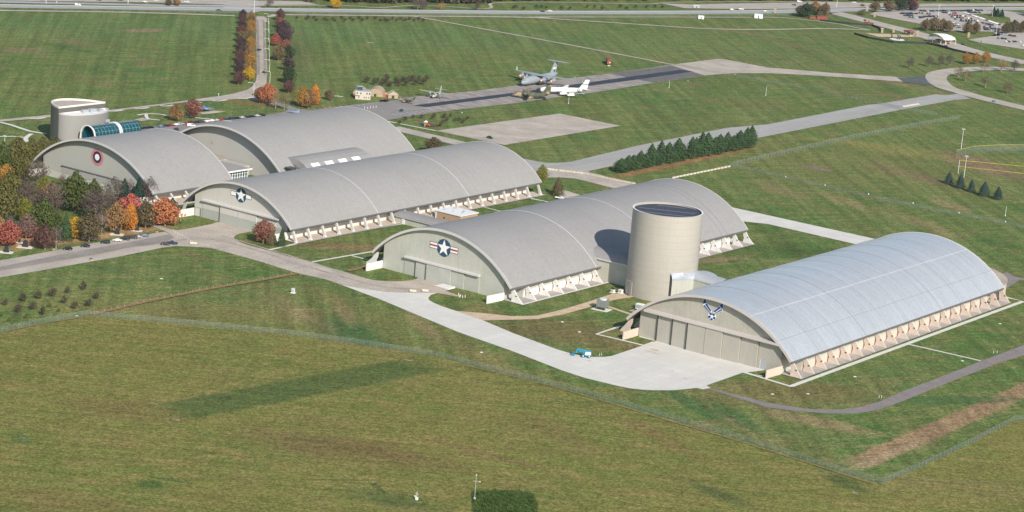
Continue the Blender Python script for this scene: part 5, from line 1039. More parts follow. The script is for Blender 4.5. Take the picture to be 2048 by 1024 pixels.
def car(style, c, pos, rz, label, group=None, full=False, name=None, s=1.06):
    p = Vector((pos[0], pos[1], .0))+Vector((0, 0, zroad(pos)))
    key = (style, c, full)
    if key in CARS: return dup(CARS[key], p, rz, label, group, (s, s, s))
    body, win, wh, rm, hl = car_meshes(style, c)
    t = thing(name or NM[style], label, CT[style], p, rz, group); t.scale = (s, s, s); part('body', body, t); part('windows', win, t)
    if full:
        for x in (-1.42, 1.42):
            for y in (-.84, .84): o = part('wheel', wh, t, (x, y, .36)); part('rim', rm, o)
        for y in (-.6, .6): part('headlight', hl, t, (2.31, y, .68 if style == 'sedan' else .85))
    else:
        for x in (-1.42, 1.42):
            for y in (-.84, .84): part('wheel', wh, t, (x, y, .36))
    CARS[key] = t; return t
def zroad(p): return .33
D = math.radians
# lower left lot
LG = 'cars parked along the lower left lot'
for x, y, st, c_, lb in [(135.5, 500.5, 'sedan', 'black', 'black car at the left end of the row in the lower left lot'), (170.6, 494.8, 'sedan', 'navy', 'dark navy car, second from the left in the lower left lot'), (211, 487.8, 'suv', 'black', 'black estate car just left of the white one'),
  (234.4, 483.4, 'sedan', 'white', 'white car, only white one in the lower left lot'), (250.8, 480.6, 'suv', 'black', 'black car just right of the white one'), (266, 477.8, 'suv', 'dark grey', 'dark grey tall car, third from the right end of the lower left row'),
  (275.5, 476.6, 'sedan', 'silver', 'silver car half hidden near the right end of the lower left row'), (289, 473.8, 'sedan', 'grey blue', 'blue grey car at the right end of the lower left row')]:
    q = at(x, y); car(st, c_, q, D(38+180), lb, LG, True)
q = at(331, 490.8); car('sedan', 'dark grey', q, D(38), 'dark grey car, left of two parked on the kerb by the lawn', None, True)
q = at(344.8, 489.2); car('pickup', 'navy', q, D(215), 'dark pickup truck, right of two parked on the kerb by the lawn', None, True)
q = at(294, 451.5); car('sedan', 'dark grey', q, D(38), 'dark car in tree shade on the lane above the lower left lot')
# row of cars behind the far hangar
cols = ['navy', 'black', 'black', None, 'grey blue', 'navy', 'red', 'white', 'silver', 'red', 'maroon', 'navy', 'dark grey', 'white', 'white', 'silver', 'red', 'dark green', 'navy', 'black', 'silver', 'navy', 'black', 'silver', 'black']
BG = 'cars in the kerb row behind the far hangar'
cnt = {}
places = ['first from the left', 'second from the left', 'third from the left', '', 'fourth from the left', 'fifth from the left', 'left of the first white one', 'first white one from the left', 'just right of the first white one', 'left of the maroon one', 'only maroon one', 'right of the maroon one', 'second after the maroon one',
  'left of a white pair', 'right of a white pair', 'left of the last red one', 'rightmost red one', 'right of last red one', 'second after last red one', 'sixth from the right end', 'fifth from the right end', 'fourth from the right end', 'third from the right end', 'second from the right end', 'at the right end']
for i, c_ in enumerate(cols):
    if c_ is None: continue
    x = 281+i*10.15; y = 259.2-(x-281)*.1085
    q = at(x, y); car('suv' if i in (8, 12, 18, 24, 10) else 'sedan', c_, q, D(78+random.uniform(-4, 4)), '%s car in the row behind the far hangar, %s' % (c_, places[i]), BG)
q = at(382, 254); car('van', 'white', q, D(60), 'white van in the lane before the row of cars behind far hangar')
q = at(353, 260.5); car('sedan', 'dark grey', q, D(160), 'dark car driving in the lane behind the leftmost hangar roof')
for x, y, st, c_, rz, lb in [(4, 297.5, 'sedan', 'navy', 60, 'dark blue car at the left edge in the small parking bay'), (13, 301.5, 'sedan', 'grey blue', 10, 'pale blue car in front in the small parking bay at left edge'), (22, 296.5, 'suv', 'navy', 20, 'dark blue tall car at right of the small parking bay'),
  (518.2, 101.5, 'sedan', 'navy', 95, 'dark blue car driving on the avenue between the tree rows'), (529.3, 146, 'sedan', 'black', 275, 'black car driving down the avenue near the bend'), (803, 223, 'suv', 'dark green', 120, 'dark green car alone in the middle of the visitor lot'),
  (764.5, 203.6, 'sedan', 'black', 100, 'black car, left of two beside the white wartime tower'), (772.5, 203.8, 'suv', 'black', 100, 'black car, right of two beside the white wartime tower'), (979.5, 277.5, 'pickup', 'dark green', 165, 'dark pickup on the square concrete pad'),
  (1119.5, 398.5, 'pickup', 'white', 20, 'white pickup truck behind the middle hangar roof'), (1987.5, 204.5, 'sedan', 'grey blue', 135, 'blue car driving on the loop road at the right'),
  (1895, 88.7, 'sedan', 'red', 150, 'red car just out of the gate canopy'), (1891.5, 94, 'suv', 'dark grey', 150, 'dark car below the red one at the gate'), (1925.3, 90.6, 'suv', 'black', 140, 'black car on the right lane past the gate'), (1730, 42, 'sedan', 'dark grey', 140, 'dark grey car on the gate road before the gate'),
  (1085, 24.2, 'sedan', 'black', 60, 'black car on the highway ahead of a white pickup'), (1099, 23.8, 'pickup', 'white', 60, 'white pickup on the highway behind a black car'), (1464, 20.8, 'sedan', 'white', 40, 'white car on the highway, left one near the white shed'), (1482.5, 19.8, 'pickup', 'white', 40, 'white pickup on the highway above the white shed'),
  (1530, 24.3, 'sedan', 'silver', 40, 'silver car on the highway above the right white shed'), (156, 12.2, 'van', 'white', 15, 'white van on the highway near the left edge'), (438, 22.5, 'pickup', 'dark grey', 200, 'dark truck at the street junction beyond the avenue'),
  (290, 5.6, 'sedan', 'white', 20, 'white car on the frontage road at the top left'), (198, 1.6, 'sedan', 'navy', 30, 'blue car on the plaza at the top left edge'), (240, 1.8, 'sedan', 'dark grey', 30, 'grey car on the plaza at the top, left of a white pair'), (312, 2.2, 'sedan', 'white', 30, 'white car, left of a pair on the plaza at the top'), (374, 5.8, 'suv', 'white', 30, 'white tall car beside the trees at the street lot'),
  (1599, 5.2, 'van', 'white', 20, 'white van on the far road before the woodland'), (1588, 11.5, 'pickup', 'dark grey', 20, 'dark pickup on the far road left of the evergreen'), (1708, 6.6, 'pickup', 'white', 20, 'white pickup on the far road before the woodland'),
  (1964, 85, 'sedan', 'silver', 130, 'silver car alone at the kerb of the right hand lot'), (2045, 93.5, 'pickup', 'white', 160, 'white pickup at the right edge in the lower far lot')]:
    q = at(x, y); car(st, c_, q, D(rz), lb)
# far car park
def zz(a, b): return (1800+a/8.258, b/8.258)
ROWS = [((0, 237), (280, 237), 'the front left row'), ((70, 272), (240, 262), 'the short second left row'), ((135, 292), (235, 302), 'the third left row'), ((300, 222), (515, 244), 'the lamp mast row'), ((250, 318), (380, 292), 'the sloping left row'), ((380, 285), (620, 282), 'the row behind the trees'),
 ((690, 218), (940, 232), 'the row right of mast'), ((800, 255), (1100, 283), 'the second row mid block'), ((830, 290), (1200, 322), 'the third row mid block'), ((890, 325), (1300, 362), 'the fourth row mid block'), ((980, 352), (1290, 388), 'the fifth row mid block'),
 ((870, 392), (960, 432), 'the inner tree gap row'), ((870, 440), (1010, 478), 'the outer tree gap row'), ((1350, 385), (1520, 432), 'the right block back row'), ((1370, 448), (1560, 468), 'the right block middle row'), ((1380, 480), (1650, 490), 'the right block front row'), ((1380, 500), (1650, 512), 'the driveside row'),
 ((330, 192), (560, 195), 'the back row left of the mast'), ((600, 192), (960, 190), 'the back row middle'), ((980, 190), (1385, 180), 'the back row right end'), ((1090, 212), (1330, 222), 'the lawn island row'), ((1560, 560), (1920, 615), 'the back row of the lower lot'), ((1600, 645), (1770, 655), 'the middle row of the lower lot'), ((1730, 700), (1990, 700), 'the front row of the lower lot')]
cc = ['black', 'navy', 'dark grey', 'navy', 'black', 'silver', 'navy', 'dark grey', 'grey blue', 'red', 'black', 'navy', 'white', 'dark grey', 'maroon', 'dark green', 'black', 'silver']
random.seed(5)
for (a_, b_, nm) in ROWS:
    A = at(*zz(*a_)); B = at(*zz(*b_)); Ln = (B-A).length; dr = (B-A).normalized(); n = max(2, int(Ln/3.0)); rz = math.atan2(dr.y, dr.x)+math.pi/2; n = min(n, 14)
    for i in range(n):
        if random.random() < .06: continue
        c_ = random.choice(cc); q = A.lerp(B, (i+.5)/n)+Vector((random.uniform(-.3, .3), random.uniform(-.5, .5), 0))
        car('suv' if random.random() < .4 else 'sedan', c_, q, rz+D(random.uniform(-4, 4))+(math.pi if random.random() < .5 else 0), '%s car, %s from left, %s, far car park' % (c_, nth(i), nm), 'cars in the far car park')
A = at(*zz(1088, 226)); B = at(*zz(1700, 436))
for i in range(30):
    q = A.lerp(B, (i+.5)/30); c_ = random.choice(['white', 'white', 'silver', 'white', 'maroon', 'dark grey', 'silver'])
    car('sedan', c_, q, math.atan2((B-A).y, (B-A).x)+1.1, '%s car, %s from back in the slanting row beside the car park lawn' % (c_, nth(i)), 'cars in the far car park')
# blue boom lift on the apron
M_lift = mat('lift_blue', (.01, .27, .45), .4, spec=.5)
p = at(1168, 714.5); bl = thing('boom_lift', 'bright blue boom lift parked on the white concrete apron', 'boom lift', (p.x, p.y, .35), D(27))
MB().box(-1.0, -1.15, .6, 3.4, 1.15, 1.25).build('chassis', M_lift, bl)
for x in (-.3, 2.7):
    for y in (-1.25, 1.25): o = MB().tube((x, y-.2, .6), (x, y+.2, .6), .62, .62, 14).build('wheel', M_tyre, bl); MB().tube((x, y-.22, .6), (x, y+.22, .6), .33, .33, 10).build('rim', M_wh, o)
MB().box(.6, -1.1, 1.25, 3.1, 1.1, 2.5).build('counterweight', M_wh, bl); MB().box(-.4, -.9, 1.25, .6, .9, 1.9).build('turret', M_lift, bl)
MB().prism([(3.0, 2.6), (3.0, 3.1), (-3.6, 3.6), (-3.7, 3.1)], -.35, .35).build('boom', M_lift, bl); MB().prism([(2.6, 1.9), (2.6, 2.35), (-2.7, 2.6), (-2.7, 2.2)], -.3, .3).build('boom', M_lift, bl)
MB().prism([(-3.7, 3.6), (-3.1, 3.6), (-3.6, 1.2), (-4.2, 1.2)], -.25, .25).build('jib', M_lift, bl)
MB().box(-5.6, -1.1, .5, -4.2, 1.1, .65).box(-5.6, -1.1, 1.5, -4.2, -1.02, 1.6).box(-5.6, 1.02, 1.5, -4.2, 1.1, 1.6).box(-5.6, -1.1, .65, -5.5, 1.1, 1.6).build('platform', M_lift, bl)
# ------------------------------------------------------------------ aircraft
def aero(name, label, pos, rz, fus, wings, mats, s=1.0, z0=.3, extra=None):
    """fus: list of (x, radius_y, radius_z, zc) sections from tail to nose"""
    t = thing(name, label, 'aircraft', (pos[0], pos[1], z0), rz); t.scale = (s, s, s)
    b = MB(); rings = []
    for (x, ry, rz_, zc_) in fus: rings.append([(x, ry*math.cos(2*math.pi*i/16), zc_+rz_*math.sin(2*math.pi*i/16)) for i in range(16)])
    b.loft(rings); b.build('fuselage', mats['body'], t, smooth=True)
    for w_ in wings:
        nm, m, secs, mirror = w_           # secs: (x_lead, x_trail, y, z, thickness)
        for sy in ((1, -1) if mirror else (1,)):
            q = MB(); rg = []
            for (xl, xt, y, z_, th) in secs:
                if nm == 'tail_fin': rg.append([(xl, y-th*.0, z_), ((xl+xt)/2, y+th/2, z_), (xt, y, z_), ((xl+xt)/2, y-th/2, z_)])
                else: rg.append([(xl, sy*y, z_), (xl*.65+xt*.35, sy*y, z_+th/2), (xt, sy*y, z_), (xl*.65+xt*.35, sy*y, z_-th/2)])
            q.loft(rg); q.build(nm, m, t)
    return t
def lathe_x(r, n=14): return [[(x, ry*math.cos(2*math.pi*i/n), ry*math.sin(2*math.pi*i/n)) for i in range(n)] for x, ry in r]
M_ac = mat('aircraft_grey', (.27, .31, .34), .5, vary=.05, scale=.4); M_acw = mat('aircraft_white', (.74, .75, .72), .4, vary=.03, scale=.4); M_acb = mat('aircraft_blue_grey', (.20, .30, .42), .5)
M_acy = mat('aircraft_yellow', (.55, .30, .02), .5); M_acs = mat('aircraft_silver', (.48, .48, .46), .4, .3); M_nose = mat('radome_black', (.03, .035, .05), .6); M_cov = mat('engine_cover_red', (.50, .10, .07), .7)
M_camo = bpy.data.materials.new('camouflage'); M_camo.use_nodes = True; n_, l_ = NODE(M_camo); g_ = n_.new('ShaderNodeTexCoord'); a_ = n_.new('ShaderNodeTexNoise'); a_.inputs['Scale'].default_value = .20; a_.inputs['Detail'].default_value = 1.5
l_.new(g_.outputs['Object'], a_.inputs['Vector']); r_ = n_.new('ShaderNodeValToRGB'); r_.color_ramp.interpolation = 'CONSTANT'; r_.color_ramp.elements[0].color = (.075, .085, .055, 1); r_.color_ramp.elements[1].position = .47; r_.color_ramp.elements[1].color = (.12, .13, .075, 1)
e_ = r_.color_ramp.elements.new(.56); e_.color = (.34, .24, .16, 1); l_.new(a_.outputs[0], r_.inputs[0]); l_.new(r_.outputs[0], n_['Principled BSDF'].inputs['Base Color']); n_['Principled BSDF'].inputs['Roughness'].default_value = .8
# big grey four engined transport with a T tail
c17 = aero('transport_aircraft', 'large grey four engined military transport with tall T tail on the old runway', (-409.5, 803), D(-85.5),
  [(-31, .4, .4, 6.9), (-27, 1.4, 1.5, 6.4), (-19, 2.9, 2.9, 5.5), (-10, 3.45, 3.45, 4.7), (16, 3.45, 3.45, 4.6), (21, 3.0, 2.9, 4.3), (24.5, 1.9, 1.9, 3.8), (26.3, .5, .5, 3.4)],
  [('wing', M_ac, [(9, -3, 0, 8.2, 1.2), (7, -4, 3.4, 8.3, 1.1), (-1.5, -8.2, 16, 7.6, .7), (-8.5, -11.5, 28.2, 6.9, .3)], True), ('winglet', M_ac, [(-8.6, -11.6, 28.1, 6.8, .2), (-10.5, -12.2, 29.2, 9.9, .12)], True),
   ('tail_fin', M_ac, [(-17.5, -27.0, 0, 7.0, .9), (-24.5, -30.5, 0, 17.2, .6)], False), ('tailplane', M_ac, [(-23.5, -30.3, 0, 17.35, .5), (-28.8, -32, 10.8, 17.0, .2)], True)], {'body': M_ac})
for sy in (1, -1):
    for y, x in ((8.2, 6.0), (15.4, 1.6)):
        o = MB().loft([[(x+a, sy*y+b_, 5.3+c_) for a, b_, c_ in r] for r in lathe_x([(-5.5, .7), (-3, 1.25), (1.2, 1.45), (2.6, 1.35)])]).build('engine', M_ac, c17, smooth=True)
        MB().tube((x+2.55, sy*y, 5.3), (x+2.75, sy*y, 5.3), 1.32, 1.32, 16).build('intake_cover', M_cov, o); MB().tube((x+2.76, sy*y, 5.3), (x+2.82, sy*y, 5.3), .8, .8, 12).build('cover_centre', M_wh, o)
        MB().box(x-4, sy*y-.2, 5.8, x+.5, sy*y+.2, 7.7).build('pylon', M_ac, c17)
    MB().loft([[(a, sy*3.6+b_, 2.3+c_) for a, b_, c_ in r] for r in lathe_x([(-8, .3), (-6, 1.2), (2, 1.3), (5, .4)])]).build('gear_fairing', M_ac, c17, smooth=True)
    for x in (-3.5, .5): MB().tube((x, sy*3.2, .65), (x, sy*4.4, .65), .65, .65, 12).build('wheel', M_tyre, c17)
MB().tube((19.5, -.5, .55), (19.5, .5, .55), .55, .55, 12).build('wheel', M_tyre, c17); MB().tube((19.5, 0, .5), (19.5, 0, 2), .2, .2).build('gear_strut', M_wh, c17)
MB().box(23.0, -1.5, 5.2, 24.2, 1.5, 5.75).build('cockpit_window', M_gap, c17)
for sy in (1, -1): MB().prism([(-21.8, 11.2), (-20.9, 12.1), (-27.0, 12.1), (-27.2, 11.2)], sy*.36, sy*.50).build('tail_band', M_wh, c17); MB().box(-25.2, sy*.40, 8.6, -23.2, sy*.48, 10.0).build('tail_code', M_nose, c17)
# white tanker like jet
kc = aero('jet_aircraft', 'white four engined jet with black nose and dark tail stripe beside the runway stripe', (-366.5, 778.8), D(-126),
  [(-21.5, .3, .4, 4.6), (-17, 1.1, 1.2, 4.4), (-9, 2.0, 2.05, 4.0), (12, 2.0, 2.05, 3.9), (17, 1.9, 1.95, 3.8), (19.6, 1.45, 1.5, 3.6)],
  [('wing', M_acw, [(8, -2.5, 0, 3.0, .9), (6, -3, 2, 3.1, .9), (-9.5, -12.4, 21, 4.6, .3)], True), ('tail_fin', M_acw, [(-13.5, -20.8, 0, 5.0, .6), (-19.3, -22.6, 0, 12.9, .35)], False), ('tailplane', M_acw, [(-15, -20, 0, 5.1, .4), (-19.5, -22, 7.6, 5.6, .2)], True)], {'body': M_acw})
MB().loft([[(a, b_, 3.6+c_) for a, b_, c_ in r] for r in lathe_x([(19.6, 1.48), (21.3, 1.15), (22.8, .35)])]).build('nose_cone', M_nose, kc, smooth=True)
for sy in (1, -1):
    for y, x in ((8.8, 2.6), (14.4, -2.0)):
        MB().loft([[(x+a, sy*y+b_, 2.3+c_) for a, b_, c_ in r] for r in lathe_x([(-3.6, .55), (-1, .95), (2.4, .95), (2.8, .8)])]).build('engine', M_acw, kc, smooth=True); MB().box(x-3, sy*y-.12, 2.9, x+1, sy*y+.12, 3.9).build('pylon', M_acw, kc)
    MB().box(-2.5, sy*2.2-.5, 0, .5, sy*2.2+.5, 1.3).build('wheel', M_tyre, kc)
    MB().prism([(-16.4, 9.0), (-16.9, 9.6), (-22.2, 9.6), (-22.1, 9.0)], sy*.28, sy*.36).build('tail_stripe', M_nose, kc)
    flat_ = MB().prism([(-13+1.1*math.cos(t), 4.6+1.1*math.sin(t)) for t in [i*math.pi/6 for i in range(12)]], sy*1.75, sy*1.95).build('roundel', M_dnavy, kc)
    MB().prism([(-13+.6*math.cos(t), 4.6+.6*math.sin(t)) for t in [i*math.pi/6 for i in range(12)]], sy*1.96, sy*1.99).build('roundel_star', M_wh, flat_)
MB().box(17, -.4, 0, 17.9, .4, 1.0).build('wheel', M_tyre, kc); MB().box(17.2, -1.2, 4.6, 18.6, 1.2, 5.15).build('cockpit_window', M_gap, kc)
# camouflaged turboprop
c13 = aero('transport_aircraft', 'brown and green camouflaged propeller transport nearest the grass edge', (-367.5, 736.6), D(-141),
  [(-15.5, .3, .3, 4.6), (-11, 1.2, 1.3, 4.1), (-5, 2.2, 2.2, 3.1), (8, 2.25, 2.25, 2.9), (11.5, 2.0, 2.0, 2.7), (14, 1.1, 1.2, 2.3), (15.4, .4, .5, 2.1)],
  [('wing', M_camo, [(4.5, -.5, 0, 5.2, .7), (4.3, -.7, 6, 5.3, .7), (3.2, .1, 20.5, 5.7, .3)], True), ('tail_fin', M_camo, [(-8, -15.2, 0, 4.8, .6), (-12.8, -16, 0, 12.2, .4)], False), ('tailplane', M_camo, [(-11.5, -15.5, 0, 5.0, .4), (-13, -15.4, 8, 5.2, .2)], True)], {'body': M_camo})
for sy in (1, -1):
    for y in (5.2, 10.3):
        e = MB().loft([[(3.4+a, sy*y+b_, 4.8+c_) for a, b_, c_ in r] for r in lathe_x([(-3.2, .3), (-1, .65), (2.4, .6), (3.0, .35)])]).build('engine', M_camo, c13, smooth=True)
        q = MB(); [q.add([(6.5, sy*y+r0*math.cos(t)-w0*math.sin(t), 4.8+r0*math.sin(t)+w0*math.cos(t)) for r0, w0 in ((.2, -.15), (2.0, -.12), (2.0, .12), (.2, .15))], [(0, 1, 2, 3)]) for t in (.3, 1.87, 3.44, 5.01)]; q.build('propeller', M_nose, e)
    MB().box(-2, sy*2.3-.6, .1, 3, sy*2.3+.6, 2.2).build('gear_fairing', M_camo, c13)
MB().box(11.5, -1.5, 3.6, 13, 1.5, 4.1).build('cockpit_window', M_gap, c13)
# yellow tipped twin
def twin(name, label, pos, rz, s, tip, body, bd=4.0):
    t = aero(name, label, pos, rz, [(-10.5, .2, .2, 3.6), (-6, .8, .9, 3.2), (0, 1.5, 1.5, 2.6), (5, 1.5, 1.5, 2.4), (7.6, .9, 1.0, 2.1), (8.6, .3, .3, 2.0)],
      [('wing', body, [(3.5, -.7, 0, 4.3, .6), (3.0, -.3, 11, 4.6, .3)], True), ('wing_tip', tip, [(3.0, -.3, 11.02, 4.6, .28), (2.7, 0, 14.4, 4.8, .18)], True), ('tail_fin', body, [(-6, -10.5, 0, 3.8, .4), (-8.6, -10.8, 0, 8.6, .3)], False),
       ('tailplane', body, [(-8, -10.4, 0, 5.6, .3), (-8.8, -10.2, 5.4, 5.7, .15)], True)], {'body': body}, s)
    for sy in (1, -1):
        e = MB().loft([[(3.4+a, sy*bd+b_, 3.9+c_) for a, b_, c_ in r] for r in lathe_x([(-4, .3), (-1, .8), (1.6, .85), (1.9, .6)])]).build('engine', body, t, smooth=True)
        q = MB(); [q.add([(5.5, sy*bd+r0*math.cos(a)-w0*math.sin(a), 3.9+r0*math.sin(a)+w0*math.cos(a)) for r0, w0 in ((.2, -.15), (1.9, -.1), (1.9, .1), (.2, .15))], [(0, 1, 2, 3)]) for a in (.4, 2.5, 4.6)]; q.build('propeller', M_nose, e)
        MB().tube((2.6, sy*bd, .4), (2.6, sy*bd, 3.4), .18, .18).build('gear_strut', body, t); MB().tube((2.6, sy*bd-.2, .45), (2.6, sy*bd+.2, .45), .5, .5, 10).build('wheel', M_tyre, t)
    MB().box(5.6, -.9, 3.0, 6.8, .9, 3.6).build('cockpit_window', M_gap, t)
    MB().box(-2, -.5, 4.0, 4.5, .5, 4.25).build('top_panel', tip, t); return t
twin('propeller_aircraft', 'silver twin propeller aircraft with yellow wing tips at the near end of the runway', (-408.5, 666), D(-72), 1.0, M_acy, M_acs)
twin('propeller_aircraft', 'small olive and silver twin propeller bomber beside the visitor lot', (-404.5, 626), D(-100), .66, M_ac, M_camo, 3.4)
def jet(label, pos, rz, s=1.0):
    t = aero('jet_fighter', label, pos, rz, [(-7, .6, .6, 1.9), (-3, .9, .8, 1.9), (3, .7, .8, 1.9), (7, .35, .4, 1.8), (9, .05, .05, 1.7)], [('wing', M_acb, [(2.5, -5, 0, 1.8, .25), (-3.6, -5.2, 5.2, 1.7, .1)], True), ('tail_fin', M_acb, [(-3.5, -7, 0, 2.4, .2), (-6, -7.4, 0, 5, .12)], False), ('tailplane', M_acb, [(-5.5, -7.4, 0, 1.8, .15), (-7, -7.8, 2.8, 1.8, .1)], True)], {'body': M_acb}, s)
    MB().loft([[(a, b_*.6, 2.6+c_*.7) for a, b_, c_ in r] for r in lathe_x([(1, .1), (2.6, .6), (4.2, .1)])]).build('cockpit_canopy', M_tint, t, smooth=True)
    for y in (-1.5, 1.5): MB().box(-1.2, y-.12, 0, -.6, y+.12, 1.7).build('gear_leg', M_wh, t)
q = at(407, 221); jet('blue grey delta winged jet standing on its pad behind the red tree', q, D(150), 1.25)
q = at(586, 227.5); jet('pale blue jet on a stand at the entry of the visitor lot', q, D(200), .7)
# ------------------------------------------------------------------ small buildings and site things
M_tan = mat('tan_canvas', (.38, .30, .21), .9, vary=.08, scale=.5); M_cmp = panel_mat('pale_render', (.52, .47, .41), .04); M_brick = mat('red_brick', (.25, .075, .055), .9, vary=.2, scale=2); M_redr = mat('red_tile_roof', (.24, .08, .06), .8, vary=.15, scale=1)
wtw = thing('control_tower', 'pale two storey wartime style control tower building with glazed cab on top', 'control tower', (-437, 610, 0), math.atan2(7.6, 8.9))
MB().box(-5.9, -7.2, 0, 5.9, 2.6, 6.4).build('wall', M_cmp, wtw); MB().box(-6.0, -7.3, 6.4, 6.0, 2.7, 6.7).build('roof', M_doorg, wtw)
rw = MB(); 
for x0, x1, y in ((-6, 6, -7.3), (-6, 6, 2.6)): rw.box(x0, y, 7.5, x1, y+.06, 7.56)
rw.box(-6, -7.3, 7.5, -5.94, 2.6, 7.56).box(5.94, -7.3, 7.5, 6, 2.6, 7.56); rw.build('railing', M_doorg, wtw)
cb = MB().box(-4.5, -4.2, 6.7, -.6, -.2, 9.4).build('cab', M_glass, wtw); MB().box(-4.8, -4.5, 9.4, -.3, .1, 9.65).build('cab_roof', M_doorg, cb)
MB().box(-7.4, -8.4, 3.3, -2.0, -7.2, 3.5).build('balcony', M_cmp, wtw)
for x in (-4.6, -1.8, 3.0, 5.0): MB().box(x-.45, -7.28, 4.2, x+.45, -7.2, 5.5).build('window', M_gap, wtw)
for x in (-3.2, 1.0, 2.6, 4.6): MB().box(x-.35, -7.28, 1.2, x+.35, -7.2, 2.3).build('window', M_gap, wtw)
MB().box(5.9, -6, .1, 5.98, -4.6, 2.4).build('door', M_gap, wtw)
def nissen(label, p, rz, r, L_, m=M_tan):
    t = thing('arched_hut', label, 'hut', (p[0], p[1], 0), rz); a = [(r*math.cos(math.pi*i/14), r*.95*math.sin(math.pi*i/14)) for i in range(15)]
    MB().prism(a, -L_/2, L_/2, 'y').build('shell', m, t); MB().box(-.9, -L_/2-.1, 0, .9, -L_/2, 2.2).build('door', M_gap, t); return t
nissen('tan arched hut behind the left side of the wartime tower', (-452, 624), .6, 5.2, 13); nissen('tan arched hut to the right of the wartime tower', (-442, 632), .6, 6.4, 18)
rs = thing('shed', 'small red brown shed beside the tan arched huts', 'shed', (-431.5, 631, 0), .6); MB().box(-2, -2, 0, 2, 2, 2.6).build('wall', M_cov, rs); MB().prism([(-2.3, 2.5), (2.3, 2.5), (0, 3.7)], -2.3, 2.3).build('roof', M_tan, rs)
ts = thing('tan_tent', 'tan gable roofed tent shed right of the wartime tower', 'tent', (-427.5, 634.5, 0), math.atan2(5.6, 5.5)); MB().box(-4, -4.5, 0, 4, 4.5, 2.8).build('wall', M_tan, ts)
MB().prism([(-4.5, 2.6), (4.5, 2.6), (0, 5.4)], -4.9, 4.9).build('roof', mat('pale_canvas', (.44, .37, .28), .9), ts); MB().box(-1, -4.58, 0, 1, -4.5, 2.2).build('door', M_gap, ts)
MB_ = MB; 
def boxthing(name, label, cat, p, rz, dims, m, extra=None, z0=.3, group=None):
    t = thing(name, label, cat, (p[0], p[1], z0), rz, group); x, y, z_ = dims; MB().box(-x/2, -y/2, 0, x/2, y/2, z_).build('body', m, t)
    if extra: extra(t, x, y, z_)
    return t
M_trl = mat('trailer_red', (.26, .07, .055), .7, vary=.12, scale=.4)
tl = thing('trailer', 'dark red box trailer standing on the grass beyond the aircraft', 'trailer', (-449, 964, 0), D(128)); MB().box(-9.5, -1.6, 1.2, 9.5, 1.6, 5.1).build('box_body', M_trl, tl)
for x in (6.2, 7.8): MB().tube((x, -1.4, .55), (x, 1.4, .55), .55, .55, 12).build('wheel_axle', M_tyre, tl)
MB().box(-9.6, -1.2, 2.5, -9.5, -.2, 3.2).build('marking', M_wh, tl); MB().box(-12.2, -1.2, .1, -9.8, 1.2, .5).build('front_pad', M_whiteconc, tl); MB().box(-7.5, -1.1, 0, -7.1, 1.1, 1.2).build('landing_leg', M_gap, tl)
def shed(label, pxy, dims, m=M_wh, rz=.6, name='shed'):
    q = at(*pxy); t = thing(name, label, 'shed', (q.x, q.y, 0), rz); x, y, z_ = dims
    MB().box(-x/2, -y/2, 0, x/2, y/2, z_).build('wall', m, t); MB().box(-x/2-.2, -y/2-.2, z_, x/2+.2, y/2+.2, z_+.3).build('roof', M_whiteconc, t); MB().box(-.5, -y/2-.08, 0, .5, -y/2, z_*.75).build('door', M_gap, t); return t
shed('left small white shed on the verge below the highway', (1402, 37.5), (6, 4.5, 3.2)); shed('right and larger white shed on the verge below the highway', (1516.5, 36), (9, 6, 4.2)); shed('grey shelter on the paved lay-by beyond the highway', (1393, 16), (7, 3, 2.8), M_doorg, name='shelter')
bh = thing('brick_hut', 'small red brick hut beside the dark evergreen tree', 'hut', tuple(at(1643, 38.5)[:2])+(0,), .7); MB().box(-6, -4, 0, 6, 4, 3.4).build('wall', M_brick, bh); MB().box(-6.3, -4.3, 3.4, 6.3, 4.3, 3.8).build('roof', M_redr, bh); MB().box(-14, -2.5, 0, -6, 2.5, 2.2).build('annex', M_brick, bh)
gb = thing('office_building', 'tall pale grey windowed block at the top right corner', 'building', (-420, 1822, 0), math.atan2(-13.6, 15.7)); MB().box(-11, -2, 0, 11, 18, 14).build('wall', panel_mat('block_grey', (.33, .33, .34), .04), gb)
MB().box(-11.2, -2.2, 14, 11.2, 18.2, 14.6).build('roof', M_doorg, gb)
for i in range(6): MB().box(-9.5+i*3.4, -2.08, 2, -8.3+i*3.4, -2, 12.5).build('window', M_tint, gb)
# gate canopy
p = at(1883, 86.5); gc = thing('gate_canopy', 'white arched fabric canopy over the gate lanes', 'canopy', (p.x, p.y, .3), D(-18))
b = MB(); rings = []
for y in (-8, -3, 2, 8):
    k = 1-.02*abs(y); rings.append([(13.5*math.cos(t)*k, y+3.0*math.sin(t)*(1 if y > 0 else -1), 5.0+5.2*math.sin(t)*(1-.012*(y+3)**2*.3)) for t in [math.pi*i/16 for i in range(17)]])
b.loft(rings, close=False, cap=False); b.build('fabric_roof', M_wh, gc, smooth=True)
for x in (-12.8, -6, 6, 12.8):
    for y in (-7.5, 7.5): MB().tube((x, y, 0), (x, y, 5.4+(3.5 if abs(x) < 10 else 0)), .22, .22).build('post', M_wh, gc)
for x, y in ((-4, -1), (6, -2)):
    bo = thing('gate_booth', 'small guard booth with red roof under the gate canopy, %s' % ('left one' if x < 0 else 'right one'), 'booth', (p.x+x*math.cos(D(-18)), p.y+x*math.sin(D(-18)), .3), D(-18)); MB().box(-1.6, -2.4, 0, 1.6, 2.4, 2.8).build('wall', M_tan, bo); MB().box(-2.6, -3.4, 2.8, 2.6, 3.4, 3.4).build('roof', M_redr, bo)
p = at(1818, 70); vb = thing('visitor_pavilion', 'small tan pavilion with red roof and columns beside the gate', 'pavilion', (p.x, p.y, 0), D(-20)); MB().box(-5, -3, 0, 5, 3, .3).build('floor', M_walk, vb)
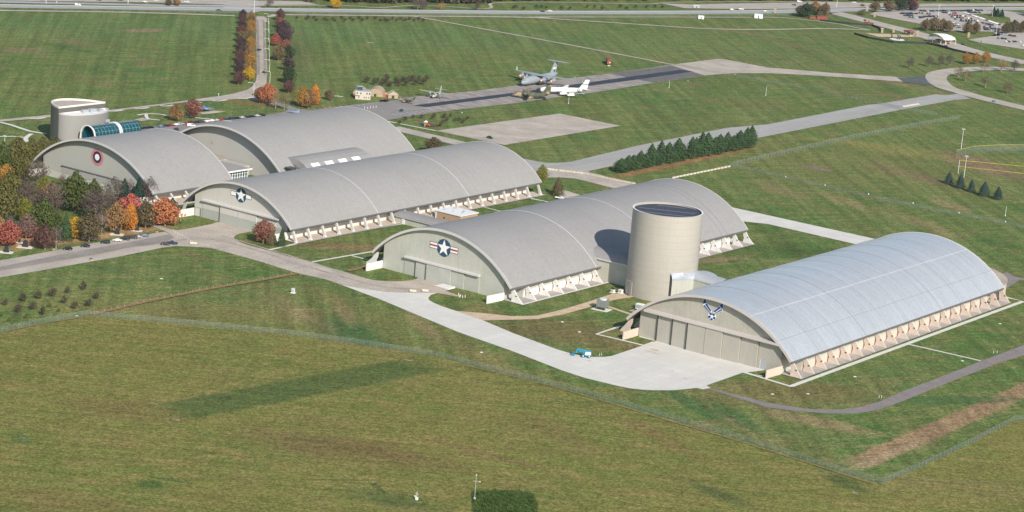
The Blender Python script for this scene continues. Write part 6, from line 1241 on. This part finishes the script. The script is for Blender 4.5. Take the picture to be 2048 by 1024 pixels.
for x in (-4.6, -2.3, 0, 2.3, 4.6): MB().box(x-.3, -2.9, .3, x+.3, -2.3, 3.4).build('column', M_tan, vb)
MB().box(-5, 1.5, .3, 5, 2.8, 3.4).build('wall', M_tan, vb); MB().prism([(-6, 3.4), (6, 3.4), (3.5, 5), (-3.5, 5)], -3.8, 3.8).build('roof', M_redr, vb)
p = at(1794, 79); mm = thing('memorial', 'memorial of dark bent forms on a round white base beside the gate road', 'memorial', (p.x, p.y, 0)); MB().tube((0, 0, 0), (0, 0, .25), 8, 8, 24).build('base', M_wh, mm)
for x in (-7.5, 0, 2.5): MB().loft([[(x+a+dx, b_, z_) for a, b_ in ((-.5, -.4), (.5, -.4), (.5, .4), (-.5, .4))] for dx, z_ in ((0, .2), (1.2, 2.5), (1.0, 4.2), (-.6, 5.2))]).build('figure', M_gap, mm)
for pxy, lb in [((1764, 65.5), 'stone pillar at the left end of the gate wall'), ((1787, 65), 'stone pillar left of the visitor pavilion'), ((1835, 71), 'stone pillar right of the visitor pavilion'), ((1749, 34), 'stone pillar at the left corner of the far car park'), ((1937, 74.5), 'stone pillar on the lawn right of the gate canopy'), ((1734, 22.5), 'pale stone pillar near the highway verge'), ((1550, 26.5), 'pale stone pillar on the highway verge right of the white sheds')]:
    q = at(*pxy); t = thing('stone_pillar', lb, 'pillar', (q.x, q.y, 0), .4, 'stone pillars around the gate'); MB().box(-1.1, -1.1, 0, 1.1, 1.1, 4.6).build('shaft', M_tan, t); MB().box(-1.35, -1.35, 4.6, 1.35, 1.35, 5.1).build('cap', M_cmp, t)
q = at(1737, 47.5); sg = thing('brick_sign', 'low brick entrance sign with central post on the gate road verge', 'sign', (q.x, q.y, 0), .1); MB().box(-6, -.4, 0, -1.2, .4, 1.9).build('panel', M_brick, sg); MB().box(1.2, -.4, 0, 6, .4, 1.9).build('panel', M_brick, sg); MB().box(-.6, -.5, 0, .6, .5, 3.6).build('post', M_brick, sg)
# plant near the tower
q = at(1204.5, 619); ct = thing('cooling_unit', 'galvanised steel cooling unit on a concrete pad beside the gravel track', 'cooling unit', (q.x, q.y, 0), .15)
M_galv = mat('galvanised_steel', (.33, .37, .36), .4, .5, vary=.15, scale=1.5)
MB().box(-4.6, -3.6, 0, 4.2, 3.2, .3).build('pad', M_walk, ct); MB().box(-2.6, -2.2, 1.6, 2.6, 2.2, 5.4).build('casing', M_galv, ct); MB().tube((0, 0, 5.4), (0, 0, 5.9), 2.0, 2.0, 20).build('fan_ring', M_seaml, ct); MB().box(-2.4, -2.25, .4, 2.4, -2.2, 1.6).build('louvre', M_gap, ct)
for x in (-2.5, 2.5):
    for y in (-2.1, 2.1): MB().box(x-.15, y-.15, .3, x+.15, y+.15, 1.6).build('leg', M_galv, ct)
def unit(label, pxy, d, m, rz=0, name='equipment_box'):
    q = at(*pxy); t = thing(name, label, 'equipment box', (q.x, q.y, 0), rz); x, y, z_ = d
    MB().box(-x/2-.5, -y/2-.5, 0, x/2+.5, y/2+.5, .2).build('pad', M_walk, t); MB().box(-x/2, -y/2, .2, x/2, y/2, z_).build('cabinet', m, t); MB().box(-x/2+.2, -y/2-.06, .5, x/2-.2, -y/2, z_-.4).build('louvre', M_doorg, t); return t
unit('small dark topped white box left of the gravel track near the round tower', (1225.5, 585), (1.8, 1.6, 1.8), M_whiteconc); MB().box(-.9, -.8, 1.8, .9, .8, 2.5).build('lid', M_gap, bpy.data.objects[-1] if False else [o for o in bpy.data.objects if o.name.startswith('equipment_box')][-1])
unit('white box right of the gravel track end near the round tower', (1241, 586), (2.2, 1.8, 2.0), M_whiteconc); unit('white tank unit beside the left roof edge of the silver roofed hangar', (1280, 618), (4.2, 2.6, 2.8), M_wh, .1)
unit('dark low generator left of the white tank unit', (1268, 621.5), (2.6, 1.8, 1.2), M_gap, .1); unit('pale grey utility cabinet alone on the lawn at centre left', (586, 586), (1.6, 1.2, 2.4), M_seaml, .3)
# loading platform, barriers, bollards, posts
q = at(892, 576); lp = thing('loading_platform', 'white stepped loading platform before the middle hangar doors', 'platform', (q.x, q.y, .3), .0); MB().box(-4, -2.6, 0, 4, 2.6, .9).build('deck', M_whiteconc, lp); MB().prism([(-7, 0), (-4, 0), (-4, .9)], -2.6, 2.6).build('ramp', M_whiteconc, lp); MB().box(1.5, -3.6, 0, 4.2, -2.65, .5).build('step', M_seaml, lp)
M_barr = mat('barrier_concrete', (.50, .46, .38), .9, vary=.1, scale=1)
def barrier(label, pxy, L_, rz, group=None):
    q = at(*pxy); t = thing('concrete_barrier', label, 'barrier', (q.x, q.y, .35), rz, group); MB().prism([(-.4, 0), (.4, 0), (.18, .35), (.12, 1.05), (-.12, 1.05), (-.18, .35)], -L_/2, L_/2, 'x', Matrix.Identity(4)).build('body', M_barr, t) if False else MB().prism([(-.45, 0), (.45, 0), (.2, .4), (.14, 1.1), (-.14, 1.1), (-.2, .4)], -L_/2, L_/2, 'x').build('body', M_barr, t)
    MB().box(-L_/2, -.5, 0, -L_/2+.3, .5, .12).build('foot', M_barr, t); return t
barrier('left white wedge barrier on the drive before the middle hangar', (826, 584.5), 3.4, .6); barrier('right white wedge barrier on the drive before the middle hangar', (850.5, 584), 3.4, .6)
barrier('white block barrier at the car lot end of the drive', (387, 489), 4, .65)
for i, pxy in enumerate([(917, 591), (921, 593.5), (925, 596), (930, 595.5), (918.5, 595)]): q = at(*pxy); t = thing('bollard', 'short pale bollard beside the middle hangar doors, %s of the cluster' % nth(i), 'bollard', (q.x, q.y, .05), 0, 'bollards beside the middle hangar doors'); MB().tube((0, 0, 0), (0, 0, 1.3), .18, .18, 8).build('post', M_whiteconc, t); MB().tube((0, 0, 1.3), (0, 0, 1.36), .2, .2, 8).build('cap', M_seaml, t)
for i in range(5):
    q = at(599+i*5.2, 219-i*.9) if False else at(600+i*9, 0) ; break
def run(p0, p1, n, fn):
    for i in range(n): fn(i, (p0[0]+(p1[0]-p0[0])*(i+.5)/n, p0[1]+(p1[1]-p0[1])*(i+.5)/n))
run((1096, 340.2), (1166, 348.5), 10, lambda i, q: barrier('pale barrier across the drive by the taxiway, %s from the left' % nth(i), q, 3.4, math.atan2((at(1166, 348.5)-at(1096, 340.2)).y, (at(1166, 348.5)-at(1096, 340.2)).x), 'barriers across the drive by the taxiway'))
run((1166, 348.5), (1270, 369.5), 14, lambda i, q: barrier('pale barrier along the drive edge, %s from the taxiway' % nth(i), q, 3.6, math.atan2((at(1270, 369.5)-at(1166, 348.5)).y, (at(1270, 369.5)-at(1166, 348.5)).x), 'barriers along the drive edge'))
run((1344, 358), (1461, 334.5), 17, lambda i, q: barrier('white barrier over the lawn behind the middle hangar, %s from the left' % nth(i), q, 3.6, math.atan2((at(1461, 334.5)-at(1344, 358)).y, (at(1461, 334.5)-at(1344, 358)).x), 'barriers over the lawn behind the middle hangar'))
run((1806, 215), (1838, 209.5), 6, lambda i, q: barrier('cream block barrier on the taxiway at the fence, %s from the left' % nth(i), q, 2.8, .5, 'block barriers on the taxiway'))
for i in range(12):
    x = 604+i*10.8; a = at(x, 218.5-(x-604)*.083); ribbon('bay_line', [(x, 219.5-(x-604)*.083), (x+7, 221.6-(x-604)*.083)], .35, .09, M_white, 1)
for i in range(9):
    x = 800+i*9.5; ribbon('bay_line', [(x-16, 229-(i*1.0)), (x-6, 232.2-i*1.0)], .35, .09, M_white, 1); ribbon('bay_line', [(x-4, 218.4-i*.3), (x+6, 221-i*.3)], .3, .09, M_white, 1)
# ------------------------------------------------------------------ fences, poles
M_mesh = bpy.data.materials.new('chain_link_mesh'); M_mesh.use_nodes = True; n_, l_ = NODE(M_mesh); n_['Principled BSDF'].inputs['Base Color'].default_value = (.19, .225, .20, 1); n_['Principled BSDF'].inputs['Roughness'].default_value = .7
tr_ = n_.new('ShaderNodeBsdfTransparent'); mx_ = n_.new('ShaderNodeMixShader'); mx_.inputs[0].default_value = .27; l_.new(tr_.outputs[0], mx_.inputs[1]); l_.new(n_['Principled BSDF'].outputs[0], mx_.inputs[2]); l_.new(mx_.outputs[0], n_['Material Output'].inputs['Surface'])
M_post = mat('fence_post_steel', (.24, .27, .26), .6); M_ypipe = mat('yellow_fence_cap', (.75, .58, .03), .5); M_wood = mat('stake_wood', (.48, .36, .24), .9)
def fence(pts, h, label, spacing=3.2, meshm=None, postm=None, post_r=.04, name='chain_link_fence', top=True, mesh=True, topm=None, world=False, cat='fence'):
    P = [Vector((p[0], p[1], 0)) for p in (pts if world else px(pts))]; o = P[0]; t = thing(name, label, cat, o); postm = postm or M_post
    if mesh:
        b = MB(); vs = []; 
        for p in P: vs += [tuple(p-o+Vector((0, 0, .05))), tuple(p-o+Vector((0, 0, h)))]
        b.add(vs, [(2*i, 2*i+2, 2*i+3, 2*i+1) for i in range(len(P)-1)]); b.build('mesh_panel', meshm or M_mesh, t)
    if top:
        b = MB(); [b.tube(P[i]-o+Vector((0, 0, h)), P[i+1]-o+Vector((0, 0, h)), .03 if not topm else .08, None, 5) for i in range(len(P)-1)]; b.build('top_rail', topm or postm, t)
    L_ = []; 
    for i in range(len(P)-1):
        d = (P[i+1]-P[i]).length; n = max(1, int(d/spacing)); L_ += [P[i].lerp(P[i+1], k/n) for k in range(n)]
    L_.append(P[-1]); L_.sort(key=lambda p: (p-Vector(CAM)).length)
    pm = MB().tube((0, 0, 0), (0, 0, h+.12), post_r, post_r, 6).mesh('post', postm)
    for p in L_[:100]: part('post', pm, t, p-o)
    if len(L_) > 100:
        b = MB(); [b.tube(p-o, p-o+Vector((0, 0, h+.12)), post_r, post_r, 4) for p in L_[100:]]; q = b.build('posts', postm, t); q['kind'] = 'stuff'
    return t
fence(FENCE, 2.5, 'long chain link boundary fence between the dry field and the hangar lawns', 3.2)
fence(FENCE2, 2.5, 'chain link fence running up right from the lower right corner', 3.2)
fence([(2033, 840), (2090, 848)], 2.5, 'short chain link fence piece at the right picture edge', 3.2)
ribbon('dry_strip', [(182, 631), (300, 603), (440, 575), (512, 563), (597, 548)], 3.2, .05, mat('dry_grass_strip', (.25, .165, .085), 1, vary=.2, scale=.4, grain=.25), 3)
ribbon('dry_strip', [(695, 543), (715, 539), (733, 533)], 3, .05, MATS['dry_grass_strip'], 2)
fence([(182, 630), (300, 602), (440, 574), (512, 562), (597, 547)], 1.3, 'line of pale wooden stakes along the dry strip from fence corner to drive', 4.5, postm=M_wood, name='stake_fence', top=False, mesh=False, post_r=.09)
M_foot = mat('pale_dry_foot', (.26, .20, .10), 1, vary=.25, scale=.4, grain=.3)
ribbon('fence_foot_strip', [(0, 667), (90, 648), (172, 635)], .7, .05, M_foot, 2); ribbon('fence_foot_strip', [(930, 733), (1100, 773), (1320, 838), (1500, 891), (1750, 971)], .6, .05, M_foot, 3)
fence([(1461, 334), (1536, 316), (1700, 279), (1850, 250), (1918, 239)], 3.4, 'chain link fence climbing to the upper right past the ball field lawn', 5.0, post_r=.05)
fence([(1461, 334), (1536, 350), (1640, 374), (1760, 402), (1900, 428), (2060, 459)], 2.6, 'chain link fence crossing the right hand lawn', 6.5)
fence([(1349, 131), (1450, 150), (1600, 176), (1704, 200)], 2.4, 'thin fence from the runway end down to the taxiway', 9)
fence([(1704, 198), (1765, 211), (1800, 220), (1872, 231)], 3.2, 'barbed fence with tall posts crossing the taxiway', 4.5, post_r=.07)
fence([(-20, 15), (130, 17), (300, 21.5), (478, 26)], 2.4, 'long fence along the highway left of the avenue', 9)
fence([(585, 26.5), (824, 29), (1024, 31.5), (1300, 31.6), (1536, 30.5), (1600, 30)], 2.4, 'long fence along the highway right of the avenue', 14)
fence([(346, 464), (365, 474), (386, 486.5)], 1.0, 'low white railing at the car lot entry of the drive', 3.0, postm=M_whiteconc, name='railing', mesh=False, post_r=.12, topm=M_whiteconc, cat='railing')
fence([(390, 488), (430, 497), (512, 521), (596, 547)], .8, 'low rail along the lawn edge of the old drive', 4.0, postm=M_seaml, name='railing', mesh=False, post_r=.06, cat='railing')
M_blk = mat('black_mesh', (.03, .04, .035), .8)
fence([(1708, 69), (1736, 77), (1786, 86), (1853, 88), (1874, 92.5), (1911, 102.5), (1950, 111)], 2.2, 'dark solid fence curving round the field side of the gate', 8, meshm=M_blk, postm=M_blk, name='security_fence')
fence([(1640, 42), (1700, 49), (1744, 52), (1758, 58), (1762, 64)], 2.2, 'dark solid fence beside the gate road before the stone pillars', 8, meshm=M_blk, postm=M_blk, name='security_fence')
a_ = [at(1913.8, 300, 5), at(1950, 292, 5), at(2002.6, 289.3, 5), at(2100, 289.4, 5)]; fence([(p.x, p.y) for p in a_], 5, 'tall ball field outfield fence with yellow top rail', 12, name='ball_field_fence', topm=M_ypipe, world=True)
bs = thing('backstop_frame', 'white posted backstop with two yellow rails at the ball field', 'backstop', (-8.3, 776, 0)); MB().tube((0, 0, 0), (0, 0, 10), .16, .12, 8).build('post', M_wh, bs)
for zt_, e in ((9.9, at(2100, 337.5, 9.9)), (5.3, at(2100, 352.5, 5.3))): MB().tube((0, 0, zt_), (e.x+8.3, e.y-776, zt_), .08, .08, 6).build('rail', M_ypipe, bs)
fence([(1916, 347), (1960, 361), (2000, 374), (2070, 396)], .6, 'low pale rope fence below the ball field', 9, postm=M_whiteconc, name='rope_fence', mesh=False, cat='fence')
def pole(base, h, label, name='pole', r=.14, head=None, m=None, cat='pole', group=None):
    q = at(*base); t = thing(name, label, cat, (q.x, q.y, 0), 0, group); MB().tube((0, 0, 0), (0, 0, h), r, r*.6, 8).build('shaft', m or M_wh, t)
    if head == 'flood': MB().box(-1.2, -.3, h-.2, 1.2, .3, h+.5).build('floodlight', M_seaml, t)
    if head == 'arm': MB().tube((0, 0, h), (-1.2, -.9, h+.5), .1).tube((-1.2, -.9, h+.5), (-3.0, -2.2, h+.55), .09).build('arm', M_wh, t); MB().box(-3.9, -2.9, h+.4, -2.9, -1.9, h+.65).build('lamp_head', M_whiteconc, t)
    if head == 'sign': MB().box(-.5, -.06, h-.8, .5, 0, h).build('sign_plate', M_wh, t)
    if head == 'box': MB().box(-.3, -.3, 0, .3, .3, .5).build('base_box', M_whiteconc, t)
    return t
pole((1922.2, 298), 15.5, 'upper tall white floodlight mast at the ball field fence', 'floodlight_mast', .18, 'flood', cat='floodlight mast'); pole((1927.9, 355), 15.5, 'lower tall white floodlight mast behind the spruces', 'floodlight_mast', .18, 'flood', cat='floodlight mast')
for b_, h_, lb in [((1137, 207.5), 6, 'thin white pole on the grass below the white jet'), ((1338, 176), 6.6, 'thin white pole on the grass below the patched asphalt'), ((1531.5, 191), 8, 'thin white pole on the grass between the runway end and the taxiway'), ((2010.5, 431.8), 6.5, 'thin white pole on the lawn near the right edge'), ((1165, 165), 5, 'dark thin pole on the runway behind the white jet'), ((1470, 149), 5, 'dark thin pole on the pale runway end')]:
    pole(b_, h_, lb, 'marker_pole', .13, 'box', m=M_post if 'dark' in lb else None)
for i, (x, y) in enumerate([(539.5, 168), (538.7, 144), (538.2, 121), (537.8, 100), (537.4, 81), (537, 64), (536.8, 49)]):
    pole((x, y), 9.5, '%s street lamp along the right side of the avenue' % ['nearest', 'second nearest', 'third nearest', 'fourth nearest', 'fifth nearest', 'sixth nearest', 'farthest'][i], 'street_lamp', .14, 'arm', cat='street lamp', group='street lamps along the avenue')
pole((507.3, 191.6), 9.5, 'street lamp standing alone at the bend of the avenue', 'street_lamp', .16, 'arm', cat='street lamp')
pole((9, 300), 9, 'white lamp mast beside the small parking bay at left edge', 'lamp_mast', .16, 'flood', cat='lamp mast')
for b_, lb in [((1876, 35), 'tall lamp mast in the middle of the far car park'), ((1984, 34), 'lamp mast beside the three dark conifers'), ((1992, 71), 'lamp mast at the drive between the far lots'), ((508, 27), 'tall white mast at the avenue junction'), ((92, 8), 'lamp mast beside the highway at the left'), ((256, 8), 'lamp mast beside the frontage road at the top left'), ((1673, 16), 'lamp mast on the far road')]:
    pole(b_, 14, lb, 'lamp_mast', .2, 'flood', cat='lamp mast')
pole((437, 193.5), 2.6, 'small white sign post beside the avenue curve', 'sign_post', .12, 'sign', cat='sign post'); pole((113, 7), 2.2, 'small white marker on the verge at the top left', 'sign_post', .12, 'sign', cat='sign post')
for x, y in [(600, 219.4), (611, 221), (617, 220)][:0]: pass
for i, (x, y) in enumerate([(729, 218), (735, 218.5), (740.5, 217.5), (746, 217), (752, 216)]):
    pole((x, y), 2.0, 'short white post in the visitor lot row, %s from the left' % nth(i), 'bollard', .22, None, M_whiteconc, 'bollard', 'white posts on the visitor lot')
# memorial stones in the grove
M_stone = mat('black_granite', (.03, .033, .04), .4)
for i, (x, y, s_, lb) in enumerate([(12.5, 504.5, 1.0, 'black memorial stone at the left edge of the grove'), (50.5, 494, 1.1, 'round topped black memorial stone, second from left'), (178.4, 476.7, 1.1, 'tall black memorial stone below the bronze tree'), (234.4, 468.6, 1.0, 'black memorial stone below the orange trees'), (274.4, 461.3, .8, 'small black memorial stone near the right end of the grove'), (39, 485, .55, 'very small dark memorial stone behind the round topped one')]):
    q = at(x, y); t = thing('memorial_stone', lb, 'memorial', (q.x, q.y, 0), .6, 'memorial stones in the grove'); t.scale = (s_*1.15,)*3; MB().box(-3.2, -2.4, 0, 3.2, 1.6, .12).build('pad', M_walk, t); MB().box(-1.2, -.6, .12, 1.2, .6, .5).build('plinth', M_stone, t)
    MB().prism([(-.95, .5), (.95, .5), (.95, 2.5), (.6, 2.95), (-.6, 2.95), (-.95, 2.5)], -.35, .35).build('slab', M_stone, t)
for (x, y, lb) in [((182), 521, 'small tan box with dark lid on the lower kerb of the lot road'), (107, 500, 'small tan box on the kerb left of the first parked car'), (313, 465, 'small tan box at the path corner by the grove')]:
    q = at(x, y); t = thing('kerb_box', lb, 'box', (q.x, q.y, 0)); MB().box(-.6, -.5, 0, .6, .5, 1.0).build('body', M_tan, t); MB().box(-.65, -.55, 1.0, .65, .55, 1.25).build('lid', M_gap, t)
# playground
q = at(851, 251.8); sheet('mulch_bed', px([(840, 249), (852, 246), (873, 250.5), (884, 252.5), (862, 254.5), (845, 252.5)]), .05, mat('mulch', (.11, .075, .065), 1, vary=.3, scale=1))
pg = thing('playground_set', 'colourful playground climbing set with orange slide and blue panel', 'playground', (q.x, q.y, 0), .4); pg.scale = (.72,)*3; MB().box(-1.5, -1.5, 2, 1.5, 1.5, 2.3).build('deck', M_doorg, pg)
MB().prism([(1.5, 2.3), (5.5, .3), (5.5, .6), (1.5, 2.9)], -.7, .7).build('slide', mat('slide_orange', (.75, .12, .01), .4), pg); MB().box(-4.2, -1, 0, -1.6, 1, 2.4).build('climbing_panel', M_emb, pg); MB().prism([(-1.9, 4), (1.9, 4), (0, 5.6)], -1.9, 1.9).build('roof', M_wh, pg)
MB().box(-.3, -3.6, 0, .6, -1.5, 2.8).build('slide', M_acy, pg)
for x in (-1.4, 1.4):
    for y in (-1.4, 1.4): MB().box(x-.1, y-.1, 0, x+.1, y+.1, 4).build('post', M_red, pg)
# mast and instrument at the bottom, dark thicket
q = at(949, 1001); ms = thing('weather_mast', 'thin guyed weather mast at the corner of the dark green thicket', 'mast', (q.x, q.y, 0)); MB().tube((0, 0, 0), (-.7, .9, 9.8), .07, .04, 6).build('shaft', M_seaml, ms)
MB().box(-.3, -.25, .1, .35, .3, 1.2).build('instrument_box', M_wh, ms); MB().tube((-1.3, 0, 7.6), (.9, 1.2, 7.6), .035).build('arm', M_wh, ms); MB().box(-.9, .8, 9.7, -.6, 1.1, 10.1).build('sensor', M_wh, ms); MB().box(.8, 1.1, 7.4, 1.1, 1.4, 7.8).build('sensor', M_wh, ms)
q = at(833, 1000); is_ = thing('instrument_station', 'small white instrument station with cross arm alone in the dry field', 'instrument', (q.x, q.y, 0)); MB().tube((0, 0, 0), (0, 0, 3.3), .08).build('post', M_wh, is_); MB().box(-.45, -.4, .1, .45, .4, 1.1).build('cabinet', M_wh, is_); MB().tube((-.8, 0, 2.5), (.8, 0, 2.5), .07).build('cross_arm', M_wh, is_); MB().box(-1.1, -.3, 1.2, -.5, .2, 1.6).build('sensor', M_seaml, is_)
th = px([(944, 986), (958, 984), (1000, 984), (1056, 986), (1068, 992), (1074, 1008), (1080, 1060), (952, 1060)]); xs_ = np.array([[p[0], p[1]] for p in th]); mn = xs_.min(0); mxx_ = xs_.max(0)
def inside(P, poly):
    r = np.zeros(len(P), bool); n = len(poly)
    for i in range(n):
        a, b = poly[i], poly[(i+1) % n]; c = ((a[1] > P[:, 1]) != (b[1] > P[:, 1])) & (P[:, 0] < (b[0]-a[0])*(P[:, 1]-a[1])/(b[1]-a[1]+1e-12)+a[0]); r ^= c
    return r
P = RS.uniform(mn, mxx_, (42000, 2)); P = P[inside(P+RS.normal(0, .25, P.shape), xs_)]; hz = 1.1+.35*np.sin(P[:, 0]*1.3+np.sin(P[:, 1]*.7)*2)+.25*np.sin(P[:, 1]*2.1+P[:, 0]*.6)
P3 = np.column_stack([P, hz*np.sqrt(RS.uniform(.2, 1, len(P)))]); N3 = RS.normal(size=P3.shape)*.8+np.array([.1, -.2, .9]); me = quads('thicket', P3, N3, .20, leaf_mat('thicket_leaves', (.062, .110, .030), .45, .15, 1.5))
o = bpy.data.objects.new('thicket', me); COL.objects.link(o); o['kind'] = 'stuff'; o['label'] = 'dense dark green thicket patch at the bottom edge'; o['category'] = 'thicket'
# taxiway and field markers, pale and low
for i, (x, y) in enumerate([(1571, 354), (1650, 371), (1737, 389), (1826, 407), (1918, 426), (2011, 444)]):
    pole((x, y), .7, '%s white marker along the fence crossing the right hand lawn' % ['first', 'second', 'third', 'fourth', 'fifth', 'last'][i], 'field_marker', .45, None, M_wh, 'marker', 'white markers on the right hand lawn')
for x, y, lb in [(963, 705, 'white flat marker slab on the lawn below the apron'), (1125, 644, 'small white slab on the lawn left of the silver roofed hangar'), (1159, 664, 'second small white slab on the lawn left of the silver roofed hangar'), (1616, 788, 'white slab on the lawn below the near corner of silver hangar'), (1545, 788.5, 'tiny white slab left of the larger one below the silver hangar'), (1710, 753.5, 'white speck slab on lawn beside the silver hangar walk'), (1925, 722, 'white slab near the end of the short walk at right'), (2000, 647.5, 'tiny white slab on the lawn near the right edge'), (676, 192.5, 'long white slab on the lawn left of the wartime tower'), (323, 557.5, 'pale square slab on the lawn at lower left'), (154, 632, 'pale slab behind the fence corner at lower left'), (461, 571, 'grey stone slab at the dry strip'), (1376, 162, 'white slab on the grass below the patched asphalt'), (924, 225.5, 'white square sign slab at the lawn edge by the runway')]:
    q = at(x, y); d = .9 if 'long' not in lb else 5; t = thing('marker_slab', lb, 'slab', (q.x, q.y, .02), .5); MB().box(-d*.8, -.5, 0, d*.8, .5, .15).build('body', M_whiteconc, t); MB().box(-.2, -.2, .15, .2, .2, .25).build('cover', M_wh, t)
for x, y, lb in [(1758, 795.5, 'left white stake of the pair above the purple grey path bend'), (1763, 796, 'right white stake of the pair above the purple grey path bend'), (1987, 706.5, 'left white stake of the pair near the right edge path'), (1994, 706, 'right white stake of the pair near the right edge path'), (1199, 712, 'left white stake of the pair beside the blue boom lift'), (1203, 711, 'right white stake of the pair beside the blue boom lift')]:
    pole((x, y), 1.4, lb, 'marker_stake', .1, None, M_wh, 'stake', 'white stakes beside paved edges')

# ------------------------------------------------------------------ haze (closed box of thin air round everything)
hz_ = MB().box(-6100, -6100, -1, 6100, 6100, 296); hm = bpy.data.materials.new('haze_air'); hm.use_nodes = True; n_, l_ = NODE(hm); n_.remove(n_['Principled BSDF'])
pv = n_.new('ShaderNodeVolumePrincipled'); pv.inputs['Density'].default_value = .000018; pv.inputs['Color'].default_value = (.80, .88, 1.0, 1); pv.inputs['Anisotropy'].default_value = .2
l_.new(pv.outputs[0], n_['Material Output'].inputs['Volume'])
ho = hz_.build('haze', hm); ho['kind'] = 'stuff'
